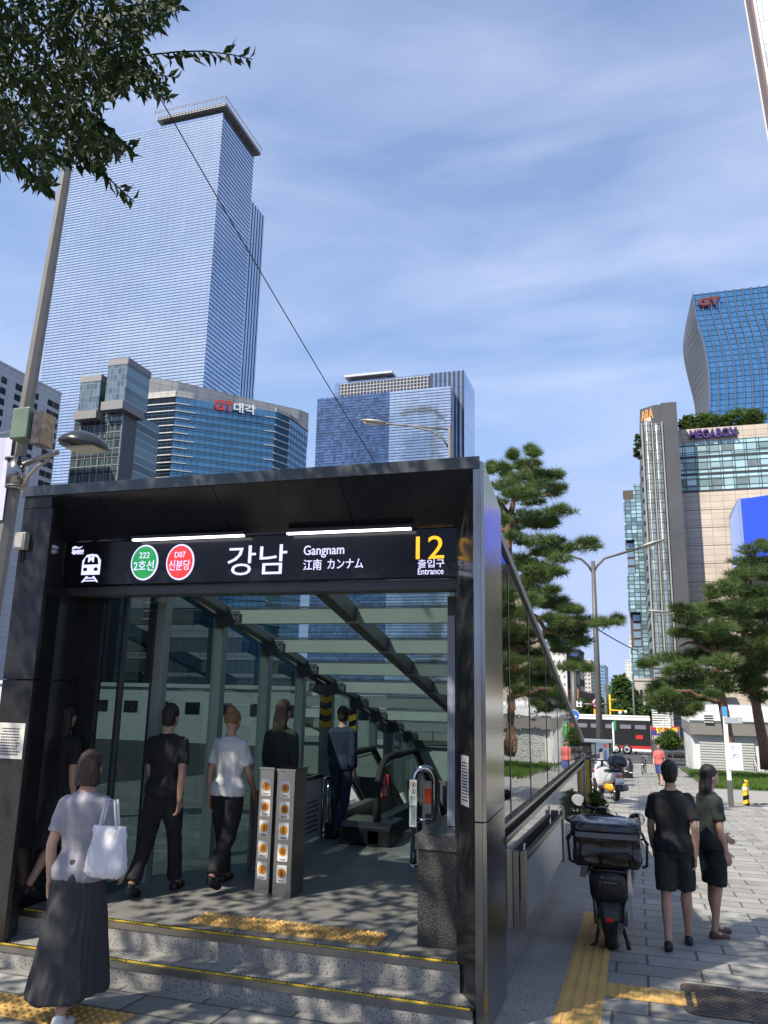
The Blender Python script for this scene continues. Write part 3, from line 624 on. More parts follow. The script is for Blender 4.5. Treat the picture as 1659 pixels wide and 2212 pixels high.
# grey stair-tower block with two cantilevered glass boxes
D=140
t=thing('glass_stair_tower_building','slim dark glass block with two cantilevered boxes on top beside a grey wall','building',(aty(230,900,D).x,D,-7))
P=lambda px,py,Y=D: aty(px,py,Y)
gl=curtain('stair tower glass',(.10,.15,.155),1.35,1.9,var=.35,rough=.1,joint=(.35,.38,.4),mortar=.09,metal=.5)
xl,xr=P(158,950).x,P(261,950).x; z1=P(210,884).z
m=MB(); m.box(xl,xr,D,D+14,-7,z1); m.build('glass_block',gl,t)
fr=mat('grey frame metal',(.34,.35,.36),.4,metal=.3)
m=MB(); z=z1
while z>-6: m.box(xl-.05,xr+.02,D-.12,D+.02,z-.09,z); z-=1.9
for k in range(8): x=xl+(xr-xl)*k/7; m.box(x-.05,x+.05,D-.16,D+.02,-7,z1)
m.build('frame_grid',fr,t)
m=MB(); z=z1
while z>-6: m.box(xl+.05,xr-.05,D-.05,D+.01,z-3.85,z-3.15); z-=3.8
m.build('spandrel_panels',mat('dark spandrel',(.03,.035,.04),.3),t)
m=MB()
for k in range(7): x=xl+(xr-xl)*k/6; m.box(x-.03,x+.03,D,D+.06,z1,z1+1.1)
m.box(xl,xr,D,D+.06,z1+1.05,z1+1.15); m.build('roof_rail',fr,t)
# grey wall slab
xw=P(273,800).x; zw=P(250,778).z
wy=atx(303,806,xw).y
m=MB(); m.box(xr+.02,xw,D+.4,wy,-7,zw-.6); m.build('wall_slab',DGREY,t)
capm=mat('grey cap panel',(.24,.235,.23),.6,var=.05)
for x0,x1,yt,yb_,yc in ((171,216,814,908,891),(227,271,778,888,870)):
    X0,X1=P(x0,850,D-1.5).x,P(x1,850,D-1.5).x; za,zb=P(x0,yt,D-1.5).z,P(x0,yb_,D-1.5).z; zc=P(x0,yc,D-1.5).z
    m=MB(); m.box(X0+.1,X1-.1,D-1.5,D+7,zc,za-1.1); b_=m.build('glass_box',curtain('box glass',(.17,.23,.24),1.0,1.5,var=.3,rough=.1,joint=(.3,.32,.33),mortar=.06,metal=.5),t)
    m=MB(); m.box(X0,X1,D-1.6,D+7.3,za-1.5,za); m.build('cap_slab',capm,b_)
    m=MB(); m.box(X0-.25,X1+.05,D-2.2,D+6,zb,zc); m.build('balcony_slab',capm,b_)
    m=MB()
    for k in range(5): x=X0+(X1-X0)*k/4; m.box(x-.03,x+.03,D-1.5,D-1.44,za,za+.9)
    m.box(X0,X1,D-1.5,D-1.44,za+.85,za+.92); m.build('roof_rail',fr,b_)
m=MB(); m.box(P(178,900).x,xr-.3,D+3,D+9,z1,P(215,850).z); m.build('core_wall',mat('dark spandrel',(.03,.035,.04),.3),t)

# white block on the far side of the pole
q=aty(132.8,852,130); XW,ZW=q.x,q.z
t=thing('white_office_block','white panelled office block with rows of dark windows behind the leaning lamp pole','building',(XW-5,110,-7))
m=MB(); m.box(XW-40,XW,62,130,-9,ZW); m.build('wall',grid_mat('white panels',(.50,.51,.52),(.33,.34,.35),1.9,1.05,.04,'YZ',0,.05,.6,.05,.2,.1),t)
m=MB(); m.box(XW-40.2,XW+.12,61.8,130.15,ZW,ZW+.35); m.build('parapet',CONCW,t)
wg=mat('dark window',(.02,.024,.03),.1,var=.3,vscale=.6,spec=.6)
nw=0
cols_=[(atx(p,900,XW).y,atx(q_,900,XW).y) for p,q_ in ((-40,-22),(-8,5),(25,42.5),(60,78),(99,112),(113,125))]
for r in range(12):
    z=ZW-2.4-2.15*r
    for y0,y1 in cols_:
        if z<-5 or nw>=60: continue
        nw+=1; m=MB(); m.box(XW-.02,XW+.03,y0,y1,z-1.3,z); w_=m.build('window',wg,t)

# cinema block with dark lift tower
D=165; q=aty(1447,930,D); X0,ZT=q.x,q.z
t=thing('cinema_building','beige stone block with turquoise window bands and purple cinema letters','building',(X0+16,D,-7))
sm=grid_mat('beige stone',(.56,.47,.365),(.30,.265,.22),2.3,1.2,.05,'XZ',0,.06,.75,.1,.25,.1)
zg0,zg1=aty(1450,957,D).z,aty(1465,1066,D).z
m=MB(); m.box(X0,X0+60,D,D+40,-9,zg1); m.box(X0,X0+60,D,D+40,zg0,ZT); m.build('wall',sm,t)
m=MB(); m.box(X0+.1,X0+60,D+.15,D+40,zg1,zg0); m.build('window_band',curtain('turquoise glass',(.48,.70,.65),2.3,1.7,var=.5,rough=.12,metal=.35,joint=(.10,.12,.12),mortar=.07),t)
m=MB(); hgt=(zg0-zg1)/3
for k in range(3):
    z=zg1+hgt*k; m.box(X0+.1,X0+60,D+.05,D+.16,z,z+.5); m.box(X0+.1,X0+60,D+.08,D+.16,z+1.2,z+1.3); m.box(X0+.1,X0+60,D+.08,D+.16,z+hgt-.9,z+hgt-.8)
x=X0+.3
while x<X0+60: m.box(x,x+.1,D+.04,D+.16,zg1,zg0); x+=2.3
m.build('window_frames',mat('dark bronze',(.05,.055,.055),.4),t)
random.seed(3); m=MB()
for k in range(3):
    x=X0+.4
    while x<X0+50:
        if random.random()<.45: m=MB(); m.box(x+.1,x+2.2,D+.09,D+.14,zg1+hgt*k+1.35,zg1+hgt*k+hgt-(1.0 if random.random()<.6 else 2.0)); m.build('blind',mat('grey blind',(.16,.20,.20),.35,var=.3,vscale=.4),t)
        x+=2.3
m=MB()
for k in range(9): z=zg1-3.6*(k+1)+.05; m.box(X0,X0+60,D-.03,D+.02,z-.12,z)
m.build('joint_lines',mat('joint brown',(.16,.13,.10),.8),t)
m=MB(); m.box(aty(1563,1085,D).x-.0,aty(1563,1085,D).x+1.5,D-.02,D+.1,aty(1465,1080,D).z-.6,aty(1465,1080,D).z+.1)
u0=aty(1490,940,D-.6); u1=aty(1593,930,D-.6)
lettering(t,'lettering','MEGABOX',mat('purple letter',(.06,.035,.16),.45),(0,D-.06,0),(1,0,0),(0,0,1),u0.x,u1.x,(u0.z+u1.z)/2-1.0,(u0.z+u1.z)/2+.9,.7,.035)
# lift tower
D2=160
t=thing('lift_tower_building','dark grey tower with glass lift shafts and an orange sign at its top','building',(aty(1420,900,D2).x,D2,-7))
pa=[aty(px,py,D2) for px,py in ((1383,887),(1412,875),(1427,875),(1460.5,870))]; zt2=aty(1412,875,D2).z; zt3=aty(1460,870,D2).z
m=MB(); m.prism([(pa[0].x,D2+2),(pa[1].x,D2),(pa[2].x,D2),(pa[2].x,D2+26),(pa[0].x,D2+26)],-8,zt2)
m.box(pa[2].x-.02,pa[3].x,D2-.6,D2+26,-8,zt3); m.build('wall',DGREY,t)
xs0,xs1=aty(1389,950,D2).x,aty(1430,950,D2).x; zsb=aty(1410,915,D2).z; zs0=aty(1400,1492,D2).z
gm=curtain('lift shaft glass',(.30,.34,.33),.7,2.0,'XZ',.12,.3,.02,(.08,.09,.09),.5,.06)
for k in range(2):
    a_,b_=xs0+(xs1-xs0)*k/2,xs0+(xs1-xs0)*(k+1)/2; cx,r=(a_+b_)/2,(b_-a_)/2-.08
    m=MB(); m.lathe([(r,zs0),(r,zsb-.4*k)],(cx,D2-.2,0),20); m.lathe([(0,zsb-.4*k),(r,zsb-.4*k)],(cx,D2-.2,0),20); m.mat(1); z=zs0
    while z<zsb: m.lathe([(r+.03,z),(r+.06,z+.05),(r+.03,z+.1)],(cx,D2-.2,0),20); z+=2.0
    m.build('lift_shaft',[gm,mat('shaft ring',(.16,.17,.17),.4,metal=.4)],t)
m=MB()
for x in (xs0-.15,(xs0+xs1)/2,xs1+.1): m.box(x-.12,x+.12,D2-.9,D2,zs0,zsb)
m.build('shaft_frames',mat('pale rail',(.35,.35,.32),.5),t)
for k in range(18):
    m=MB(); z=aty(1390,960,D2).z-2.3*k; m.box(pa[0].x-.35,pa[0].x+.1,D2+3,D2+22,z-1.3,z); m.build('side_window',mat('grey blind',(.16,.20,.20),.35),t)
og=emis('orange sign',(1,.45,.14),.55)
A0=Vector((pa[0].x,D2+2,0)); A1=Vector((pa[1].x,D2,0)); dd=(A1-A0).normalized(); n2=Vector((dd.y,-dd.x,0))
def onA(px,py):
    r=ray(px,py); tt=(A0+n2*.1).dot(n2)/r.dot(n2); v=r*tt; return (v-A0).dot(dd),v.z
(u0,v1),(u1,v0)=onA(1385,889),onA(1411,903); lettering(t,'lettering','ARA',og,A0+n2*.06,dd,(0,0,1),u0,u1,v0,v1,.15,.0)
(u0,v1),(u1,v0)=onA(1391,905),onA(1407,910); lettering(t,'lettering','TOWER',mat('letter white',(.85,.83,.76),.5),A0+n2*.06,dd,(0,0,1),u0,u1,v0,v1,.1,.02)
# wavy tower behind
D=285; Tz=lambda p:(1050+p/1.923)/1.823; Tx=lambda p:(2400+p/1.923)/1.823
fe=[aty(Tx(a),Tz(b),D) for a,b in ((627,213),(645,370),(672,455),(700,540),(722,620),(737,710),(752,830),(758,1000),(752,1150))]
be=[aty(Tx(a),Tz(b),D+26) for a,b in ((606,218),(582,400),(566,510),(553,600),(557,660),(573,760),(610,910),(640,1020),(657,1150))]
def itp(L_,z):
    L_=sorted(L_,key=lambda p:p.z)
    if z<=L_[0].z: return L_[0].x
    if z>=L_[-1].z: return L_[-1].x
    for p,q in zip(L_,L_[1:]):
        if p.z<=z<=q.z:
            return p.x+(q.x-p.x)*(z-p.z)/(q.z-p.z)
def smx(L_,z): return sum(itp(L_,z+d) for d in(-3,-1.5,0,1.5,3))/5
t=thing('wavy_tower','blue glass tower with a wavy grey side wall and red roof letters','building',(fe[0].x+25,D,-8))
ZT=fe[0].z; zz=[-8]+[5+ (ZT-5)*k/56 for k in range(57)]
for nm,mm,pick in (('glass_facade',mat('tower blue glass',(.13,.33,.53),.09,metal=.8,var=.2,vscale=.25),0),('side_wall',mat('grey ribbed wall',(.11,.115,.125),.55,var=.05,vscale=.3),1)):
    m=MB(); m.smooth=False; n=len(zz); vs=[]
    for z in zz:
        xf,xb=smx(fe,z),smx(be,z)
        vs+= [(xf,D,z),(xf+70,D,z)] if pick==0 else [(xf-.02,D+.3,z),(xb,D+26,z)]
    m.add(vs,[(2*i,2*i+1,2*i+3,2*i+2) for i in range(n-1)])
    if pick==0: m.add([(smx(fe,ZT),D,ZT),(smx(fe,ZT)+70,D,ZT),(smx(fe,ZT)+70,D+26,ZT),(smx(be,ZT),D+26,ZT)],[(0,1,2,3)])
    m.build(nm,mm,t)
fn=mat('steel fin',(.16,.20,.26),.3,metal=.6)
m=MB()
for k in range(26):
    for za,zb in zip(zz,zz[1:]):
        xa,xb=smx(fe,za)+k*2.75,smx(fe,zb)+k*2.75
        m.add([(xa,D-.9,za),(xa+.45,D-.9,za),(xb+.45,D-.9,zb),(xb,D-.9,zb),(xa,D+.05,za),(xa+.45,D+.05,za),(xb+.45,D+.05,zb),(xb,D+.05,zb)],[(0,1,2,3),(0,3,7,4),(1,5,6,2)])
m.build('fins',fn,t)
m=MB(); z=ZT-.2
while z>20: m.box(smx(fe,z),smx(fe,z)+70,D-.18,D+.02,z-.22,z); z-=2.05
m.build('floor_lines',mat('blue line',(.05,.13,.24),.35),t)
u0=aty(1508,662,D-1.2); u1=aty(1555,640,D-1.2)
lettering(t,'roof_letters','GT',emis('red letter wavy',(.55,.08,.08),.15),(0,D-1.0,0),(1,0,0),(0,0,1),u0.x,u1.x,u0.z,u1.z,.8,.05)
# patchwork glass building
D=235; q=aty(1345,1058,D); X0=q.x; zt=q.z; xh=aty(1367,1046,D)
t=thing('patchwork_glass_building','narrow pale green patchwork glass building with dark recesses beside the lift tower','building',(X0+5,D,-8))
pm=curtain('patchwork glass',(.42,.58,.58),1.5,1.15,var=.55,rough=.12,metal=.5,joint=(.10,.17,.17),mortar=.14)
r1=(aty(1352,1166,D),aty(1374,1240,D)); r2=(aty(1361,1322,D),aty(1388,1399,D))
m=MB(); x1=X0+14; zs_=[zt]
xr_=xh.x
for za,zb,cut in ((-8,r2[1].z,None),(r2[1].z,r2[0].z,r2),(r2[0].z,r1[1].z,None),(r1[1].z,r1[0].z,r1),(r1[0].z,zt-3,None)):
    if cut: m.box(cut[1].x,x1,D,D+20,za,zb)
    else: m.box(X0,x1,D,D+20,za,zb)
m.box(xr_,x1,D,D+20,zt-3,xh.z); m.build('glass_facade',pm,t)
m=MB()
for r_ in (r1,r2): m.box(X0+.4,r_[1].x,D+2.4,D+20,r_[1].z,r_[0].z)
m.box(X0,xr_,D+1,D+20,zt-3,zt); m.build('recess_wall',mat('brown recess',(.10,.075,.06),.6,var=.1),t)
for r_ in (r1,r2):
    for k in range(4):
        m=MB(); z=r_[1].z+.5+(r_[0].z-r_[1].z)*k/4.2; m.box(r_[1].x-2.2,r_[1].x-.2,D+2.2,D+2.42,z,z+1.7); m.build('recess_window',mat('recess glass',(.30,.40,.47),.1,metal=.5),t)
# distant street buildings
def block(name,label,px0,px1,pyt,D,col,wcol,depth=30,rows=14,cols=4,wfrac=(.5,.5),extra=None,group=None):
    a=aty(px0,pyt,D); b=aty(px1,pyt,D); t=thing(name,label,'building',((a.x+b.x)/2,D,gz(D)),group)
    mm=mat(name+label[:18],col,.7,var=.07,vscale=.15)
    z0=gz(D)-1; zt=a.z
    m=MB(); m.box(a.x,b.x,D,D+depth,z0,zt); m.build('wall',mm,t)
    m=MB(); m.box(a.x-.15,b.x+.15,D-.15,D+depth,zt,zt+.4); m.build('parapet',mm,t)
    wm_=mat('far window'+str(wcol),wcol,.15,var=.2,vscale=.3)
    n=0; rh=(zt-z0)/rows; cw=(b.x-a.x)/cols
    for r in range(rows):
        for c in range(cols):
            if n>=56: break
            n+=1; m=MB(); xx=a.x+cw*(c+.5); z_=zt-rh*(r+.62); m.box(xx-cw*wfrac[0]/2,xx+cw*wfrac[0]/2,D-.05,D+.1,z_-rh*wfrac[1]/2,z_+rh*wfrac[1]/2); m.build('window',wm_,t)
    # side windows towards the street
    m=MB(); xs_=b.x if px1<1340 else a.x
    for r in range(rows):
        z_=zt-rh*(r+.62)
        for k in range(min(4,int(depth/5))):
            if cols>1: m=MB(); m.box(xs_-.05,xs_+.06,D+2+k*5,D+4.4+k*5,z_-rh*.25,z_+rh*.25); m.build('side_window',wm_,t)
    return t,a,b,zt
block('white_tower_block','white residential block nearest on the street behind the sloping mirror wall',1160,1223,1402,150,(.68,.66,.62),(.10,.11,.12),20,12,6,(.22,.35))
t,a,b,zt=block('poster_building','narrow building with a tall blue poster and orange brick base across the junction',1222,1250,1406,152,(.045,.045,.055),(.02,.02,.03),16,6,2,(.3,.2))
q0,q1=aty(1229,1412,151.5),aty(1249,1449,151.5)
m=MB(); m.box(q0.x,q1.x,151.6,151.95,q1.z,q0.z); p=m.build('poster',grid_mat('blue poster',(.05,.09,.42),(.16,.25,.6),3,.9,.05,'XZ',0,.5,.5,.6,.4,0),t)
lettering(p,'lettering','AUTUMN' if False else 'Galaxy',WHITE,(0,151.58,0),(1,0,0),(0,0,1),q0.x+.25,q1.x-.25,q0.z-.95,q0.z-.6,.03) if False else None
q0,q1=aty(1226,1488,151.5),aty(1251,1540,151.5)
m=MB(); m.box(q0.x,q1.x,151.5,151.95,q1.z,q0.z); m.build('brick_base',grid_mat('orange brick',(.42,.16,.07),(.3,.2,.15),.5,.2,.02,'XZ',.5,.15,.8),t)
m=MB(); 
for k in range(2):
    q=aty(1233+k*6,1466+k*1,151.5); m.box(q.x,q.x+.45,151.7,151.96,q.z,q.z+.5); m.box(q.x,q.x+.45,151.7,151.96,q.z-.9,q.z-.4)
m.build('sign_marks',WHITE,t)
block('beige_tower_block','cream slab block with grey window grid further down the street',1252,1275,1427,230,(.62,.58,.52),(.2,.21,.23),30,16,3,(.6,.4))
block('slim_white_block','slim bright white block between the cream slab and the blue glass block',1275,1288,1462,260,(.72,.72,.70),(.3,.33,.36),30,14,2,(.3,.6))
block('blue_glass_block','far blue glass block with white top at the street end',1283,1306,1438,300,(.25,.36,.50),(.10,.20,.36),40,16,2,(.8,.5))
block('pale_hotel_block','small grey blue block at the vanishing point of the street',1300,1310,1490,380,(.45,.50,.55),(.25,.3,.36),40,12,2,(.7,.5))
block('white_corner_block','slim white block with small dark windows left of the patchwork glass building',1358,1372,1376,300,(.68,.67,.64),(.06,.06,.07),40,20,2,(.3,.3))
block('low_white_block','lower white block tucked behind the slim white one at the street end',1350,1360,1428,330,(.6,.6,.58),(.08,.08,.09),40,16,2,(.3,.3))
t,a,b,zt=block('stone_corner_building','low beige stone building with one tall window strip below the lift tower',1371,1450,1470,150,(.47,.42,.36),(.05,.055,.06),20,1,1,(.01,.01))
q0,q1=aty(1382,1490,149.9),aty(1390,1545,149.9); m=MB(); m.box(q0.x,q1.x,149.85,150.1,q1.z,q0.z); m.build('window_strip',wg,t)
m=MB()
for k in range(5): z=zt-2.2*(k+1); m.box(a.x,b.x,149.96,150.02,z,z+.08)
m.build('joint_lines',mat('joint brown',(.16,.13,.10),.8),t)
t,a,b,zt=block('grey_louvre_building','grey louvred podium behind the pine trees under the lift tower',1412,1560,1440,158,(.22,.24,.26),(.1,.1,.1),3,1,1,(.01,.01))
m=MB(); z=zt
while z>-6: m.box(a.x,b.x,157.8,158.02,z-.25,z); z-=.8
m.build('louvres',mat('louvre grey',(.33,.35,.37),.4,metal=.4),t)
# tall white building whose edge shows top right
q=aty(1640,130,48)
t=thing('white_panel_tower','white panelled tower with a brown edge cut by the upper corner of the picture','building',(q.x+6,50,-5))
m=MB(); m.prism([(q.x+.02,48.02),(q.x+.02,49.4),(q.x+12,70),(q.x+20,70),(q.x+20,48.02)],-5,80); m.build('wall',grid_mat('bright white panels',(.78,.80,.80),(.5,.52,.54),2.4,1.7,.06,'XZ',.3,.04,.4,.04,.3,.1),t)
m=MB(); m.box(q.x-.02,q.x+.1,47.98,49.45,-5,80); m.build('edge_fin',mat('brown edge fin',(.22,.15,.13),.5),t)
m=MB(); m.box(q.x+.1,q.x+.25,47.9,48.02,-5,80); m.box(q.x-.08,q.x-.022,49.3,49.44,-5,80); m.build('trim',WHITE,t)
for ch in t.children:
    for v in ch.data.vertices: v.co.x-=(v.co.z+t.location.z-42)*.055
# large LED screen
D=150; q=aty(1607,1085,D); q2=aty(1607,1205,D); ql=aty(1590,1092,D)
t=thing('led_screen','large bright blue video screen on the cinema block behind the pine','screen',(q.x+6,D,q2.z))
m=MB(); m.prism([(q.x-.9,D+.3),(q.x-.55,D+.05),(q.x+20,D+.05),(q.x+20,D+15),(q.x-.9,D+15)],q2.z,q.z+.8); m.build('housing',mat('screen housing',(.25,.3,.42),.4),t)
m=MB(); m.quad((q.x-.5,D,q2.z+.1),(q.x+20,D,q2.z+.1),(q.x+20,D,q.z+3.0),(q.x-.5,D,q.z+.6)); m.build('display',emis('screen blue',(.006,.06,.75),.8),t)
m=MB(); m.quad((q.x-.93,D+14,q2.z+.1),(q.x-.93,D+.35,q2.z+.1),(q.x-.93,D+.35,q.z+.6),(q.x-.93,D+14,q.z-.6)); m.build('side_display',emis('screen pale',(.26,.38,.85),.6),t)
# white kiosk row with shutters beyond the lawn
D=52; a=aty(1487,1524,D); zr=a.z; zm=aty(1500,1561,D).z; zs_=aty(1500,1586,D).z
t=thing('white_shutter_building','low white panelled building with roller shutters behind the lawn','building',(a.x+8,D,gz(D)))
m=MB(); m.prismX([(D,zm),(D-.15,zm+.15),(D-.15,zr-.2),(D,zr),(D+9,zr),(D+9,zm)],a.x,a.x+26); m.build('upper_panels',grid_mat('white metal panels',(.74,.75,.75),(.5,.51,.52),1.35,.34,.015,'XZ',0,.02,.45,.03,.4,.1),t)
m=MB(); m.box(a.x,a.x+26,D-.05,D+9,zs_,zm-.004); m.build('grey_band',mat('taupe band',(.20,.19,.175),.6),t)
m=MB(); m.box(a.x+.1,a.x+26,D+.35,D+9,gz(D)-1,zs_); m.build('lower_wall',CONCW,t)
for k in range(7):
    m=MB(); x=a.x+.5+k*3.4; z=gz(D)-.4
    while z<zs_-.02: m.box(x,x+3.0,D+.25,D+.34,z,z+.10); m.box(x,x+3.0,D+.31,D+.345,z+.10,z+.15); z+=.15
    m.build('roller_shutter',mat('shutter metal',(.56,.56,.53),.45,metal=.2,var=.05),t)
q0,q1=aty(1521,1544,D-.16),aty(1540,1560,D-.16)
m=MB(); m.box(q0.x,q1.x,D-.18,D-.12,q1.z,q0.z); w_=m.build('window',wg,t)
m=MB(); 
for k in range(4): z=q1.z+(q0.z-q1.z)*k/3; m.box(q0.x-.04,q1.x+.04,D-.2,D-.17,z-.02,z+.02)
m.build('window_bars',WHITE,w_)
# white low building with flags seen through the left glass
D=62
t=thing('white_hall','low white hall with small dark windows seen through the left glazing','building',(-36,D,-5))
m=MB(); m.box(-64,-19,D,D+14,-6,-.4); m.build('wall',CONCW,t)
m=MB(); m.box(-64.2,-18.8,D-.2,D+14,-.4,-.1); m.build('parapet',CONCW,t)
for k in range(14):
    m=MB(); m.box(-62+k*3.1,-60.6+k*3.1,D-.04,D+.1,-2.6,-1.6); m.build('window',wg,t)

# ---------------------------------------------------------------- trees
BARK=mat('zelkova bark',(.10,.085,.07),.9,var=.3,vscale=8,bump=.4,bscale=30)
PBARK=mat('pine bark',(.17,.095,.06),.9,var=.35,vscale=4,bump=.5,bscale=18)
def leafmat(name,col,var=.4,vs=3,trans=.35):
    m=mat(name,col,.55,var=var,vscale=vs,spec=.3); t=m.node_tree; b=t.nodes['Principled BSDF']; o=t.nodes['Material Output']
    tr=t.nodes.new('ShaderNodeBsdfTranslucent'); tr.inputs[0].default_value=(col[0]*1.6,col[1]*1.7,col[2]*.9,1); x=t.nodes.new('ShaderNodeMixShader'); x.inputs[0].default_value=trans
    t.links.new(b.outputs[0],x.inputs[1]); t.links.new(tr.outputs[0],x.inputs[2]); t.links.new(x.outputs[0],o.inputs[0]); return m
LEAF=leafmat('zelkova leaf',(.024,.043,.013),trans=.2); NEED=leafmat('pine needles',(.10,.148,.05),.45,1.2,.2); NEED2=leafmat('pine needles far',(.085,.128,.043),.45,.8,.2)
GREEN=leafmat('broad leaf',(.06,.105,.03),.45,.5); SHRUB=leafmat('roof shrub leaf',(.07,.115,.03),.45,.7)
def inpoly(x,y,P):
    c=False; j=len(P)-1
    for i in range(len(P)):
        xi,yi=P[i]; xj,yj=P[j]
        if (yi>y)!=(yj>y) and x<(xj-xi)*(y-yi)/(yj-yi)+xi: c=not c
        j=i
    return c
def pix(p):
    q=MC@Vector(p)
    if q.z>-.05: return None
    return 829.5+1700*q.x/-q.z,1106-1700*q.y/-q.z
def leaf(mb,p,d,l,wd,rng):
    d=d.normalized(); s=d.cross(Vector((rng.uniform(-1,1),rng.uniform(-1,1),rng.uniform(-1,1))))
    if s.length<.01: s=d.orthogonal()
    s.normalize(); n=d.cross(s)
    mb.add([p,p+d*l*.4+s*wd+n*wd*.5,p+d*l+n*l*-.12,p+d*l*.4-s*wd+n*wd*.5,p+d*l*.45],[(0,1,4),(1,2,4),(2,3,4),(3,0,4)])
rng=random.Random(5)
tree=thing('zelkova_tree','dark leafy street tree whose branches hang into the upper corner of the sky','tree',(-3.1,-1.2,gz(-1.2)))
m=MB(); m.tube([(-3.1,-1.2,-1.8),(-3.0,-1.1,-.4),(-3.05,-.9,1.2),(-3.3,-.5,2.6),(-3.6,.2,4.2)],[.24,.2,.17,.13,.08],12); m.build('trunk',BARK,tree)
m=MB()
for pts,r in (([(-3.05,-.9,1.2),(-3.3,.6,2.3),(-3.35,2.0,2.9),(-3.1,3.0,3.0)],.07),([(-3.3,-.5,2.6),(-4.5,.8,3.6),(-5.8,1.6,4.4)],.07),([(-3.3,-.5,2.6),(-2.2,.2,3.9),(-1.4,1.0,4.6)],.06),([(-3.05,-.9,1.2),(-1.9,-1.4,2.9),(-.6,-.8,4.3)],.06),([(-3.6,.2,4.2),(-3.9,1.3,4.7),(-4.2,2.2,4.9)],.05)):
    m.tube(pts,[r*(1-.2*i) for i in range(len(pts))],8)
m.build('branch',BARK,tree)
SIL=[(-30,-30),(375,-30),(392,12),(340,55),(300,80),(318,118),(352,140),(345,175),(365,205),(300,192),(255,205),(222,222),(205,255),(245,285),(282,325),(230,338),(232,375),(195,345),(150,338),(112,352),(96,402),(62,395),(30,362),(0,372),(-30,372)]
m=MB(); n=0
while n<4600:   # hanging sprays of leaves
    px,py=rng.uniform(-30,400),rng.uniform(-30,420)
    if not inpoly(px,py,SIL): continue
    Y=rng.uniform(2.7,4.0); p=aty(px,py,Y); ax=Vector((rng.gauss(.5,.6),rng.gauss(0,.5),rng.gauss(-.75,.35))).normalized()
    for k in range(5):
        q=p+ax*.035*k
        xy=pix(q)
        if xy and not inpoly(xy[0],xy[1],SIL): break
        leaf(m,q,(ax*.5+Vector((rng.gauss(0,.6),rng.gauss(0,.6),rng.gauss(-.5,.4)))),rng.uniform(.05,.095),rng.uniform(.010,.017),rng); n+=1
def spray(pts,Y,n,l0,l1,hang=1.0):
    P=[aty(x,y,Y+.02*i) for i,(x,y) in enumerate(pts)]; m.tube(P,[.006-.004*i/len(P) for i in range(len(P))],5)
    seg_=len(P)-1
    for k in range(n):
        u=k/n*seg_; i=int(u); p=P[i].lerp(P[i+1],u-i); d=(P[i+1]-P[i]).normalized(); l=l0+(l1-l0)*k/n
        side=1 if k%2 else -1
        leaf(m,p,d*.55+Vector((0,rng.gauss(0,.25),(-1 if side<0 else -.35 if k<n*.7 else .8)*hang))+Vector((rng.gauss(0,.12),0,rng.gauss(0,.12))),l,l*.19,rng)
spray([(205,128),(290,122),(380,112),(440,110),(500,118),(545,128)],3.1,34,.16,.075)
spray([(200,150),(270,155),(330,160),(385,168)],3.2,22,.14,.07); spray([(215,175),(280,182),(330,198),(368,212)],3.3,20,.13,.07)
spray([(210,30),(280,12),(340,2),(392,20)],3.0,22,.15,.08); spray([(200,60),(270,52),(330,50),(355,46)],3.2,20,.14,.07)
spray([(150,300),(200,350),(250,400),(290,436)],3.1,24,.14,.07); spray([(180,230),(230,270),(270,310),(290,330)],3.2,20,.14,.08)
spray([(20,330),(60,365),(95,400),(110,405)],3.0,20,.12,.09); spray([(90,320),(130,340),(165,355),(185,345)],3.0,18,.11,.08)
spray([(230,100),(262,85),(290,85),(305,95)],3.0,12,.05,.03)
n=0
cl=[]
for k in range(185):
    while True:
        c=Vector((rng.uniform(-8,2.2),rng.uniform(-2.4,4.6),rng.uniform(3.2,6.6)))
        e=((c.x+3.0)/5.0)**2+((c.y-1.2)/3.3)**2+((c.z-4.8)/1.7)**2
        if e<1: break
    cl.append(c)
cl+=[Vector((rng.uniform(-2.6,1.6),rng.uniform(-.6,3.6),rng.uniform(4.0,5.8))) for _ in range(34)]
for c in cl:
    for k in range(62):
        p=c+Vector((rng.gauss(0,.30),rng.gauss(0,.30),rng.gauss(0,.17)))
        xy=pix(p)
        if xy and -130<xy[0]<1790 and -130<xy[1]<2340: continue
        leaf(m,p,Vector((rng.gauss(0,1),rng.gauss(0,1),rng.gauss(-.5,.5))),rng.uniform(.12,.19),rng.uniform(.035,.05),rng)
m.build('crown',LEAF,tree,fix=False)

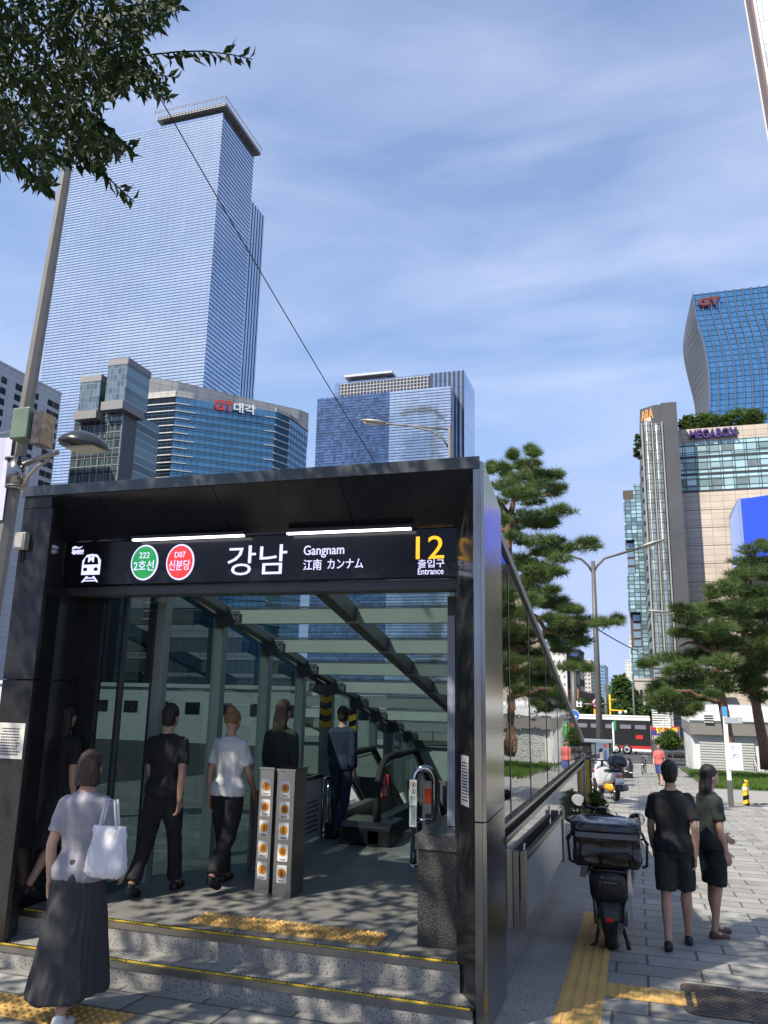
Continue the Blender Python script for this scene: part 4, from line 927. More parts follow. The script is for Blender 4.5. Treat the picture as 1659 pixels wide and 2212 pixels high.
def tuft(mb,p,d,l,n,wd,rng):
    for k in range(n):
        v=(d+Vector((rng.gauss(0,.75),rng.gauss(0,.75),rng.gauss(.05,.55)))).normalized()*l*rng.uniform(.6,1.1)
        s=v.cross(Vector((rng.gauss(0,1),rng.gauss(0,1),rng.gauss(0,1)))); s=s.normalized()*wd if s.length>1e-6 else Vector((wd,0,0))
        mb.add([p-s,p+s,p+v],[(0,1,2)])
def pine(name,label,D,pads,trunk,limbs,mt,dens,l,wd,seed,spread=1.3,cat='tree',group='pine trees'):
    rng=random.Random(seed); P=[aty(x,y,D) for x,y,r in trunk]
    base=P[0]; t=thing(name,label,cat,base,group)
    m=MB(); m.tube(P,[r for _,_,r in trunk],12); tk=m.build('trunk',PBARK,t)
    m=MB()
    for lb in limbs:
        Q=[aty(x,y,D+dd) for x,y,dd in lb]; Q=[Q[0]]+[v for p_,q_ in zip(Q,Q[1:]) for v in (p_.lerp(q_,.5)+Vector((0,rng.uniform(-.1,.1),rng.uniform(-.08,.08)))*D/20,q_)]; m.tube(Q,[.09*(1-.7*i/(len(Q)-1))*D/20*.8 for i in range(len(Q))],7)
    m.build('branch',PBARK,t)
    m=MB()
    pads=pads+[(px+rng.uniform(-.9,.9)*rx,py+rng.uniform(-1.3,1.3)*ry,rx*rng.uniform(.3,.55),ry*rng.uniform(.5,.9)) for px,py,rx,ry in pads for _ in range(1)]
    for px,py,rx,ry in pads:
        Yc=D+rng.uniform(-spread,spread); c=aty(px,py,Yc); sx=rx*Yc/1745; sz=ry*Yc/1745; rx*=.95; ry*=.98; n=int(dens*max(10,rx*ry/30))
        m.tube([c+Vector((-sx*.8,0,-sz*.4)),c+Vector((0,0,-sz*.15)),c+Vector((sx*.9,0,0))],[.03*D/20,.022*D/20,.008*D/20],5)
        for k in range(n):
            while True:
                a,b,e=rng.uniform(-1,1),rng.uniform(-1,1),rng.uniform(-1,1)
                if a*a+b*b+e*e<1: break
            e=e*(1-.45*abs(a)); p=c+Vector((a*sx*.95,b*sx*.6,e*sz*.85))
            tuft(m,p,Vector((a*.9,b*.7,.35+.4*e)),l,11,wd,rng)
    m.build('crown',mt,t,fix=False); return t
zx=lambda x,y,s,ox,oy:((ox+x/s)/1.823,(oy+y/s)/1.823)
def pads(L_,s,ox,oy): return [(*zx(x,y,s,ox,oy),rx/s/1.823,ry/s/1.823) for x,y,rx,ry in L_]
pA=pads([(420,75,50,45),(245,95,45,45),(360,170,130,60),(170,190,80,50),(60,215,50,45),(400,265,190,65),(580,250,70,30),(200,330,130,70),(480,330,120,55),(570,400,95,38),(300,400,150,60),(130,480,80,50),(400,470,120,50),(600,560,190,35),(320,600,200,70),(180,620,80,60),(450,640,150,60),(560,640,70,38),(430,790,190,60),(250,740,110,50),(820,840,170,42),(560,880,180,60),(640,940,100,38),(300,950,120,60),(480,1020,160,60),(620,1050,80,28),(360,1000,100,60),(420,1110,150,70),(330,1180,100,60),(500,1200,120,50),(560,1280,150,70),(400,1280,100,80),(720,1345,90,28),(640,1330,80,60),(620,1450,110,60),(820,1460,220,58),(1000,1460,140,36),(680,1530,190,60),(560,1560,80,60),(720,1620,130,45),(640,1680,80,40),(700,1820,100,36),(820,1820,50,18)],2.074,1900,1750)
T=lambda L_,s,ox,oy:[(*zx(x,y,s,ox,oy),r) for x,y,r in L_]
pine('pine_tree','tall pine with layered needle pads rising behind the sloping end of the entrance',20,pA,
  [(1138,1720,.17)]+T([(215,1500,.15),(210,1200,.13),(205,900,.11),(215,650,.09),(260,420,.06),(340,200,.035)],2.074,1900,1750),
  [T(l_,2.074,1900,1750) for l_ in ([(210,1000,0),(330,930,.2),(520,845,.4),(700,850,.5)],[(210,1420,0),(420,1400,-.4),(520,1415,-.5),(640,1400,-.6),(900,1470,-.6)],[(215,700,0),(120,660,.2),(90,640,.4)],[(215,650,0),(380,620,.3),(600,580,.4)],[(215,1280,0),(400,1290,.4),(600,1330,.5)],[(210,560,0),(180,520,0),(110,470,.2)],[(420,1400,-.4),(520,1530,-.3),(680,1600,-.2)],[(250,450,0),(420,400,.3),(560,400,.4)])],
  NEED,7.2,.22,.0065,3)
R1=[(1560,130,130,50),(1540,220,180,50),(1480,330,150,50),(1620,310,100,60),(1450,460,200,60),(1500,560,200,70),(1620,480,100,70),(1400,720,150,60),(1550,760,150,60),(1640,640,100,80),(1500,900,150,80),(1620,900,90,80),(1450,1080,150,80),(1600,1060,100,80),(1450,1230,130,60),(1600,1300,80,50),(1560,1180,120,60)]
R2=[(1300,430,130,55),(1240,480,70,28),(1200,590,180,38),(1100,640,180,55),(1350,620,200,50),(1000,690,90,40),(1250,760,180,50),(1100,800,180,50),(960,790,70,25),(1300,860,200,60),(1200,940,200,50),(900,990,180,50),(720,1035,60,22),(1080,1000,180,50),(1300,1020,150,60),(1000,1080,150,40),(1150,1150,200,60),(1300,1170,100,50),(900,1210,180,60),(750,1260,60,40),(800,1320,120,60),(1000,1290,150,60),(900,1400,130,48),(1180,1310,100,30),(1050,1370,80,25)]
pine('pine_tree','broad pine with red trunk and low spreading pads beside the white signpost',40,pads(R2,2.0134,2200,2100),
  [(1583,1655,.24)]+T([(1350,1640,.22),(1310,1400,.21),(1270,1200,.19),(1230,1000,.15),(1225,820,.10),(1260,600,.06)],2.0134,2200,2100),
  [T(l_,2.0134,2200,2100) for l_ in ([(1300,1330,0),(1150,1290,-.5),(1040,1250,-.8),(900,1240,-1)],[(1270,1150,0),(1150,1090,.5),(1000,1080,.8)],[(1235,950,0),(1100,870,.3),(950,900,.6)],[(1225,850,0),(1150,830,0),(1060,800,.3)],[(1240,950,0),(1320,900,0),(1370,860,.3)])],
  NEED2,7.5,.40,.012,7)
pine('pine_tree','dark pine at the frame edge standing before the blue screen and white shutters',43,pads(R1,2.0134,2200,2100),
  [(1655,1662,.26)]+T([(1630,1700,.25),(1590,1500,.23),(1555,1300,.21),(1530,1100,.18),(1480,850,.14),(1430,680,.10),(1520,400,.07),(1560,160,.04)],2.0134,2200,2100),
  [T(l_,2.0134,2200,2100) for l_ in ([(1520,1050,0),(1440,1100,0),(1380,1180,.3)],[(1480,850,0),(1560,780,.3),(1640,700,.3)],[(1555,1300,0),(1480,1220,.3),(1420,1210,.5)],[(1500,500,0),(1400,470,.5)])],
  NEED2,7.5,.42,.012,9)
def leafy(name,label,px,pyb,pyt,D,wpx,shape,mt,n,ls,seed,group=None,trunk=True,cat='tree'):
    rng=random.Random(seed); b=aty(px,pyb,D); h=aty(px,pyt,D).z-b.z; w2=wpx*D/1745/2
    t=thing(name,label,cat,b,group)
    if trunk:
        m=MB(); m.tube([b+Vector((0,0,-1)),b+Vector((.1,0,h*.5)),b+Vector((0,0,h*.85))],[w2*.09,w2*.06,w2*.02],8); m.build('trunk',BARK,t)
    m=MB(); cl=[]
    for k in range(max(8,n//45)):
        u=rng.random()
        if shape=='cone': r=w2*(1-u)**.8*(.55+.45*rng.random()); z=.08*h+u*h*.92
        else: r=w2*math.sqrt(max(0,1-(2*u-1)**2))*(.5+.5*rng.random()); z=h*(.18+.82*u) if trunk else h*u
        a=rng.uniform(0,2*PI); cl.append((b+Vector((r*math.cos(a),r*math.sin(a),z)),w2*(.16+.2*rng.random())))
    for c,s in cl:
        for k in range(45):
            p=c+Vector((rng.gauss(0,s*.6),rng.gauss(0,s*.6),rng.gauss(0,s*.45))); leaf(m,p,Vector((rng.gauss(0,1),rng.gauss(0,1),rng.gauss(-.2,.6))),ls*rng.uniform(.7,1.3),ls*.3,rng)
    m.build('crown',mt,t,fix=False); return t
leafy('conifer_tree','tall pointed street tree rising above the bus at the end of the street',1346,1560,1462,135,62,'cone',GREEN,3600,.8,21,'street trees beyond the bus')
leafy('conifer_tree','lower pointed street tree just right of the tall one beyond the bus',1366,1560,1490,150,44,'cone',GREEN,2000,.8,22,'street trees beyond the bus')
leafy('street_tree','round dark street tree behind the round speed limit sign',1283,1560,1510,125,46,'round',GREEN,2200,.7,23,'street trees beyond the bus')
leafy('street_tree','round dark street tree between the speed limit sign and the yellow signal pole',1306,1560,1518,130,40,'round',GREEN,2000,.7,24,'street trees beyond the bus')
leafy('street_tree','round street tree beyond the bus left of the speed limit sign',1256,1560,1512,128,40,'round',GREEN,2000,.7,25,'street trees beyond the bus')
leafy('street_tree','bushy green tree beyond the bus under the yellow signal arm',1336,1562,1518,118,44,'round',GREEN,2000,.7,26,'street trees beyond the bus')
leafy('street_tree','small round tree before the beige stone corner building',1408,1562,1525,112,40,'round',GREEN,1800,.7,27,'street trees beyond the bus')
leafy('hedge_shrub','light green shrub between the red banner and the white shutter building',1452,1608,1582,60,30,'round',SHRUB,1800,.30,28,'shrubs by the white building',False,'shrub')
leafy('hedge_shrub','wide light green shrub in front of the louvred podium',1446,1612,1592,62,40,'round',SHRUB,1800,.30,29,'shrubs by the white building',False,'shrub')
for i,(x,yt,yb,w_,lb) in enumerate(((1487,902,929,40,'small dark shrub at the corner of the cinema roof'),(1528,897,925,56,'wide round shrub on the cinema roof above the purple letters'),(1566,900,921,30,'small round shrub on the cinema roof beside the floodlight'),(1600,888,918,60,'largest round shrub on the cinema roof'),(1632,889,914,40,'shrub on the cinema roof near the picture edge'))):
    leafy('roof_shrub',lb,x,yb,yt,168,w_,'round',SHRUB,1900,.55,40+i,'shrubs on the cinema roof',False,'shrub')
for i,(x,yt,yb) in enumerate(((1379,940,965),(1378,966,990))): leafy('ledge_shrub',('upper','lower')[i]+' small shrub on the side ledge of the dark lift tower',x,yb,yt,168,16,'round',SHRUB,700,.45,60+i,'shrubs on the lift tower ledges',False,'shrub')
# hills at the end of the street
m=MB(); nx=40; vs=[]
for i in range(nx+1):
    x=-300+600*i/nx; h=-3+9*math.sin(i*.5)+5*math.sin(i*1.3+1); vs+=[(x,900,-14),(x,1000,10+h)]
m.add(vs,[(2*i,2*i+2,2*i+3,2*i+1) for i in range(nx)]); struct('hill',m,GREEN)
# grass on the lawn
rng=random.Random(8); m=MB()
for k in range(26000):
    y=32.7+(rng.random()**1.6)*16; x=2.5+rng.random()*9; z=gz(y)+.08; h=rng.uniform(.07,.2); a=rng.uniform(0,PI); dx,dy=.022*math.cos(a),.022*math.sin(a); l=rng.gauss(0,.06)
    m.add([(x-dx,y-dy,z),(x+dx,y+dy,z),(x+l,y+rng.gauss(0,.05),z+h)],[(0,1,2)])
tag(m.build('lawn_grass',leafmat('lawn blade',(.085,.15,.03),.35,1.0),fix=False),'short sunlit green grass in front of the white building','grass',kind='stuff')

# ---------------------------------------------------------------- poles, lamps, cables
POLE=mat('grey beige pole paint',(.17,.16,.142),.5,var=.12,vscale=2); POLED=mat('dark pole paint',(.09,.09,.085),.45,var=.1)
LAMPG=mat('lamp head grey',(.05,.053,.058),.25,metal=.5); LENS=mat('lamp lens',(.45,.42,.33),.3)
D=11
t=thing('lamp_pole','thick beige eight-sided lamp pole left of the entrance with boxes and one lamp arm','lamp post',(aty(30,1041,D).x-.3,D,gz(D)))
p0,p1=aty(30,1041,D),aty(144,367,D); dv=(p1-p0)/(p1.z-p0.z)
A=p0+dv*(gz(D)-p0.z); B=p0+dv*(11.8-p0.z)
m=MB(); n=8
m.smooth=False
ra=.175;rb=.085
vs=[(A.x+ra*math.cos(R(22.5+45*k)),A.y+ra*math.sin(R(22.5+45*k)),A.z) for k in range(8)]+[(B.x+rb*math.cos(R(22.5+45*k)),B.y+rb*math.sin(R(22.5+45*k)),B.z) for k in range(8)]
m.add(vs,[tuple(range(8))[::-1],tuple(range(8,16))]+[(k,(k+1)%8,8+(k+1)%8,8+k) for k in range(8)]); m.build('shaft',POLE,t)
q=lambda z,y:((z/3.16)/1.823,(1300+y/3.16)/1.823)
m=MB(); a=aty(*q(240,1600),D); b=aty(*q(200,1985),D); m.cyl(b,a,.20,16); m.build('steel_wrap',STEEL,t)
for y in (1620,1960): c=aty(*q(215,y),D); m=MB(); m.cyl(c-Vector((0,0,.02)),c+Vector((0,0,.02)),.212,16); m.build('clamp_band',POLED,t)
a=aty(*q(340,1010),D-.2); b=aty(*q(340,1390),D-.2); c=(a+b)/2; h=(a.z-b.z)/2
m=MB(); m.box(c.x-.17,c.x+.2,D-.42,D-.1,c.z-h,c.z+h); m.build('control_box',mat('sage box',(.13,.18,.13),.4,var=.15,vscale=4),t,bevel=.03,seg=3)
a=aty(*q(515,1075),D-.1); b=aty(*q(495,1470),D-.1)
m=MB(); m.box(c.x+.23,c.x+.43,D-.35,D,b.z,a.z); m.build('steel_box',mat('brown steel box',(.16,.13,.10),.2,metal=.8,var=.5,vscale=9),t,bevel=.01)
m=MB(); P=[aty(*q(x,y),D-.1) for x,y in ((300,1670),(500,1590),(720,1515))]; m.tube(P,.05,10); P=[aty(*q(x,y),D-.1) for x,y in ((275,1960),(340,1840),(460,1700),(620,1610))]; m.tube(P,.03,8); m.build('lamp_arm',mat('arm steel',(.30,.27,.24),.3,metal=.6),t)
c=aty(*q(1060,1425),D-.1); W_=(aty(*q(1330,1440),D-.1)-aty(*q(790,1440),D-.1)).length/2
rot=Matrix.Rotation(R(-6),3,'Y')
m=MB(); rings=[]
for u in range(13):
    s_=u/12; x=-W_+2*W_*s_; hw=.40*math.sin(PI*min(1,.12+.88*s_))**.6*(.55 if s_<.12 else 1); hh=.28*math.sin(PI*(.06+.9*s_))**.8
    rings.append([c+Vector((x,hw*math.cos(PI*k/10),hh*math.sin(PI*k/10)-.05+ .10*(s_-.5)*-1)) for k in range(11)])
m.smooth=True; m.loft(rings); hd=m.build('lamp_head',LAMPG,t)
m=MB(); m.box(c.x-.25,c.x+W_*.72,c.y-.2,c.y+.2,c.z-.11,c.z-.055); m.build('lamp_lens',LENS,hd,bevel=.02)
# pale banner hung from that pole
a=aty(0,945,D-.2); b=aty(18,1050,D-.2)
t=thing('hanging_banner','pale lilac cloth banner hanging left of the thick beige pole','banner',(a.x-.2,D-.2,b.z))
m=MB(); 
for k in range(8):
    x0,x1=a.x-1.0+(b.x-.06-a.x+1.0)*k/8,a.x-1.0+(b.x-.06-a.x+1.0)*(k+1)/8; y0,y1=D-.2+.04*math.sin(k*1.1),D-.2+.04*math.sin((k+1)*1.1)
    m.add([(x0,y0,b.z-.6),(x1,y1,b.z-.6),(x1,y1,a.z),(x0,y0,a.z),(x0,y0+.01,b.z-.6),(x1,y1+.01,b.z-.6),(x1,y1+.01,a.z),(x0,y0+.01,a.z)],[(0,1,2,3),(7,6,5,4)])
m.build('cloth',mat('lilac cloth',(.52,.50,.62),.8,var=.06),t)
m=MB(); m.tube([(a.x-.95,D-.2,a.z+.02),(A.x+.3,D-.15,a.z+.12)],.02,6); m.build('rod',CHROME,t)
def lamp_post(label,D,px,pyt,rad,arms,group='street lamps',pyb=None,mt=POLED,name='street_lamp'):
    tp=aty(px,pyt,D); bz=gz(D); t=thing(name,label,'street lamp',(tp.x,D,bz),group)
    m=MB(); m.tube([(tp.x,D,bz-.2),(tp.x,D,bz+(tp.z-bz)*.5),tp],[rad,rad*.85,rad*.6],12); m.build('shaft',mt,t)
    for pts,hl in arms:
        P=[aty(x,y,D) for x,y in pts]; m=MB(); m.tube(P,rad*.38,8); ar=m.build('arm',mt,t)
        if hl:
            e=P[-1]; d=(P[-1]-P[-2]).normalized(); m=MB(); rings=[]
            for u in range(9):
                s_=u/8; hw=hl*.2*math.sin(PI*(.1+.85*s_))**.7; rings.append([e+d*hl*s_+Vector((0,hw*math.cos(2*PI*k/12),hw*.45*math.sin(2*PI*k/12)+hl*.03)) for k in range(12)])
            m.smooth=True; m.loft(rings); h_=m.build('lamp_head',mat('lamp head pale',(.30,.29,.27),.4,metal=.3),ar)
            m=MB(); m.obox(e+d*hl*.55+Vector((0,0,-hl*.045)),d*hl*.28,(0,hl*.1,0),(0,0,hl*.02)); m.build('lamp_lens',LENS,h_)
    return t
lamp_post('single-arm grey street lamp rising behind the entrance roof before the central tower',18,971,922,.065,[([(970,928),(900,921),(832,915)],.68),([(969,968),(955,945),(930,930),(895,922)],0)],mt=POLE)
lamp_post('tall two-armed street lamp standing before the bus',37,1281,1212,.15,[([(1281,1238),(1290,1222),(1306,1206),(1330,1199),(1384,1183)],1.1),([(1281,1238),(1271,1222),(1256,1208),(1232,1202),(1200,1197)],.9)])
t=lamp_post('grey street lamp with its head before the lift tower and its pole in the pine',60,1535,1310,.12,[([(1535,1322),(1500,1330),(1440,1324)],1.3)],mt=POLE)
lamp_post('slim dark street lamp before the beige stone corner building',96,1367,1478,.14,[([(1367,1478),(1362,1472)],.9)])
def sign_pole(name,label,D,px,pyt,rad,cat='sign post',mt=POLED,group=None):
    tp=aty(px,pyt,D); bz=gz(D); t=thing(name,label,cat,(tp.x,D,bz),group); m=MB(); m.cyl((tp.x,D,bz-.2),tp,rad,12); m.build('shaft',mt,t); return t,tp
t,tp=sign_pole('traffic_mast','thick dark traffic mast with a long sign arm at the end of the mirror wall',60,1238,1440,.22)
m=MB(); a,b=aty(1236,1521,59.9),aty(1312,1521,59.9); m.cyl(a,b,.07,8); m.build('arm',POLE,t)
a,b=aty(1245,1514,59.8),aty(1258,1527,59.8); m=MB(); m.box(a.x,b.x,59.75,59.82,b.z,a.z); s_=m.build('sign_plate',WHITE,t)
m=MB(); 
for i in range(2):
    for j in range(2): x=a.x+.1+.24*i; z=b.z+.08+.22*j; m.box(x,x+.15,59.73,59.745,z,z+.13)
m.build('sign_marks',mat('dark ink',(.05,.05,.055),.7),s_)
m=MB(); c=aty(1268,1502,59.8); m.obox(c,(.55,0,-.12),(0,.2,0),(.06,0,.22)); m.build('signal_head',BLACK,t,bevel=.06)
t,tp=sign_pole('speed_sign','round speed limit sign with red rim above a yellow box','road sign',1,1,1) if False else sign_pole('speed_sign','round speed limit sign with red rim above a yellow box beyond the lamp post',96,1289,1505,.07,'road sign',POLE)
c=aty(1289,1518,95.8); m=MB(); slab(m,disc(c,(1,0,0),(0,0,1),.55,28),(0,-1,0),.03); s_=m.build('sign_disc',RED,t); m=MB(); slab(m,disc(c+Vector((0,-.032,0)),(1,0,0),(0,0,1),.43,28),(0,-1,0),.01); f_=m.build('sign_face',WHITE,s_)
lettering(f_,'lettering','50',mat('dark ink',(.05,.05,.055),.7),c+Vector((0,-.044,0)),(1,0,0),(0,0,1),-.3,.3,-.2,.2,.01,.03)
a,b=aty(1282,1531,95.8),aty(1296,1545,95.8); m=MB(); m.box(a.x,b.x,95.8,95.95,b.z-.4,a.z); m.build('yellow_box',mat('signal yellow',(.8,.42,.02),.5),t)
t,tp=sign_pole('direction_sign','round blue arrow sign peeping out behind the mirror wall','road sign',1,1,1) if False else sign_pole('direction_sign','round blue arrow sign peeping out behind the sloping mirror wall',46,1236,1530,.05,'road sign',POLE)
c=aty(1240,1545,45.8); m=MB(); slab(m,disc(c,(1,0,0),(0,0,1),.30,28),(0,-1,0),.02); s_=m.build('sign_disc',WHITE,t); m=MB(); slab(m,disc(c+Vector((0,-.022,0)),(1,0,0),(0,0,1),.27,28),(0,-1,0),.01); f_=m.build('sign_face',mat('sign blue',(.02,.14,.6),.4),s_)
m=MB(); slab(m,[c+Vector((a_,-.034,b_)) for a_,b_ in ((-.16,.06),(.02,-.02),(.0,.06),(.17,-.09),(-.02,-.18),(-.01,-.1),(-.18,-.02))],(0,-1,0),.008); m.build('arrow',WHITE,f_)
t,tp=sign_pole('signal_mast','yellow traffic signal mast with a short arm before the conifers',97,1317,1500,.11,'traffic signal',mat('signal yellow',(.8,.42,.02),.5))
m=MB(); a,b=aty(1317,1534,96.9),aty(1352,1536,96.9); m.cyl(a,b,.09,8); a,b=aty(1317,1512,96.9),aty(1332,1512,96.9); m.cyl(a,b,.05,8); m.build('arm',mat('signal yellow',(.8,.42,.02),.5),t)
c=aty(1340,1540,96.8); m=MB(); m.ell(c,.22,.22,.25); m.ell(aty(1352,1538,96.8),.16,.16,.2); m.build('camera_dome',WHITE,t)
t,tp=sign_pole('bus_lane_post','grey traffic post left of the yellow signal mast',94,1307,1478,.16)
t,tp=sign_pole('pedestrian_sign_post','white post with a green sign beside the two-armed lamp','sign post',1,1,1) if False else sign_pole('pedestrian_sign_post','slim white post with a small green plate in front of the bus',50,1324,1560,.05,'sign post',WHITE)
m=MB(); c=aty(1327,1566,49.9); m.box(c.x-.06,c.x+.1,49.85,49.93,c.z-.3,c.z+.25); m.build('plate',mat('sign green',(.02,.22,.10),.5),t)
CAB=mat('black cable',(.012,.012,.014),.6)
def cable(name,label,a,b,sag,r):
    m=MB(); P=[]
    for k in range(17): u=k/16; p=a.lerp(b,u); p.z-=sag*4*u*(1-u); P.append(p)
    m.tube(P,r,6); o=m.build(name,CAB); tag(o,label,'cable')
cable('overhead_cable','black cable running slantwise from the tree across the tower to the entrance roof',aty(240,25,9),aty(818,1012,17),.10,.011)
cable('overhead_cable','thin black cable from the two-armed lamp towards the lift tower',aty(1284,1355,37),aty(1400,1416,60),.1,.03)
cable('overhead_cable','dark street cable low over the junction beside the traffic mast',aty(1238,1460,60),aty(1290,1535,80),.3,.04)

# ---------------------------------------------------------------- fittings at the entrance
def pan(mb,c,U,V,u0,u1,v0,v1,d=.004):   # thin plate on a plane
    c,U,V=Vector(c),Vector(U).normalized(),Vector(V).normalized(); W=U.cross(V)
    mb.obox(c+U*(u0+u1)/2+V*(v0+v1)/2+W*d/2,U*(u1-u0)/2,V*(v1-v0)/2,W*d/2); return mb
def notice(name,label,O,U,V,w,h,lines,title=None,cat='notice'):
    t=thing(name,label,cat,O); m=MB(); pan(m,O,U,V,0,w,0,h,.003); p=m.build('sheet',PAPER,t)
    W=Vector(U).normalized().cross(Vector(V).normalized()); m=MB(); O2=Vector(O)+W*.0035; rng=random.Random(len(label)); y=h*.9
    for k in range(lines):
        y-=h*.8/lines; a=rng.uniform(.1,.2)*w; b=w-rng.uniform(.08,.25)*w; x=a
        while x<b: l=rng.uniform(.03,.09)*w; pan(m,O2,U,V,x,min(x+l,b),y,y+h*.36/lines,.001); x+=l+.02*w
    m.build('printed_lines',INK,p)
    return t
notice('paper_notice','grey printed paper notice taped to the left black granite pillar',(-4.665,5.098,-.583),(1,0,0),(0,0,1),.245,.26,10)
sp=(Vector((-1.16,5.42,0))-Vector((-.975,5.115,0))).normalized(); O=Vector((-1.16,5.42,0))-sp*0; spn=Vector((-sp.y,sp.x,0))
O=atx(1008,1710,-1.10); O=Vector((-.975,5.115,0))+sp*.25+Vector((0,0,-.735)); 
if (spn.x>0): spn=-spn
notice('paper_notice','narrow white printed notice on the inner face of the steel edged pillar',O+spn*.003,-sp,(0,0,1),.14,.31,13)
t=thing('junction_box','small grey junction box high on the left granite pillar','box',(-4.64,5.08,1.02)); m=MB(); m.box(-4.692,-4.585,5.04,5.099,1.015,1.155); m.build('box_body',mat('box grey',(.33,.32,.29),.5,var=.1),t,bevel=.008); m=MB(); m.box(-4.675,-4.60,5.034,5.04,1.03,1.14); m.build('cover',mat('box cover grey',(.38,.37,.34),.5),t); m=MB(); m.cyl((-4.64,5.08,1.016),(-4.64,5.08,.92),.008,8); m.build('conduit',BLACK,t)
q=aty(693,1266,5.95)
t=thing('dome_camera','white dome surveillance camera hanging below the sign by the roof beam','camera',(q.x,5.95,q.z)); m=MB(); m.cyl((q.x,5.95,q.z+.02),(q.x,5.95,q.z-.012),.05,20); m.lathe([(.05,-.012),(.046,-.045),(.035,-.055)],(q.x,5.95,q.z),20); m.build('housing',mat('camera cream',(.5,.47,.40),.4),t); m=MB(); m.ell((q.x,5.95,q.z-.052),.033,.033,.033); m.build('lens_dome',mat('black dome',(.01,.01,.012),.05),t); m=MB(); m.cyl((q.x,5.95,q.z+.02),(q.x,5.95,q.z+.10),.018,10); m.box(q.x-.04,q.x+.13,5.9,6.0,q.z+.075,q.z+.09); m.build('bracket',STEELD,t)
# two steel posts with pictogram stickers
def info_post(x0,x1,y0,y1,label):
    t=thing('information_post',label,'post',((x0+x1)/2,(y0+y1)/2,FL),'steel posts with round orange stickers'); m=MB(); m.box(x0,x1,y0,y1,FL,FL+.98); m.build('body',STEELD,t,bevel=.006)
    m=MB(); m.box(x0-.004,x1+.004,y0-.004,y1+.004,FL+.981,FL+1.0); m.build('cap',STEEL,t)
    c=(x0+x1)/2
    for k in range(5):
        z=FL+.11+.165*k; m=MB(); m.prismY([(c+a,z+b) for a,b in rrect(-.045,.045,0,.135,.01,3)],y0-.003,y0-.0005); s_=m.build('sticker',WHITE,t)
        m=MB(); slab(m,disc((c,y0-.0031,z+.075),(1,0,0),(0,0,1),.036,24),(0,-1,0),.0015); d_=m.build('orange_disc',ORANGE,s_)
        m=MB(); 
        if k%2: m.prismY([(c-.018,z+.055),(c+.018,z+.055),(c+.018,z+.082),(c,z+.1),(c-.018,z+.082)],y0-.006,y0-.0047)
        else: m.prismY([(c-.006,z+.05),(c+.006,z+.05),(c+.01,z+.08),(c+.004,z+.1),(c-.004,z+.1),(c-.01,z+.08)],y0-.006,y0-.0047)
        m.box(c-.03,c+.03,y0-.0045,y0-.0031,z+.016,z+.02); m.box(c-.024,c+.024,y0-.0045,y0-.0031,z+.008,z+.012)
        m.build('symbol',mat('brown mark',(.25,.10,.02),.6),s_)
info_post(-2.91,-2.745,6.39,6.66,'steel post with clear orange round stickers nearest the entrance middle')
info_post(-3.10,-2.965,6.45,6.70,'steel post with faded round stickers just behind its twin')
# inverted-U steel bollard with no-entry strip
bx,by=-2.13,7.95
t=thing('steel_barrier','inverted U steel bollard with a white no-entry strip before the escalator','bollard',(bx,by,FL)); m=MB()
P=[(bx,by,FL),(bx,by,FL+.80)]+[(bx+.10-.10*math.cos(PI*k/8),by+.04*k/8,FL+.80+.11*math.sin(PI*k/8)) for k in range(1,9)]+[(bx+.20,by+.04,FL)]
m.tube(P,.034,14); m.cyl((bx,by,FL+.42),(bx+.2,by+.04,FL+.42),.02,8); m.build('tube',CHROME,t)
for fx,fy in ((bx,by),(bx+.2,by+.04)): m=MB(); m.lathe([(.034,.02),(.055,.012),(.058,0)],(fx,fy,FL),18); m.build('foot_plate',CHROME,t)
m=MB(); m.box(bx-.036,bx+.036,by-.0395,by-.035,FL+.36,FL+.80); s_=m.build('warning_strip',WHITE,t)
lettering(s_,'lettering','진\n입\n금\n지',INK,(bx,by-.04,FL),(1,0,0),(0,0,1),-.024,.024,.37,.56,.001,.01)
lettering(s_,'lettering','유\n모\n차',INK,(bx,by-.04,FL),(1,0,0),(0,0,1),.004,.026,.575,.65,.001); lettering(s_,'lettering','휠\n체\n어',INK,(bx,by-.04,FL),(1,0,0),(0,0,1),-.026,-.004,.575,.65,.001)
for z in (.69,.755):
    m=MB(); slab(m,disc((bx,by-.0402,FL+z),(1,0,0),(0,0,1),.026,22),(0,-1,0),.001); c_=m.build('prohibition_ring',RED,s_); m=MB(); slab(m,disc((bx,by-.0415,FL+z),(1,0,0),(0,0,1),.020,22),(0,-1,0),.001); f_=m.build('ring_face',WHITE,s_)
    m=MB(); slab(m,[(bx+u,by-.043,FL+z+v) for u,v in ((-.008,-.014),(.01,-.012),(.006,.004),(.01,.012),(0,.015),(-.006,.004))],(0,-1,0),.001); m.build('symbol',INK,s_)
# control post
a=aty(912,1690,8.7); b=aty(944,1690,8.7)
t=thing('control_post','slim steel control box with a dark red display beside the escalator','control post',((a.x+b.x)/2,8.75,FL)); m=MB(); m.box(a.x,b.x,8.7,8.86,FL,a.z); m.build('body',STEELD,t,bevel=.006)
w_=b.x-a.x
m=MB(); m.box(a.x+w_*.16,a.x+w_*.84,8.694,8.699,a.z-.215,a.z-.06); m.build('red_display',mat('dark red display',(.10,.018,.008),.25,emit=(.5,.05,.01),estr=.12),t)
for z in (-.36,-.43): m=MB(); m.box(a.x+w_*.25,a.x+w_*.72,8.694,8.699,a.z+z,a.z+z+.04); m.build('small_display',BLACK,t)
m=MB(); m.box(a.x+w_*.2,a.x+w_*.5,8.693,8.699,FL+.12,FL+.2); m.build('label_plate',WHITE,t)
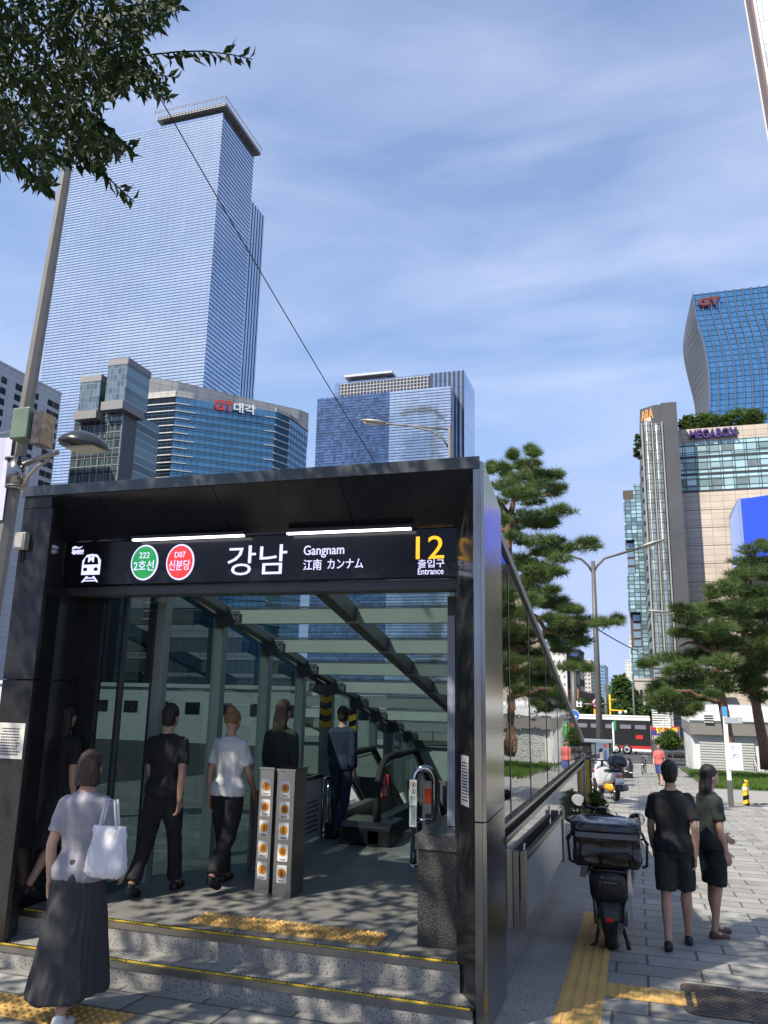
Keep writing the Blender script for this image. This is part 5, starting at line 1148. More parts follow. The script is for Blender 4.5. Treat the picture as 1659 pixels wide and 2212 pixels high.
# escalator
t=thing('escalator','black and glass escalator running down away from the entrance floor','escalator',(-2.9,9,FL))
def balustrade(x,y0,ztop):
    def rail(y): return ztop if y<10.4 else ztop-(y-10.4)*.62
    m=MB(); ring=[(x,y0+.42-.42*math.cos(a),ztop-.42+.42*math.sin(a)) for a in [PI*.5*k/8 for k in range(0,9)]]
    lo=[(x,y0+.05,FL+.18),(x,y0-.01,FL+.34)]
    P=lo+ring+[(x,y,rail(y)) for y in (9.8,10.4,11.4,12.6,14.5)]
    m.tube(P,.042,10); m.build('handrail',mat('black rubber',(.02,.02,.02),.35),t)
    m=MB(); pts=[(y,z) for _,y,z in P]+[(14.5,rail(14.5)-.75),(10.4,FL+.1),(y0+.1,FL+.1)]
    vs=[(x,y,z) for y,z in pts]; m.add(vs,[tuple(range(len(vs)))]); m.build('glass_side',GLASSE,t)
    m=MB(); m.tube([(x,y,z-.07) for _,y,z in P[4:]],.014,6); m.build('light_strip',mat('silver strip',(.7,.7,.7),.2,metal=1),t)
    m=MB(); m.prismX([(y0-.12,FL),(y0-.12,FL+.17),(y0+.3,FL+.26),(10.4,FL+.26),(10.4,FL)],x-.07,x+.07); m.build('skirt',mat('black skirt',(.015,.016,.016),.2,spec=.6),t,bevel=.01)
balustrade(-2.78,8.78,-.80); balustrade(-3.36,9.0,-.80)
m=MB(); m.prismX([(8.66,FL),(8.66,FL+.19),(8.74,FL+.24),(9.2,FL+.24),(9.2,FL)],-3.18,-2.58); m.build('newel_base',mat('black skirt',(.015,.016,.016),.2,spec=.6),t,bevel=.03)
m=MB(); m.box(-3.15,-2.57,8.95,9.6,FL+.001,FL+.012); m.build('comb_plate',STEELD,t)
m=MB(); m.box(-2.83,-2.69,8.92,8.926,-1.22,-.96); tg=m.build('warning_tag',mat('red tag',(.5,.03,.03),.5),t)
lettering(tg,'lettering','손잡이를\n꼭잡으세요',WHITE,(-2.76,8.918,-1.09),(1,0,0),(0,0,1),-.055,.055,-.11,.11,.002)
# railing and standing notice board
a=atz(694,1809,FL); xr=a.x
t=thing('stair_railing','stainless railing of upright bars between the stairs and the escalator','railing',(xr,9,FL)); m=MB(); y=a.y
while y<9.6: m.cyl((xr,y,FL),(xr,y,FL+.62),.012,8); y+=.17
m.build('bar',CHROME,t); m=MB(); m.cyl((xr,a.y,FL+.63),(xr,9.6,FL+.63),.022,10); m.build('top_rail',CHROME,t); m=MB(); m.cyl((xr,a.y,FL+.05),(xr,9.6,FL+.05),.014,8); m.build('bottom_rail',CHROME,t)
y0=7.15
t=thing('notice_board','white printed information board standing against the stair railing','notice board',(xr,7.5,FL)); m=MB(); m.box(xr-.02,xr,y0,a.y-.05,FL+.03,FL+.66); bd=m.build('board',mat('board white',(.5,.5,.49),.5),t); m=MB(); 
for s_,w2 in (((y0-.02,y0),0),((a.y-.05,a.y-.03),0)): m.box(xr-.025,xr+.01,s_[0],s_[1],FL,FL+.70)
m.box(xr-.025,xr+.01,y0,a.y-.05,FL+.661,FL+.70); m.build('frame',STEELD,t)
lettering(bd,'lettering','주 의',mat('red mark',(.4,.05,.04),.6),(xr+.001,y0,FL),(0,1,0),(0,0,1),.28,.62,.5,.6,.002)
m=MB(); rng=random.Random(2)
for k in range(7):
    y=y0+.1
    while y<a.y-.15: l=rng.uniform(.02,.06); m.box(xr+.0005,xr+.0015,y,y+l,FL+.10+.052*k,FL+.125+.052*k); y+=l+.02
m.build('printed_lines',INK,bd)
t=thing('stair_handrail','double stainless handrail beside the stairs behind the control box','railing',(-1.95,9.4,FL)); 
for dz in (.5,.40): m=MB(); m.tube([(-1.95,9.0,FL+dz),(-1.95,9.4,FL+dz),(-1.95,12,FL+dz-1.3)],.02,8); m.build('hand_rail',CHROME,t)
m=MB()
for k in range(8): y=9.02+k*.3; z=FL+.5-max(0,(y-9.4)*.5); m.cyl((-1.95,y,z-.9),(-1.95,y,z),.012,8)
m.build('bar',CHROME,t)
q0,q1=aty(922,1599,14.2),aty(968,1614,14.2)
t=thing('hanging_sign_box','dark framed sign box hanging at the far end of the sloping roof','sign',(q0.x+.2,14.2,q1.z)); m=MB(); m.box(q0.x,q1.x+.1,14.2,14.3,q1.z,q0.z); m.build('frame',mat('dark frame green',(.09,.105,.10),.4),t); m=MB(); m.box(q0.x+.04,q1.x+.06,14.19,14.2,q1.z+.03,q0.z-.03); m.build('panel',mat('sign olive',(.10,.11,.085),.5),t); m=MB(); m.cyl((q0.x+.1,14.25,q0.z),(q0.x+.1,14.25,q0.z+.35),.01,6); m.cyl((q1.x,14.25,q0.z),(q1.x,14.25,q0.z+.35),.01,6); m.build('hanger',STEELD,t)

# flood barrier on the outside wall
t=thing('flood_barrier','grey sheet flood barrier in a dark rail bracketed to the polished outer wall','barrier',(-.88,8,-2.1))
pz=lambda y: -1.30-.045*(y-6.6)
def ybar(mb,y0,y1,x0,x1,za,zb): mb.add([(x0,y0,pz(y0)+za),(x1,y0,pz(y0)+za),(x1,y1,pz(y1)+za),(x0,y1,pz(y1)+za),(x0,y0,pz(y0)+zb),(x1,y0,pz(y0)+zb),(x1,y1,pz(y1)+zb),(x0,y1,pz(y1)+zb)],[(0,3,2,1),(4,5,6,7),(0,1,5,4),(1,2,6,5),(2,3,7,6),(3,0,4,7)])
m=MB(); ybar(m,6.55,9.75,-.885,-.865,-.42,0); m.build('sheet',mat('galvanised sheet',(.33,.36,.38),.35,metal=.5,var=.12,vscale=3),t)
m=MB(); ybar(m,6.5,9.8,-.90,-.85,.0,.05); m.build('top_rail',mat('black rail',(.02,.02,.02),.35),t,bevel=.008)
for y in (6.47,9.82):
    m=MB(); m.box(-.945,-.90,y-.025,y+.025,pz(y)-.46,pz(y)+.09); m.box(-.888,-.84,y-.03,y+.03,pz(y)-.46,pz(y)+.09); m.build('bracket_post',STEELD,t,bevel=.004); m=MB(); m.tube([(-.87,y+.06,pz(y)+.06),(-.87,y+.06,pz(y)+.12),(-.87,y+.14,pz(y)+.12),(-.87,y+.14,pz(y)+.06)],.008,6); m.build('lifting_loop',CHROME,t)
t=thing('wall_meter_strip','slim brown metal strip fixed to the polished wall beyond the flood barrier','strip',(-.94,10.9,-1.8)); m=MB(); m.box(-.944,-.93,10.86,10.92,-1.95,-1.45); m.build('metal_strip',mat('brown strip',(.22,.16,.11),.4),t); m=MB(); m.box(-.93,-.925,10.87,10.91,-1.9,-1.75); m.build('label_plate',STEELD,t)
# yellow vertical sign at the wall end
a,b=aty(1262,1640,15.6),aty(1277,1745,15.6)
t=thing('yellow_notice_board','tall narrow yellow board with brown edge on the end of the mirror wall','sign',(a.x,15.6,b.z))
m=MB(); m.box(a.x,b.x,15.58,15.62,b.z-.12,a.z); p=m.build('board',mat('yellow board',(.66,.55,.08),.5,var=.1,vscale=8),t); m=MB(); m.box(b.x,b.x+.03,15.57,15.63,gz(15.6),a.z+.03); m.box(a.x-.04,b.x-.002,15.57,15.63,a.z+.002,a.z+.035); m.build('brown_frame',mat('brown frame',(.14,.07,.04),.6),t)
lettering(p,'lettering','위험\n접근\n금지\n안전\n제일',mat('faded orange',(.48,.25,.04),.6),((a.x+b.x)/2,15.578,0),(1,0,0),(0,0,1),-.045,.045,b.z-.02,a.z-.08,.002)
leafy('weed_plant','tuft of ferny green weeds at the foot of the yellow board',1292,1772,1715,15.2,36,'round',SHRUB,900,.09,77,None,False,'plant')

# ---------------------------------------------------------------- street furniture on the pavement
b=grd(1580,1746); D=b.y
t=thing('wayfinding_sign','white wayfinding post with blue cap, grey arrow board and white map board','sign post',(b.x,D,b.z))
tp=aty(1558,1547,D); m=MB(); m.box(b.x-.07,b.x+.07,D-.05,D+.05,b.z-.1,b.z+.72); m.build('foot',mat('charcoal foot',(.10,.10,.095),.5),t,bevel=.01)
tz=tp.z; m=MB(); m.box(b.x-.055,b.x+.055,D-.045,D+.045,b.z+.721,tz); m.build('shaft',WHITE,t,bevel=.008)
m=MB(); m.box(b.x-.06,b.x+.06,D-.05,D+.05,tz+.001,tz+.26); m.build('blue_cap',mat('sky blue cap',(.06,.30,.62),.5),t)
a1,b1=aty(1564,1549,D-.06),aty(1604,1563,D-.06); m=MB(); m.box(a1.x,b1.x,D-.07,D-.05,b1.z,a1.z); p=m.build('arrow_board',mat('arrow board grey',(.34,.37,.40),.5),t); lettering(p,'lettering','>',WHITE,(0,D-.072,0),(1,0,0),(0,0,1),b1.x-.1,b1.x-.04,b1.z+.04,a1.z-.04,.003); lettering(p,'lettering','강남역 Gangnam Stn.',WHITE,(0,D-.072,0),(1,0,0),(0,0,1),a1.x+.06,b1.x-.16,b1.z+.1,b1.z+.155,.003)
a1,b1=aty(1569,1604,D-.06),aty(1606,1664,D-.06); m=MB(); m.box(a1.x,b1.x,D-.07,D-.05,b1.z,a1.z); p=m.build('map_board',mat('map white',(.70,.71,.72),.5),t)
m=MB(); rng=random.Random(4); W_=b1.x-a1.x; H_=a1.z-b1.z
for k in range(26):
    x=a1.x+W_*rng.uniform(.3,.85); z=b1.z+H_*rng.uniform(.42,.9); l=rng.uniform(.02,.1); an=rng.choice((.2,1.3,.9)); m.obox((x,D-.0715,z),(l*math.cos(an),0,l*math.sin(an)),(0,.0012,0),(-.004*math.sin(an),0,.004*math.cos(an)))
for k in range(7): m.box(a1.x+W_*(.2+.09*k),a1.x+W_*(.24+.09*k),D-.073,D-.0705,b1.z+H_*.33,b1.z+H_*.36)
m.build('map_lines',mat('map blue grey',(.42,.48,.55),.6),p)
def lab_bollard(px,pyb,pyt,label):
    b=grd(px,pyb); h=aty(px,pyt,b.y).z-b.z; t=thing('striped_bollard',label,'bollard',b); r=.085; m=MB(); m.cyl(b,b+Vector((0,0,h)),r*.98,20); m.build('core',BLACK,t)
    m=MB(); m.smooth=True; n=20
    for k in range(5):
        if k in(1,): continue
        z0=h*(.02+.19*k); vs=[]
        for s_ in range(11): a_=PI*1.3*s_/10+k*.4+2.2; vs+=[(b.x+r*math.cos(a_),b.y+r*math.sin(a_),b.z+z0+.012*s_),(b.x+r*math.cos(a_),b.y+r*math.sin(a_),b.z+z0+.1+.012*s_)]
        m.add(vs,[(2*i,2*i+2,2*i+3,2*i+1) for i in range(10)])
    m.build('yellow_band',YELL,t,fix=False)
    m=MB()
    for z in (.70,.76): m.lathe([(r+.002,h*z),(r+.002,h*z+.035)],b,20)
    m.build('white_band',WHITE,t); return t
lab_bollard(1613,1742,1690,'yellow and black striped bollard standing on the drive by the lawn')
# bike racks / bicycles in front of shutters
x0=aty(1628,1640,50.5).x
t=thing('bicycle_rack','row of slanting pale tubes of a bicycle rack against the roller shutters','bicycle rack',(x0+1,50.3,gz(50.3)))
m=MB(); 
for k in range(12): x=x0+k*.17; z=gz(50.3); m.tube([(x,50.4,z),(x-.05,50.35,z+.9+.2*math.sin(k*2.)),(x+.12,50.2,z+.4),(x+.16,50.1,z)],.022,6)
m.build('rack_tubes',mat('pale tube',(.6,.6,.6),.4,metal=.3),t); m=MB(); m.cyl((x0-.1,50.3,gz(50.3)+.1),(x0+2.2,50.3,gz(50.3)+.1),.03,6); m.build('base_bar',mat('pale tube',(.6,.6,.6),.4),t)
# manhole
P=[grd(x,y) for x,y in ((1468,2133),(1660,2150),(1700,2176),(1700,2222),(1540,2208),(1484,2196))]
zc=lambda p: gz(p.y)+.036
xm0,xm1=P[0].x,P[0].x+1.15; ym0,ym1=P[5].y-.06,P[0].y
t=thing('manhole_cover','rusty brown rectangular manhole cover with rounded corners in the pavement','manhole cover',((xm0+xm1)/2,(ym0+ym1)/2,gz(ym0)))
R_=[(a,b) for a,b in rrect(xm0,xm1,ym0,ym1,.09,5)]; m=MB(); m.add([(x,y,gz(y)+.037) for x,y in R_]+[(x,y,gz(y)+.0) for x,y in R_],[tuple(range(len(R_)))]); m.build('plate',mat('rusty iron',(.10,.082,.072),.55,metal=.4,var=.35,vscale=6,bump=.2,bscale=60),t)
m=MB(); i=0
y=ym0+.05
while y<ym1-.04:
    x=xm0+.06+(.022 if i%2 else 0)
    while x<xm1-.05: m.obox((x,y,gz(y)+.039),(.011,.006*(1 if i%2 else -1),0),(-.003*(1 if i%2 else -1),.005,0),(0,0,.0022)); x+=.04
    y+=.034; i+=1
m.build('tread_pattern',mat('rusty iron worn',(.11,.09,.078),.5,metal=.4,var=.3,vscale=5),t)
# small round plug in tactile strip
# ad kiosk
D=31; a=aty(1257,1599,D); b=aty(1319,1599,D); zb=gz(D)
t=thing('advert_kiosk','dark street kiosk with a tall lit advert screen behind the motor scooter','kiosk',((a.x+b.x)/2,D,zb)); m=MB(); m.box(a.x,b.x,D,D+.7,zb,a.z-.06); m.build('cabinet',mat('kiosk black',(.02,.02,.022),.35),t); m=MB(); m.box(a.x-.06,b.x+.04,D-.1,D+.8,a.z-.055,a.z+.02); m.build('roof',mat('kiosk roof',(.22,.25,.26),.4),t); m=MB(); m.box(aty(1278,1620,D).x,aty(1286,1620,D).x,D-.05,D-.003,zb,a.z-.06); m.build('side_post',mat('kiosk grey',(.12,.125,.13),.4),t)
a1,b1=aty(1287,1602,D),aty(1317,1650,D); m=MB(); m.box(a1.x,b1.x,D-.02,D-.003,b1.z,a1.z); p=m.build('screen',emis('advert blue grey',(.16,.24,.33),.55),t)
for c_,pts in (((.55,.42,.34),((.25,.0),(.55,.0),(.5,.5),(.42,.72),(.33,.7),(.27,.45))),((.05,.10,.25),((.55,.0),(.85,.0),(.8,.55),(.7,.7),(.6,.5))),((.5,.06,.06),((.12,.0),(.3,.0),(.28,.25),(.18,.32))),((.5,.6,.7),((.55,.72),(.85,.74),(.85,.9),(.55,.88)))):
    m=MB(); slab(m,[(a1.x+(b1.x-a1.x)*u,D-.021,b1.z+(a1.z-b1.z)*v) for u,v in pts],(0,-1,0),.003); m.build('advert_shape',emis('advert'+str(c_[0]),c_,.45),p)

# ---------------------------------------------------------------- delivery scooter
SB=mat('scooter black plastic',(.015,.015,.016),.33,var=.15,vscale=8); SILV=mat('silver plastic',(.32,.33,.34),.35,metal=.3); MET=mat('engine metal',(.25,.24,.22),.4,metal=.9)
b0=grd(1322,2055); sc=thing('delivery_scooter','black delivery scooter parked with its back to us over the yellow tactile strip','scooter',b0)
def wheel(parent,c,r,w,name='wheel'):
    m=MB(); m.lathe([(r*.62,-w*.42),(r*.85,-w*.5),(r*.97,-w*.32),(r,0),(r*.97,w*.32),(r*.85,w*.5),(r*.62,w*.42)],c,28,'X'); wo=m.build(name,RUBBER,parent)
    m=MB(); m.lathe([(r*.64,-w*.36),(r*.6,-w*.2),(r*.6,w*.2),(r*.64,w*.36)],c,24,'X'); m.lathe([(.001,-w*.4),(r*.2,-w*.4),(r*.2,w*.4),(.001,w*.4)],c,14,'X')
    for k in range(5): a=2*PI*k/5; m.obox(Vector(c)+Vector((0,math.cos(a)*r*.4,math.sin(a)*r*.4)),(w*.12,0,0),(0,math.cos(a)*r*.24,math.sin(a)*r*.24),(0,-math.sin(a)*r*.05,math.cos(a)*r*.05))
    m.build('rim',MET,wo); return wo
X,Y,Z=b0
wheel(sc,(X,Y+.02,Z+.2),.2,.10); wheel(sc,(X+.02,Y+1.12,Z+.2),.2,.09)
def rings(mb,sec): # sec: list of (y, cx, z, halfw, halfh)
    R_=[]
    for y,cx,z,hw,hh in sec: R_.append([(X+cx+hw*math.copysign(abs(math.cos(a))**.6,math.cos(a)),Y+y,Z+z+hh*math.copysign(abs(math.sin(a))**.6,math.sin(a))) for a in [2*PI*k/20 for k in range(20)]])
    mb.smooth=True; mb.loft(R_); return mb
m=MB(); rings(m,[(-.20,0,.55,.10,.10),(-.17,0,.54,.155,.135),(0,0,.55,.17,.145),(.25,0,.54,.17,.14),(.5,0,.5,.15,.16),(.62,0,.42,.13,.12)]); body=m.build('body',SB,sc)
m=MB(); m.box(X-.085,X+.085,Y-.212,Y-.195,Z+.55,Z+.60); m.build('name_plate',SB,body); lettering(body,'lettering','E  VATION',mat('letter grey',(.35,.35,.36),.4),(X,Y-.213,Z),(1,0,0),(0,0,1),-.07,.07,.575,.588,.003)
m=MB()
for dx in (-.05,.05): m.cyl((X+dx,Y-.2,Z+.62),(X+dx,Y-.215,Z+.62),.006,10)
m.build('bolt',CHROME,body)
m=MB(); m.add([(X+.155,Y-.18,Z+.70),(X+.178,Y-.1,Z+.72),(X+.19,Y+.1,Z+.45),(X+.165,Y-.16,Z+.38),(X+.15,Y-.17,Z+.5)],[(0,1,2,3,4)]); m.obox((X+.172,Y-.08,Z+.36),(.012,0,0),(0,.05,.0),(0,0,.12)); m.build('side_cover',SILV,sc)
m=MB(); R_=[]
for y,z,hw in ((-.16,.44,.085),(-.215,.38,.08),(-.235,.30,.07),(-.225,.22,.06),(-.2,.17,.05)): R_.append([(X-hw,Y+y,Z+z),(X-hw*.6,Y+y-.012,Z+z),(X+hw*.6,Y+y-.012,Z+z),(X+hw,Y+y,Z+z),(X+hw,Y+y+.03,Z+z),(X-hw,Y+y+.03,Z+z)])
m.loft(R_); fd=m.build('rear_fender',SB,sc); m=MB(); m.box(X-.032,X+.032,Y-.262,Y-.24,Z+.29,Z+.322); m.build('tail_light',mat('red reflector',(.55,.03,.02),.25),fd,bevel=.004)
m=MB(); m.tube([(X-.06,Y+.1,Z+.22),(X-.1,Y+.05,Z+.18),(X-.13,Y+.0,Z+.05),(X-.19,Y-.02,Z+.02)],.016,8); m.cyl((X-.19,Y-.02,Z+.03),(X-.205,Y-.02,Z+.005),.025,10); m.tube([(X+.06,Y+.1,Z+.2),(X+.1,Y+.05,Z+.17),(X+.13,Y,Z+.09),(X+.145,Y-.02,Z)],.018,8); m.tube([(X-.1,Y+.05,Z+.18),(X+.1,Y+.05,Z+.17)],.018,8); m.build('centre_stand',SB,sc)
m=MB(); m.cyl((X+.11,Y+.02,Z+.2),(X+.13,Y+.12,Z+.48),.028,10); m.cyl((X-.11,Y+.02,Z+.2),(X-.13,Y+.12,Z+.48),.028,10); m.box(X-.10,X-.055,Y-.02,Y+.3,Z+.17,Z+.25); m.box(X+.055,X+.1,Y-.02,Y+.25,Z+.17,Z+.23); m.build('swing_arm',MET,sc)
m=MB(); 
for s_ in (-1,1): m.tube([(X+s_*.13,Y+.2,Z+.66),(X+s_*.15,Y-.15,Z+.688),(X+s_*.15,Y-.28,Z+.688)],.012,8)
for y in (-.28,-.1,.1): m.cyl((X-.15,Y+y,Z+.688),(X+.15,Y+y,Z+.688),.01,8)
m.build('rear_rack',SB,sc)
m=MB(); R_=[]
for y,z,hw in ((.86,.28,.16),(.9,.45,.22),(.95,.65,.22),(1.0,.82,.16)): R_.append([(X-hw-.02,Y+y-.04,Z+z),(X,Y+y+.05,Z+z),(X+hw,Y+y-.04,Z+z),(X+hw*.9,Y+y-.07,Z+z),(X,Y+y-.02,Z+z),(X-hw*.9,Y+y-.07,Z+z)])
m.loft(R_); m.obox((X-.245,Y+.8,Z+.56),(.03,0,.0),(0,.1,0),(.02,0,.14)); m.build('leg_shield',SILV,sc)
m=MB(); m.box(X-.14,X+.14,Y+.5,Y+.92,Z+.24,Z+.30); m.build('footboard',SB,sc,bevel=.02)
hb=lambda px,py,d=0: aty(px,py,Y+.92+d)
m=MB(); m.tube([hb(1265,1742),hb(1290,1748),hb(1307,1756),hb(1330,1765),hb(1345,1768)],.014,10); m.tube([hb(1335,1765),hb(1346,1769)],.02,10); m.tube([hb(1263,1741),hb(1276,1744)],.02,10); m.build('handlebar',SB,sc)
m=MB(); c=hb(1301,1757); m.box(c.x-.045,c.x+.045,c.y-.03,c.y+.05,c.z-.07,c.z+.06); m.cyl((c.x,c.y+.02,c.z-.05),(c.x,c.y+.12,Z+.2),.03,10); m.build('steering_head',SB,sc,bevel=.012)
for (px,py,ry,an,px2,py2) in ((1250,1727,.062,.3,1272,1756),(1375,1770,.058,-.2,1352,1790)):
    c=hb(px,py,-.12 if px>1300 else 0); rt=Matrix.Rotation(an,3,'Y'); m=MB(); m.ell(c,.078,.02,.062,18,10,rt); mr=m.build('mirror',mat('mirror back silver',(.30,.33,.33),.25,metal=.6) if px>1300 else SB,sc)
    m=MB(); slab(m,[c+rt@Vector((.068*math.cos(a),-.0205,.054*math.sin(a))) for a in [2*PI*k/24 for k in range(24)]],(0,-1,0),.002); m.build('mirror_glass',mat('rear mirror glass',(.75,.77,.78),.03,metal=1),mr)
    e=hb(px2,py2); m=MB(); m.tube([c+Vector((0,.015,-.03)),c.lerp(e,.5)+Vector((0,.02,-.03)),e],.007,8); m.build('mirror_stem',SB,mr)
# delivery bag on the rack
bagm=mat('black crinkled vinyl',(.012,.012,.013),.22,var=.1,bump=.55,bscale=9,coat=.3)
zb0,zb1=Z+.70,Z+1.06
bag=thing('delivery_bag','large black vinyl delivery bag with a grey strip on the scooter rack','delivery bag',(X,Y,zb0))
m=MB(); R_=[]; rng=random.Random(6)
for z,w,d in ((0,.262,.185),(.02,.277,.20),(.08,.28,.205),(.16,.272,.198),(.23,.274,.20),(.29,.277,.202),(.30,.276,.20)):
    R_.append([(X-.005+w*math.copysign(abs(math.cos(a))**.22,math.cos(a))+rng.gauss(0,.003),Y-.03+d*math.copysign(abs(math.sin(a))**.22,math.sin(a))+rng.gauss(0,.004),zb0+z) for a in [2*PI*k/48 for k in range(48)]])
m.smooth=True; m.loft(R_); bb=m.build('bag_body',bagm,bag)
bm=bmesh.new(); bm.from_mesh(bb.data); bmesh.ops.subdivide_edges(bm,edges=bm.edges,cuts=3,use_grid_fill=True); bm.to_mesh(bb.data); bm.free(); bb.data.update(); crumple(bb,.011,(9,9,16),1)
for p_ in bb.data.polygons: p_.use_smooth=True
m=MB(); R_=[]
for z,w,d in ((.285,.29,.215),(.335,.287,.212),(.352,.278,.202),(.36,.24,.16)):
    R_.append([(X-.008+w*math.copysign(abs(math.cos(a))**.2,math.cos(a)),Y-.03+d*math.copysign(abs(math.sin(a))**.2,math.sin(a)),zb0+z+.006*math.sin(a*5)) for a in [2*PI*k/48 for k in range(48)]])
m.smooth=True; m.loft(R_); ld=m.build('lid',mat('blue black vinyl',(.020,.024,.036),.2,bump=.5,bscale=10,coat=.3),bag)
bm=bmesh.new(); bm.from_mesh(ld.data); bmesh.ops.subdivide_edges(bm,edges=bm.edges,cuts=3,use_grid_fill=True); bm.to_mesh(ld.data); bm.free(); ld.data.update(); crumple(ld,.009,(11,11,22),2)
for p_ in ld.data.polygons: p_.use_smooth=True
m=MB(); m.tube([(X-.01,Y+1.0,Z+.98),(X-.1,Y+.98,Z+.9),(X-.12,Y+1.02,Z+.7),(X-.05,Y+1.05,Z+.5)],.006,6); m.tube([(X+.05,Y+1.0,Z+.98),(X+.1,Y+.98,Z+.88),(X+.06,Y+1.05,Z+.6)],.006,6); m.build('brake_cable',BLACK,sc)
m=MB(); m.box(X-.255,X+.25,Y-.262,Y-.248,zb0+.235,zb0+.275); m.build('reflective_strip',mat('grey reflective strip',(.16,.165,.17),.5,var=.15,vscale=12),bag)
m=MB(); m.tube([(X-.055,Y-.245,zb0+.02),(X-.055,Y-.268,zb0+.10),(X-.04,Y-.272,zb0+.115),(X+.16,Y-.272,zb0+.12),(X+.185,Y-.268,zb0+.10),(X+.185,Y-.245,zb0+.02)],.011,8); m.build('carry_handle',BLACK,bag)
for s_ in (-1,1):
    m=MB(); m.tube([(X+s_*.285,Y-.12,zb0+.28),(X+s_*.325,Y-.14,zb0+.18),(X+s_*.315,Y-.13,zb0+.02),(X+s_*.285,Y-.1,zb0+.0)],.012,6); m.tube([(X+s_*.28,Y-.2,zb0+.24),(X+s_*.31,Y-.22,zb0+.24),(X+s_*.335,Y-.2,zb0+.2)],.009,6); m.build('side_strap',BLACK,bag)
m=MB(); m.tube([(X-.29,Y-.2,zb0+.34),(X-.33,Y-.15,zb0+.355),(X-.29,Y,zb0+.36)],.012,6); m.build('corner_flap',BLACK,bag)

# motor scooters further down the pavement
def motor_scooter(label,body,panel,case,group='motor scooters parked along the wall'):
    t=thing('motor_scooter',label,'motor scooter',(0,0,0),group)
    wheel(t,(0,0,.24),.24,.13); wheel(t,(0,1.2,.24),.24,.11)
    def rg(sec,name,mm):
        m=MB(); R_=[]
        for y,z,hw,hh in sec: R_.append([(hw*math.copysign(abs(math.cos(a))**.7,math.cos(a)),y,z+hh*math.copysign(abs(math.sin(a))**.7,math.sin(a))) for a in [2*PI*k/18 for k in range(18)]])
        m.smooth=True; m.loft(R_); return m.build(name,mm,t)
    rg([(-.32,.72,.06,.04),(-.2,.68,.14,.12),(.1,.60,.19,.16),(.4,.5,.19,.14),(.55,.42,.15,.1)],'body',body)
    rg([(-.22,.80,.1,.03),(.0,.80,.15,.05),(.45,.76,.14,.05),(.6,.74,.08,.04)],'seat',BLACK)
    rg([(.0,.36,.12,.1),(.25,.36,.17,.14),(.5,.33,.16,.1)],'engine_cover',panel)
    rg([(.85,.35,.2,.1),(.95,.6,.24,.16),(1.05,.85,.2,.12),(1.1,.98,.1,.05)],'leg_shield',body)
    m=MB(); m.box(-.15,.15,.5,.95,.26,.32); m.build('footboard',BLACK,t,bevel=.02)
    m=MB(); m.tube([(-.34,.85,1.02),(-.1,.92,1.0),(.1,.92,1.0),(.34,.85,1.02)],.02,8); m.cyl((0,.95,1.0),(0,1.18,.3),.035,8); m.build('handlebar',BLACK,t)
    for s_ in (-1,1):
        m=MB(); m.ell((s_*.38,.9,1.22),.07,.02,.05); m.cyl((s_*.3,.87,1.02),(s_*.37,.9,1.19),.008,6); m.build('mirror',BLACK,t)
    m=MB(); m.tube([(.15,.1,.3),(.19,-.1,.32),(.2,-.2,.36)],.05,12); m.cyl((.2,-.2,.36),(.205,-.3,.385),.075,16); m.cyl((.205,-.3,.385),(.206,-.302,.386),.045,16); m.build('exhaust',MET,t)
    m=MB(); m.add([(-.1,-.34,.62),(.1,-.34,.62),(.07,-.44,.30),(-.07,-.44,.30),(-.1,-.32,.62),(.1,-.32,.62),(.07,-.42,.30),(-.07,-.42,.30)],[(0,1,2,3),(4,7,6,5),(0,4,5,1),(1,5,6,2),(2,6,7,3),(3,7,4,0)]); fd=m.build('rear_fender',BLACK,t)
    m=MB(); m.obox((0,-.395,.56),(.125,0,0),(0,.006,.0),(0,-.02,.085)); p=m.build('number_plate',WHITE,fd); lettering(p,'lettering','2184',mat('plate ink',(.06,.08,.3),.6),(0,-.405,.55),(1,0,0),(0,-.2,1),-.1,.1,-.06,.0,.002) if case else None
    m=MB(); m.box(-.09,.09,-.37,-.33,.68,.73); m.build('tail_light',mat('red reflector',(.55,.03,.02),.25),t,bevel=.01)
    if case:
        m=MB(); R_=[]
        for z,s_ in ((.92,.6),(.94,.85),(1.04,1),(1.06,1.02),(1.08,1),(1.2,.82),(1.26,.5)): R_.append([(.27*s_*math.copysign(abs(math.cos(a))**.7,math.cos(a)),-.25+.23*s_*math.copysign(abs(math.sin(a))**.7,math.sin(a)),z) for a in [2*PI*k/24 for k in range(24)]])
        m.smooth=True; m.loft(R_); m.build('top_case',mat('gloss black case',(.012,.012,.014),.12,coat=.6),t); m=MB(); m.tube([(-.12,.0,.82),(-.12,-.3,.9),(.12,-.3,.9),(.12,0,.82)],.015,6); m.build('rack',BLACK,t)
    return t
PEARL=mat('pearl grey paint',(.50,.50,.49),.3,coat=.5); 
ms=motor_scooter('white and yellow motor scooter with a glossy black top case',PEARL,mat('amber panel',(.75,.38,.02),.4),True); p=grd(1330,1733); ms.location=(p.x,p.y,gz(p.y)+.03); ms.rotation_euler=(0,0,R(22)); ms.scale=(1.0,1.0,1.0)
ms2=motor_scooter('dark motor scooter half hidden between the yellow board and the kiosk',mat('dark grey paint',(.05,.05,.055),.3,coat=.5),PEARL,False); p=aty(1284,1690,27); ms2.location=(p.x,27,gz(27)+.03); ms2.rotation_euler=(0,0,R(12))
for lb_,px_,Y_,rz_ in (('dark scooter third in the row beside the kiosk',1279,30,5),('dark scooter parked furthest along the wall past the kiosk',1318,34,-20)):
    m_=copy_tree(ms2); m_['label']=lb_; p=aty(px_,1680,Y_); m_.location=(p.x,Y_,gz(Y_)+.03); m_.rotation_euler=(0,0,R(rz_))
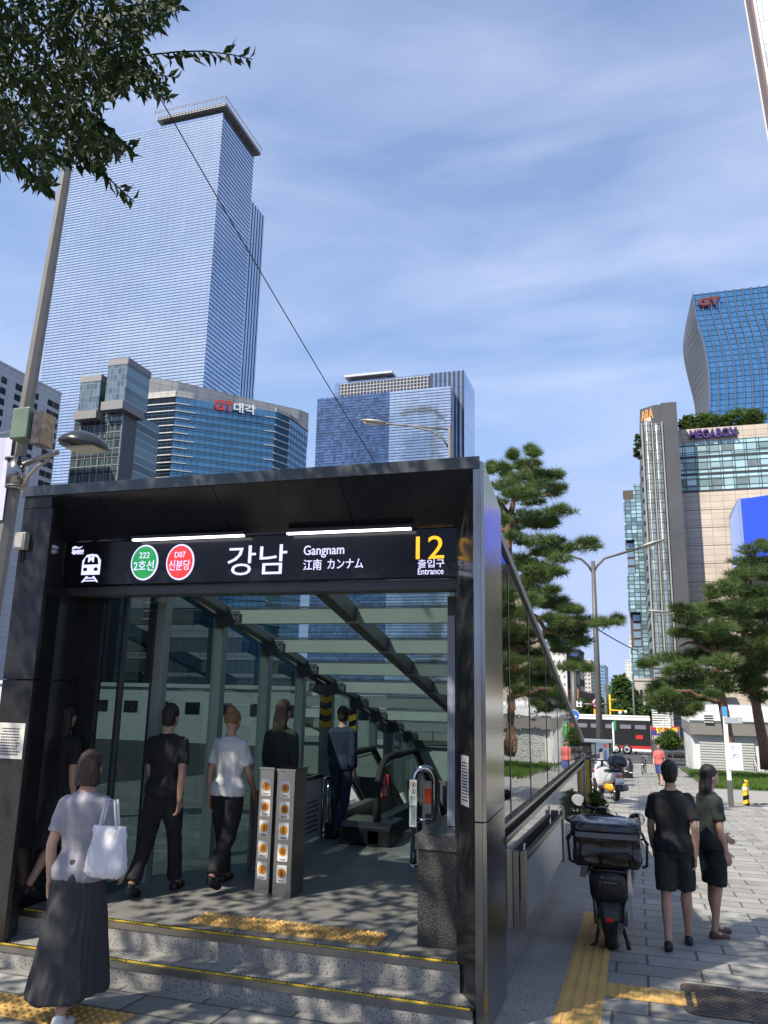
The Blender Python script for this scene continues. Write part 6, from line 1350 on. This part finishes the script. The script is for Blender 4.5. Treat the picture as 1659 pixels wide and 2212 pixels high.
# covered motorbike
D=38; a,b=aty(1323,1622,D),aty(1368,1669,D); zb=gz(D)+.03; cx=(a.x+b.x)/2
t=thing('covered_motorbike','motorbike wrapped in a crumpled black rain cover before the bus','motorbike',(cx,D,zb)); m=MB(); R_=[]; rng=random.Random(14)
W_=(b.x-a.x)/2
for u in range(13):
    s_=u/12; x=cx-W_+2*W_*s_; h=(a.z-zb)*(.55+.45*math.exp(-((s_-.25)/.16)**2)+.22*math.exp(-((s_-.8)/.2)**2))*(.75 if u in(0,12) else 1); hw=.34*(.5 if u in (0,12) else 1)
    R_.append([(x+rng.gauss(0,.015),D+hw*(1.15-.75*v)*sg+rng.gauss(0,.018),zb+h*v) for sg,v in ((-1,0),(-1,.3),(-1,.6),(-1,.88),(-.3,1),(.3,1),(1,.88),(1,.6),(1,.3),(1,0))])
m.smooth=True; m.loft(R_); m.build('rain_cover',mat('black rain cover',(.016,.016,.018),.35,bump=.6,bscale=5),t); wheel(t,(cx-W_*.7,D-.05,zb+.18),.18,.12); 
m=MB()
for x,z in ((cx-W_*.75,.45),(cx+.05,.3),(cx+W_*.6,.25)): m.box(x,x+.14,D-.40,D-.38,zb+z,zb+z+.03)
m.build('reflective_tab',WHITE,t)
def bicycle(label,x,y,rz,col):
    t=thing('bicycle',label,'bicycle',(0,0,0)); 
    for yy in (0,1.0):
        m=MB(); m.tube([(0,yy+.32*math.cos(a),.32+.32*math.sin(a)) for a in [2*PI*k/24 for k in range(24)]],.018,6,closed=True); w_=m.build('wheel',RUBBER,t); m=MB()
        for k in range(8): m.cyl((0,yy,.32),(0,yy+.31*math.cos(k*PI/4),.32+.31*math.sin(k*PI/4)),.004,4)
        m.build('spokes',CHROME,w_)
    m=MB()
    for q,r_ in (((0,0,.32),(0,.42,.3)),((0,.42,.3),(0,.28,.78)),((0,.28,.72),(0,.85,.75)),((0,.42,.3),(0,.85,.72)),((0,.85,.85),(0,1.0,.32)),((0,0,.32),(0,.3,.7))): m.cyl(q,r_,.018,8)
    m.build('frame',mat(col,(.16,.16,.17),.35,metal=.5),t); m=MB(); m.tube([(-.27,.78,.92),(-.1,.86,.9),(.1,.86,.9),(.27,.78,.92)],.014,6); m.build('handlebar',BLACK,t); m=MB(); m.ell((0,.24,.8),.07,.13,.035); m.build('saddle',BLACK,t); m=MB(); m.box(-.14,.14,1.0,1.2,.62,.82); m.build('basket',mat('basket grey',(.2,.2,.2),.6),t)
    t.location=(x,y,gz(y)+.03); t.rotation_euler=(0,0,rz)
p=aty(1388,1660,42); bicycle('grey bicycle with a front basket right of the covered motorbike',p.x,42,R(-8),'bike frame grey')

# ---------------------------------------------------------------- buses and banner
D=90; xr=aty(1408,1590,D).x; zb=gz(D)+.02; zr=aty(1320,1548,D).z
def bus(label,xl,xr,D,zb,zr,cols,skirt,wx,double):
    t=thing('city_bus',label,'bus',((xl+xr)/2,D,zb)); H_=zr-zb; m=MB(); m.prismY([(x,z) for x,z in rrect(xl,xr,zb+.35,zr,.18,4)],D,D+2.3); m.build('body',cols[0],t)
    m=MB(); m.box(xl+.3,xr-.1,D+.05,D+2.25,zr-.02,zr+.12); m.box(xl+.1,xr-.1,D-.03,D,zr-.32,zr-.04); m.build('roof_trim',cols[1],t)
    rows=[(zb+H_*.66,zb+H_*.86)] if double else [(zb+H_*.45,zb+H_*.85)]
    n=int((xr-xl)/1.5)
    for r_,(za,zc) in enumerate(rows):
        for k in range(n):
            x=xl+.2+(xr-xl-.5)*k/n; m=MB(); m.box(x,x+(xr-xl-.5)/n-.08,D-.02,D-.001,za,zc); w_=m.build('window',mat('bus window',(.02,.022,.026),.08,spec=.6),t)
            if double and r_==0: m=MB(); m.box(x+.15,x+(xr-xl-.5)/n-.25,D-.028,D-.021,za+.1,zc-.25); m.build('curtain',mat('bus curtain',(.20,.18,.22),.8),w_)
    m=MB(); m.box(xl+.1,xr-.05,D-.03,D-.001,zb+.35,zb+.85); m.build('skirt',skirt[0],t); m=MB(); m.add([(wx[0]-2,D-.035,zb+.88),(wx[0]-1,D-.035,zb+.62),(xr-.05,D-.035,zb+.6),(xr-.05,D-.035,zb+.9)],[(0,1,2,3)]); m.build('stripe',skirt[1],t)
    for x in wx:
        m=MB(); m.lathe([(.001,-.06),(.5,-.06),(.52,.0),(.5,.3),(.001,.3)],(x,D,zb+.5),24,'Y'); w_=m.build('wheel',RUBBER,t); m=MB(); m.lathe([(.001,-.12),(.1,-.12),(.13,-.07),(.25,-.075),(.30,-.09),(.31,-.06)],(x,D,zb+.5),24,'Y'); m.build('rim',mat('wheel rim pale',(.55,.55,.53),.4,metal=.4),w_)
    m=MB(); m.box(xr-1.6,xr-.9,D-.03,D-.001,zb+1.6,zb+2.0); m.build('logo_patch',RED,t); return t
bus('black double-deck bus with white roof and red and white skirt crossing the junction',xr-12.5,xr,D,zb,zr,(mat('bus black',(.022,.023,.026),.25),WHITE),(WHITE,RED),[aty(1330,1600,D).x,aty(1354,1600,D).x,xr-10.5],True)
gx=aty(1480,1590,71).x
bus('green city bus mostly hidden behind the white shutter building',gx,gx+9.5,71,gz(71)+.02,gz(71)+2.75,(mat('bus green',(.07,.42,.05),.35),WHITE),(mat('bus green',(.07,.42,.05),.35),mat('bus green dark',(.04,.3,.03),.35)),[gx+2,gx+7],False)
D=76; a,b=aty(1405,1570,D),aty(1468,1590,D)
t=thing('street_banner','red and dark blue street banner with yellow Korean letters beyond the bus','banner',(a.x,D,b.z)); m=MB(); m.box(a.x,b.x,D-.02,D,b.z+.42,a.z+.08); m.build('red_cloth',RED,t); m=MB(); m.box(a.x,b.x,D-.021,D,b.z-.02,b.z+.419); cl=m.build('blue_cloth',mat('banner blue',(.05,.04,.28),.6),t)
lettering(t,'lettering','필수 개헌',mat('banner yellow',(.85,.72,.05),.6),(0,D-.022,0),(1,0,0),(0,0,1),a.x+.45,b.x-.15,b.z+.15,b.z+.72,.01,.03)
m=MB(); m.box(b.x-.9,b.x-.1,D-.03,D-.022,b.z+.02,b.z+.1); m.build('white_caption',WHITE,cl); m=MB(); m.cyl((b.x,D,gz(D)),(b.x,D,a.z+.1),.03,6); m.cyl((a.x,D,gz(D)),(a.x,D,a.z+.1),.03,6); m.build('support_pole',POLE,t)
D=64; a,b=aty(1408,1530,D),aty(1450,1572,D)
t=thing('slatted_screen','white horizontal slatted screen standing above the red banner','screen wall',(a.x,D,b.z)); m=MB()
for k in range(8): z=b.z+(a.z-b.z)*k/8; m.box(a.x,b.x,D,D+.05,z,z+.1)
m.build('slats',WHITE,t); m=MB()
for k in range(4): x=a.x+(b.x-a.x)*k/3; m.box(x-.04,x+.04,D+.06,D+.12,gz(D),a.z)
m.build('posts',POLED,t)

# dark car waiting at the junction
D=72; a,b=aty(1432,1600,D),aty(1492,1625,D); zb=gz(D)+.02; cx=(a.x+b.x)/2; L_=3.9
t=thing('parked_car','dark grey car at the junction behind the red banner','car',(cx,D,zb)); m=MB(); R_=[]
for x,z0,z1,hw in ((-1.95,.35,.55,.6),(-1.85,.25,.72,.74),(-1.0,.22,.82,.78),(0,.22,.86,.79),(1.2,.22,.86,.78),(1.8,.25,.80,.74),(1.95,.35,.62,.62)): R_.append([(cx+x,D+.8+sy*hw,zb+z) for sy,z in ((-1,z0),(-1,z1*.8),(-.9,z1),(.9,z1),(1,z1*.8),(1,z0))])
m.smooth=True; m.loft(R_); bd=m.build('body',mat('car dark grey',(.045,.048,.055),.25,coat=.8),t); m=MB(); R_=[]
for x,z,hw in ((-.95,.82,.72),(-.35,1.26,.60),(.75,1.30,.60),(1.55,.86,.70)): R_.append([(cx+x,D+.8-hw,zb+.80),(cx+x,D+.8-hw*.92,zb+z),(cx+x,D+.8+hw*.92,zb+z),(cx+x,D+.8+hw,zb+.80)])
m.loft(R_); m.build('cabin_glass',mat('bus window',(.02,.022,.026),.08,spec=.6),t)
for x in (-1.25,1.25):
    m=MB(); m.lathe([(.001,-.04),(.29,-.04),(.3,.0),(.3,.18),(.001,.18)],(cx+x,D+.02,zb+.3),20,'Y'); w_=m.build('wheel',RUBBER,t); m=MB(); m.lathe([(.001,-.07),(.16,-.06),(.18,-.042)],(cx+x,D+.02,zb+.3),18,'Y'); m.build('rim',mat('wheel rim pale',(.55,.55,.53),.4,metal=.4),w_)

# ---------------------------------------------------------------- people
def voxel(mb,name,m,parent,vox,smooth=2):
    o=mb.build(name,m,None,fix=False); r=o.modifiers.new('r','REMESH'); r.mode='VOXEL'; r.voxel_size=vox; r.use_smooth_shade=True
    if smooth: s_=o.modifiers.new('s','SMOOTH'); s_.iterations=smooth; s_.factor=.5
    dg=bpy.context.evaluated_depsgraph_get(); me=bpy.data.meshes.new_from_object(o.evaluated_get(dg)); me.name=name
    nm=o.name; old=o.data; bpy.data.objects.remove(o); bpy.data.meshes.remove(old)
    o=bpy.data.objects.new(name,me); COL.objects.link(o); o.parent=parent
    for p in me.polygons: p.use_smooth=True
    return o
SKIN=mat('skin',(.46,.27,.19),.5,var=.05,vscale=14)
HAIRS={}
def rotx(v,a): return Vector((v.x,v.y*math.cos(a)-v.z*math.sin(a),v.y*math.sin(a)+v.z*math.cos(a)))
def person(label,loc,rz,H,hair,top,bottom,shoes,hairlen='short',legs=((10,5),(-12,18)),arms=((8,20),(-10,15)),style='tee',low='trousers',group=None,female=False,fem_skin=None):
    """faces +Y before turning; legs: (hip swing, knee bend) left/right, arms: (shoulder swing, elbow bend)"""
    s=H/1.70; t=thing('person',label,'person',(0,0,0),group); V=lambda x,y,z: Vector((x,y,z))*s
    fw=-1 if female else 1; sh=.158 if not female else .142; hipw=.085
    hips=[V(-hipw,0,.88),V(hipw,0,.88)]; J={}
    for i,sd in enumerate((-1,1)):
        h,k=legs[i]; up=rotx(V(sd*.005,0,-.42),R(h)); kn=hips[i]+up; lo=rotx(V(0,0,-.40),R(h-k)); an=kn+lo; J['l',i]=(hips[i],kn,an,h-k)
    dz=min(J['l',i][2].z for i in(0,1))-.075*s
    drop=V(0,0,0); drop.z=-dz
    tilt=R(-3)
    def T(v): return v+drop
    neck=T(V(0,-.0,1.43)); 
    for i,sd in enumerate((-1,1)):
        a,e=arms[i]; S0=T(V(sd*sh,0,1.36)); up=rotx(V(sd*.05,0,-.285),R(a)); el=S0+up; lo=rotx(V(sd*-.01,0,-.245),R(a+e)); wr=el+lo; J['a',i]=(S0,el,wr,R(a+e))
    # body: one continuous surface
    m=MB()
    def ringz(z,rx,ry,cy=0,n=20): c=T(V(0,cy,z)); return [c+Vector((rx*s*math.cos(2*PI*k/n),ry*s*math.sin(2*PI*k/n),0)) for k in range(n)]
    wst=.125 if female else .14
    torso=[(.80,.10,.08,0),(.86,.155,.105,-.005),(.94,.16,.11,-.01),(1.05,wst,.092,0),(1.18,.15,.105,.005),(1.30,.165 if female else .175,.105,.0),(1.385,.15,.085,-.01),(1.43,.075,.062,-.01),(1.46,.052,.055,0),(1.53,.048,.052,.01)]
    m.loft([ringz(z,rx,ry,cy) for z,rx,ry,cy in torso])
    hc=T(V(0,.022,1.60)); m.ell(hc,.073*s,.092*s,.112*s,18,14); m.ell(hc+V(0,.035,-.055),.052*s,.055*s,.058*s,14,10)
    m.ell(hc+V(0,.098,-.022),.013*s,.02*s,.024*s,10,8); m.ell(hc+V(0,.092,.018),.045*s,.01*s,.008*s,10,6); m.ell(hc+V(0,.083,-.066),.022*s,.009*s,.008*s,10,6)
    for sd in(-1,1): m.ell(hc+V(sd*.074,0,-.012),.01*s,.018*s,.03*s,8,8)
    for i,sd in enumerate((-1,1)):
        hp,kn,an,fa=J['l',i]; hp,kn,an=T(hp),T(kn),T(an)
        m.tube([hp+V(0,0,.04),hp.lerp(kn,.35),kn,kn.lerp(an,.3)+V(0,-.012,0),kn.lerp(an,.7),an],[.088*s,.078*s,.052*s,.053*s,.038*s,.034*s],14)
        fd=rotx(V(0,1,0),R(fa*.6 if fa<0 else fa*.3)); J['f',i]=(an,fd); m.tube([an+V(0,-.03,-.02),an+fd*.06*s/s*1+V(0,0,-.045),an+fd*.16*1+V(0,0,-.06)],[.034*s,.036*s,.022*s],10)
        S0,el,wr,aa=J['a',i]
        m.ell(S0,.050*s,.050*s,.048*s); m.tube([S0,S0.lerp(el,.5),el,el.lerp(wr,.3),wr],[.052*s,.045*s,.036*s,.038*s,.026*s],12)
        hd=(wr-el).normalized(); sdv=Vector((0,1,0)); sdv=(sdv-hd*sdv.dot(hd)).normalized(); pn=hd.cross(sdv)
        pal=wr+hd*.045*s; m.obox(pal,hd*.045*s,sdv*.036*s,pn*.013*s)
        for f in range(4):
            b_=wr+hd*.085*s+sdv*(.028-.0185*f)*s; ln=(.06,.07,.066,.05)[f]*s; bend=pn*(-1 if sd>0 else 1)
            m.tube([b_,b_+hd*ln*.45+bend*.008*s,b_+hd*ln*.8+bend*.026*s,b_+hd*ln*.9+bend*.042*s],[.0095*s,.009*s,.008*s,.007*s],7)
        tb=wr+hd*.025*s+sdv*.034*s; m.tube([tb,tb+sdv*.026*s+hd*.025*s,tb+sdv*.03*s+hd*.06*s],[.012*s,.0105*s,.008*s],7)
    b=voxel(m,'body',fem_skin or SKIN,t,.0085,2)
    for sd in(-1,1):
        m=MB(); m.ell(hc+V(sd*.03,.083,.002),.011*s,.007*s,.006*s,8,6); m.build('eye',mat('eye dark',(.03,.02,.015),.2),t)
    # top
    m=MB()
    if style in('tee','shirt','dress'):
        z0=.88 if style!='dress' else .90; tr=[(z,rx+.016,ry+.018,cy) for z,rx,ry,cy in torso if z>=z0 and z<1.4]; 
        tr=[(.865,.196,.146,-.005)]+[(z,rx+.02*(z<1.0),ry+.02*(z<1.0),cy) for z,rx,ry,cy in tr]+[(1.40,.13,.08,-.01),(1.435,.075,.067,-.008)]; m.loft([ringz(z,rx,ry,cy) for z,rx,ry,cy in tr])
        for i,sd in enumerate((-1,1)):
            S0,el,wr,aa=J['a',i]; m.ell(S0+V(-sd*.008,0,-.004),.062*s,.064*s,.058*s)
            if style=='shirt': m.tube([S0,S0.lerp(el,.5),el,el.lerp(wr,.75)],[.064*s,.06*s,.052*s,.045*s],12)
            else: m.tube([S0,S0.lerp(el,.4),S0.lerp(el,.72)],[.060*s,.062*s,.067*s],12)
    g_=voxel(m,'top_garment',top,t,.012,2); crumple(g_,.011,(7,7,4),H)
    # lower garment
    m=MB()
    if low in('trousers','shorts'):
        m.loft([ringz(z,rx,ry,cy) for z,rx,ry,cy in ((.80,.13,.10,-.003),(.86,.172,.118,-.005),(.93,.176,.124,-.008),(1.0,.165,.112,-.004))])
        for i in(0,1):
            hp,kn,an,fa=J['l',i]; hp,kn,an=T(hp),T(kn),T(an)
            if low=='trousers': m.tube([hp+V(0,0,.05),hp.lerp(kn,.4),kn,kn.lerp(an,.5),kn.lerp(an,.95)],[.10*s,.095*s,.075*s,.07*s,.066*s],14)
            else: m.tube([hp+V(0,0,.05),hp.lerp(kn,.5),hp.lerp(kn,.9)],[.10*s,.10*s,.098*s],14)
    else:
        L_={'skirt':.30,'longskirt':.16,'midi':.45}[low]; swing=sum(legs[i][0] for i in(0,1))*0
        R_=[]
        for k in range(8):
            u=k/7; z=1.0+(L_-1.0)*u; R_.append([T(V((.165+.075*u)*math.cos(2*PI*q/24)*(1+.05*u*math.sin(q*1.9)),(.125+.19*u)*math.sin(2*PI*q/24)*(1+.06*u*math.sin(q*2.3)),z)) for q in range(24)])
        m.loft(R_)
    g_=voxel(m,'lower_garment',bottom,t,.013,2); crumple(g_,.012 if low in('trousers','shorts') else .02,(7,7,3.5) if low in('trousers','shorts') else (9,9,.9),H+1)
    for i in(0,1):
        an,fd=J['f',i]; an=an; m=MB(); a0=an+V(0,0,-.055); fd=Vector(fd).normalized()
        m.tube([a0-fd*.055*s,a0+fd*.03*s,a0+fd*.11*s,a0+fd*.165*s],[.036*s,.042*s,.042*s,.028*s],12); m.ell(an+V(0,-.005,-.03),.042*s,.048*s,.045*s)
        voxel(m,'shoe',shoes,t,.011,2)
    m=MB(); hm=hair
    m.ell(hc+V(0,-.012,.028),.083*s,.097*s,.098*s,18,12)
    if hairlen=='long': m.loft([[hc+V(.08*w*math.cos(2*PI*k/14),-.045+.05*math.sin(2*PI*k/14)+dy,z) for k in range(14)] for z,w,dy in ((.06,.9,0),(-.04,1.05,-.005),(-.15,1.05,-.02),(-.26,.95,-.035),(-.33,.6,-.035))])
    elif hairlen=='bob': m.loft([[hc+V(.088*w*math.cos(2*PI*k/14),-.035+.07*math.sin(2*PI*k/14),z) for k in range(14)] for z,w in ((.05,.9),(-.05,1.03),(-.12,.98))])
    elif hairlen=='bun': m.ell(hc+V(0,-.05,.115),.045*s,.045*s,.04*s)
    else: m.ell(hc+V(0,-.045,-.03),.07*s,.055*s,.075*s)
    hr=voxel(m,'hair',hm,t,.01,1); crumple(hr,.010,(26,26,5),H)
    # keep the face clear
    t.location=loc; t.rotation_euler=(0,0,rz); return t
HK=dict(var=.5,vscale=30,bump=.7,bscale=40,stretch=(3,3,.35)); BK=mat('black hair',(.014,.012,.011),.5,**HK); BRN=mat('light brown hair',(.22,.12,.055),.55,**HK); DBR=mat('dark brown hair',(.04,.022,.014),.5,**HK)
def cloth(n,c): return mat(n,c,.85,var=.12,vscale=6,bump=.4,bscale=9,bdist=.03,stretch=(1,1,.45))
CB=cloth('black cloth',(.012,.013,.015)); CW=cloth('white cotton',(.62,.62,.60)); CG=cloth('grey lilac cotton',(.30,.29,.32)); CK=cloth('khaki cloth',(.27,.23,.16)); CO=cloth('dark olive cloth',(.030,.036,.028)); CN=cloth('navy cloth',(.02,.03,.055)); CC=cloth('charcoal skirt cloth',(.04,.04,.042)); SHB=mat('black shoe',(.015,.015,.016),.45); SHW=mat('white shoe',(.6,.6,.58),.5); SHR=mat('brown sandal',(.11,.045,.03),.5)
CR=cloth('coral cotton',(.55,.13,.11)); CD=cloth('denim blue',(.07,.11,.26)); CGB=cloth('green black cloth',(.018,.024,.022))
def on(px,py,Y,z): q=aty(px,py,Y); return (q.x,Y,z)
GP=gz
H0=1.50
person('person in a grey lilac top and long charcoal skirt walking up to the lower step',on(170,1900,4.42,GP(4.42)+.03),R(6),1.50,DBR,CG,CC,SHW,'bob',((9,3),(-9,14)),((-14,18),(16,20)),'tee','longskirt',None,True)
person('person in black with bare calves on the entrance floor beside the left granite pillar',on(118,1800,5.75,FL),R(-4),1.48,BK,CB,CB,SHB,'long',((10,3),(-14,26)),((10,20),(-12,25)),'tee','midi',None,True)
person('person in a black tee and black trousers walking in through the entrance',on(352,1750,6.15,FL),R(3),1.50,BK,CB,CB,SHB,'short',((-12,22),(14,4)),((14,18),(-14,16)),'tee','trousers')
person('person with light brown hair in a white tee and black trousers walking in',on(490,1750,6.55,FL),R(-3),1.46,BRN,CW,CB,SHB,'bun',((13,3),(-14,26)),((-12,15),(14,22)),'tee','trousers',None,True)
person('person in a dark olive top and khaki trousers standing behind the sticker posts',on(603,1700,7.25,FL),R(-8),1.52,DBR,CO,CK,SHB,'long',((6,2),(-8,12)),((6,12),(-8,14)),'shirt','trousers',None,True)
person('person in a navy shirt and dark trousers by the stair railing',on(738,1650,9.15,FL),R(-10),1.44,DBR,CN,CN,SHB,'short',((10,3),(-10,18)),((8,22),(-8,20)),'shirt','trousers')
b_=grd(1468,2054); person('person dressed all in black with black shoes walking past the delivery scooter',(b_.x,b_.y,gz(b_.y)+.03),R(-3),1.52,BK,CB,CGB,SHB,'short',((-8,16),(12,3)),((10,14),(-10,18)),'tee','shorts')
b_=grd(1552,2030); person('person in dark clothes and brown sandals standing close to the one in black',(b_.x,b_.y,gz(b_.y)+.03),R(-62),1.47,BK,CGB,CB,SHR,'long',((4,2),(-4,5)),((8,50),(-4,20)),'tee','shorts',None,True)
q=aty(1424,1640,33); person('person in a coral tee and blue shorts walking far off before the bus',(q.x,33,gz(33)+.03),R(170),1.52,BK,CR,CD,SHB,'short',((12,4),(-14,22)),((-10,20),(12,20)),'tee','shorts')
# white bag held by the person in the long skirt
q=aty(232,1835,4.3)
t=thing('tote_bag','white tote bag hanging beside the person in the long charcoal skirt','bag',(q.x,4.3,q.z-.12)); m=MB(); R_=[]
for z,w,d in ((-.15,.10,.04),(-.12,.125,.055),(0,.12,.05),(.10,.11,.03),(.13,.108,.012)): R_.append([(q.x+w*math.copysign(abs(math.cos(a))**.5,math.cos(a)),4.3+d*math.copysign(abs(math.sin(a))**.5,math.sin(a)),q.z+z) for a in [2*PI*k/20 for k in range(20)]])
m.smooth=True; m.loft(R_); bb=m.build('bag_body',cloth('white canvas',(.66,.65,.68)),t); bm=bmesh.new(); bm.from_mesh(bb.data); bmesh.ops.subdivide_edges(bm,edges=bm.edges,cuts=4,use_grid_fill=True); bm.to_mesh(bb.data); bm.free(); bb.data.update(); crumple(bb,.016,(14,14,7),5)
for p_ in bb.data.polygons: p_.use_smooth=True
m=MB()
for dy in(-.015,.015): m.tube([(q.x-.06,4.3+dy,q.z+.12),(q.x-.03,4.3+dy,q.z+.28),(q.x+.03,4.3+dy,q.z+.28),(q.x+.06,4.3+dy,q.z+.12)],.007,6)
m.build('bag_strap',cloth('white canvas',(.66,.65,.68)),t)
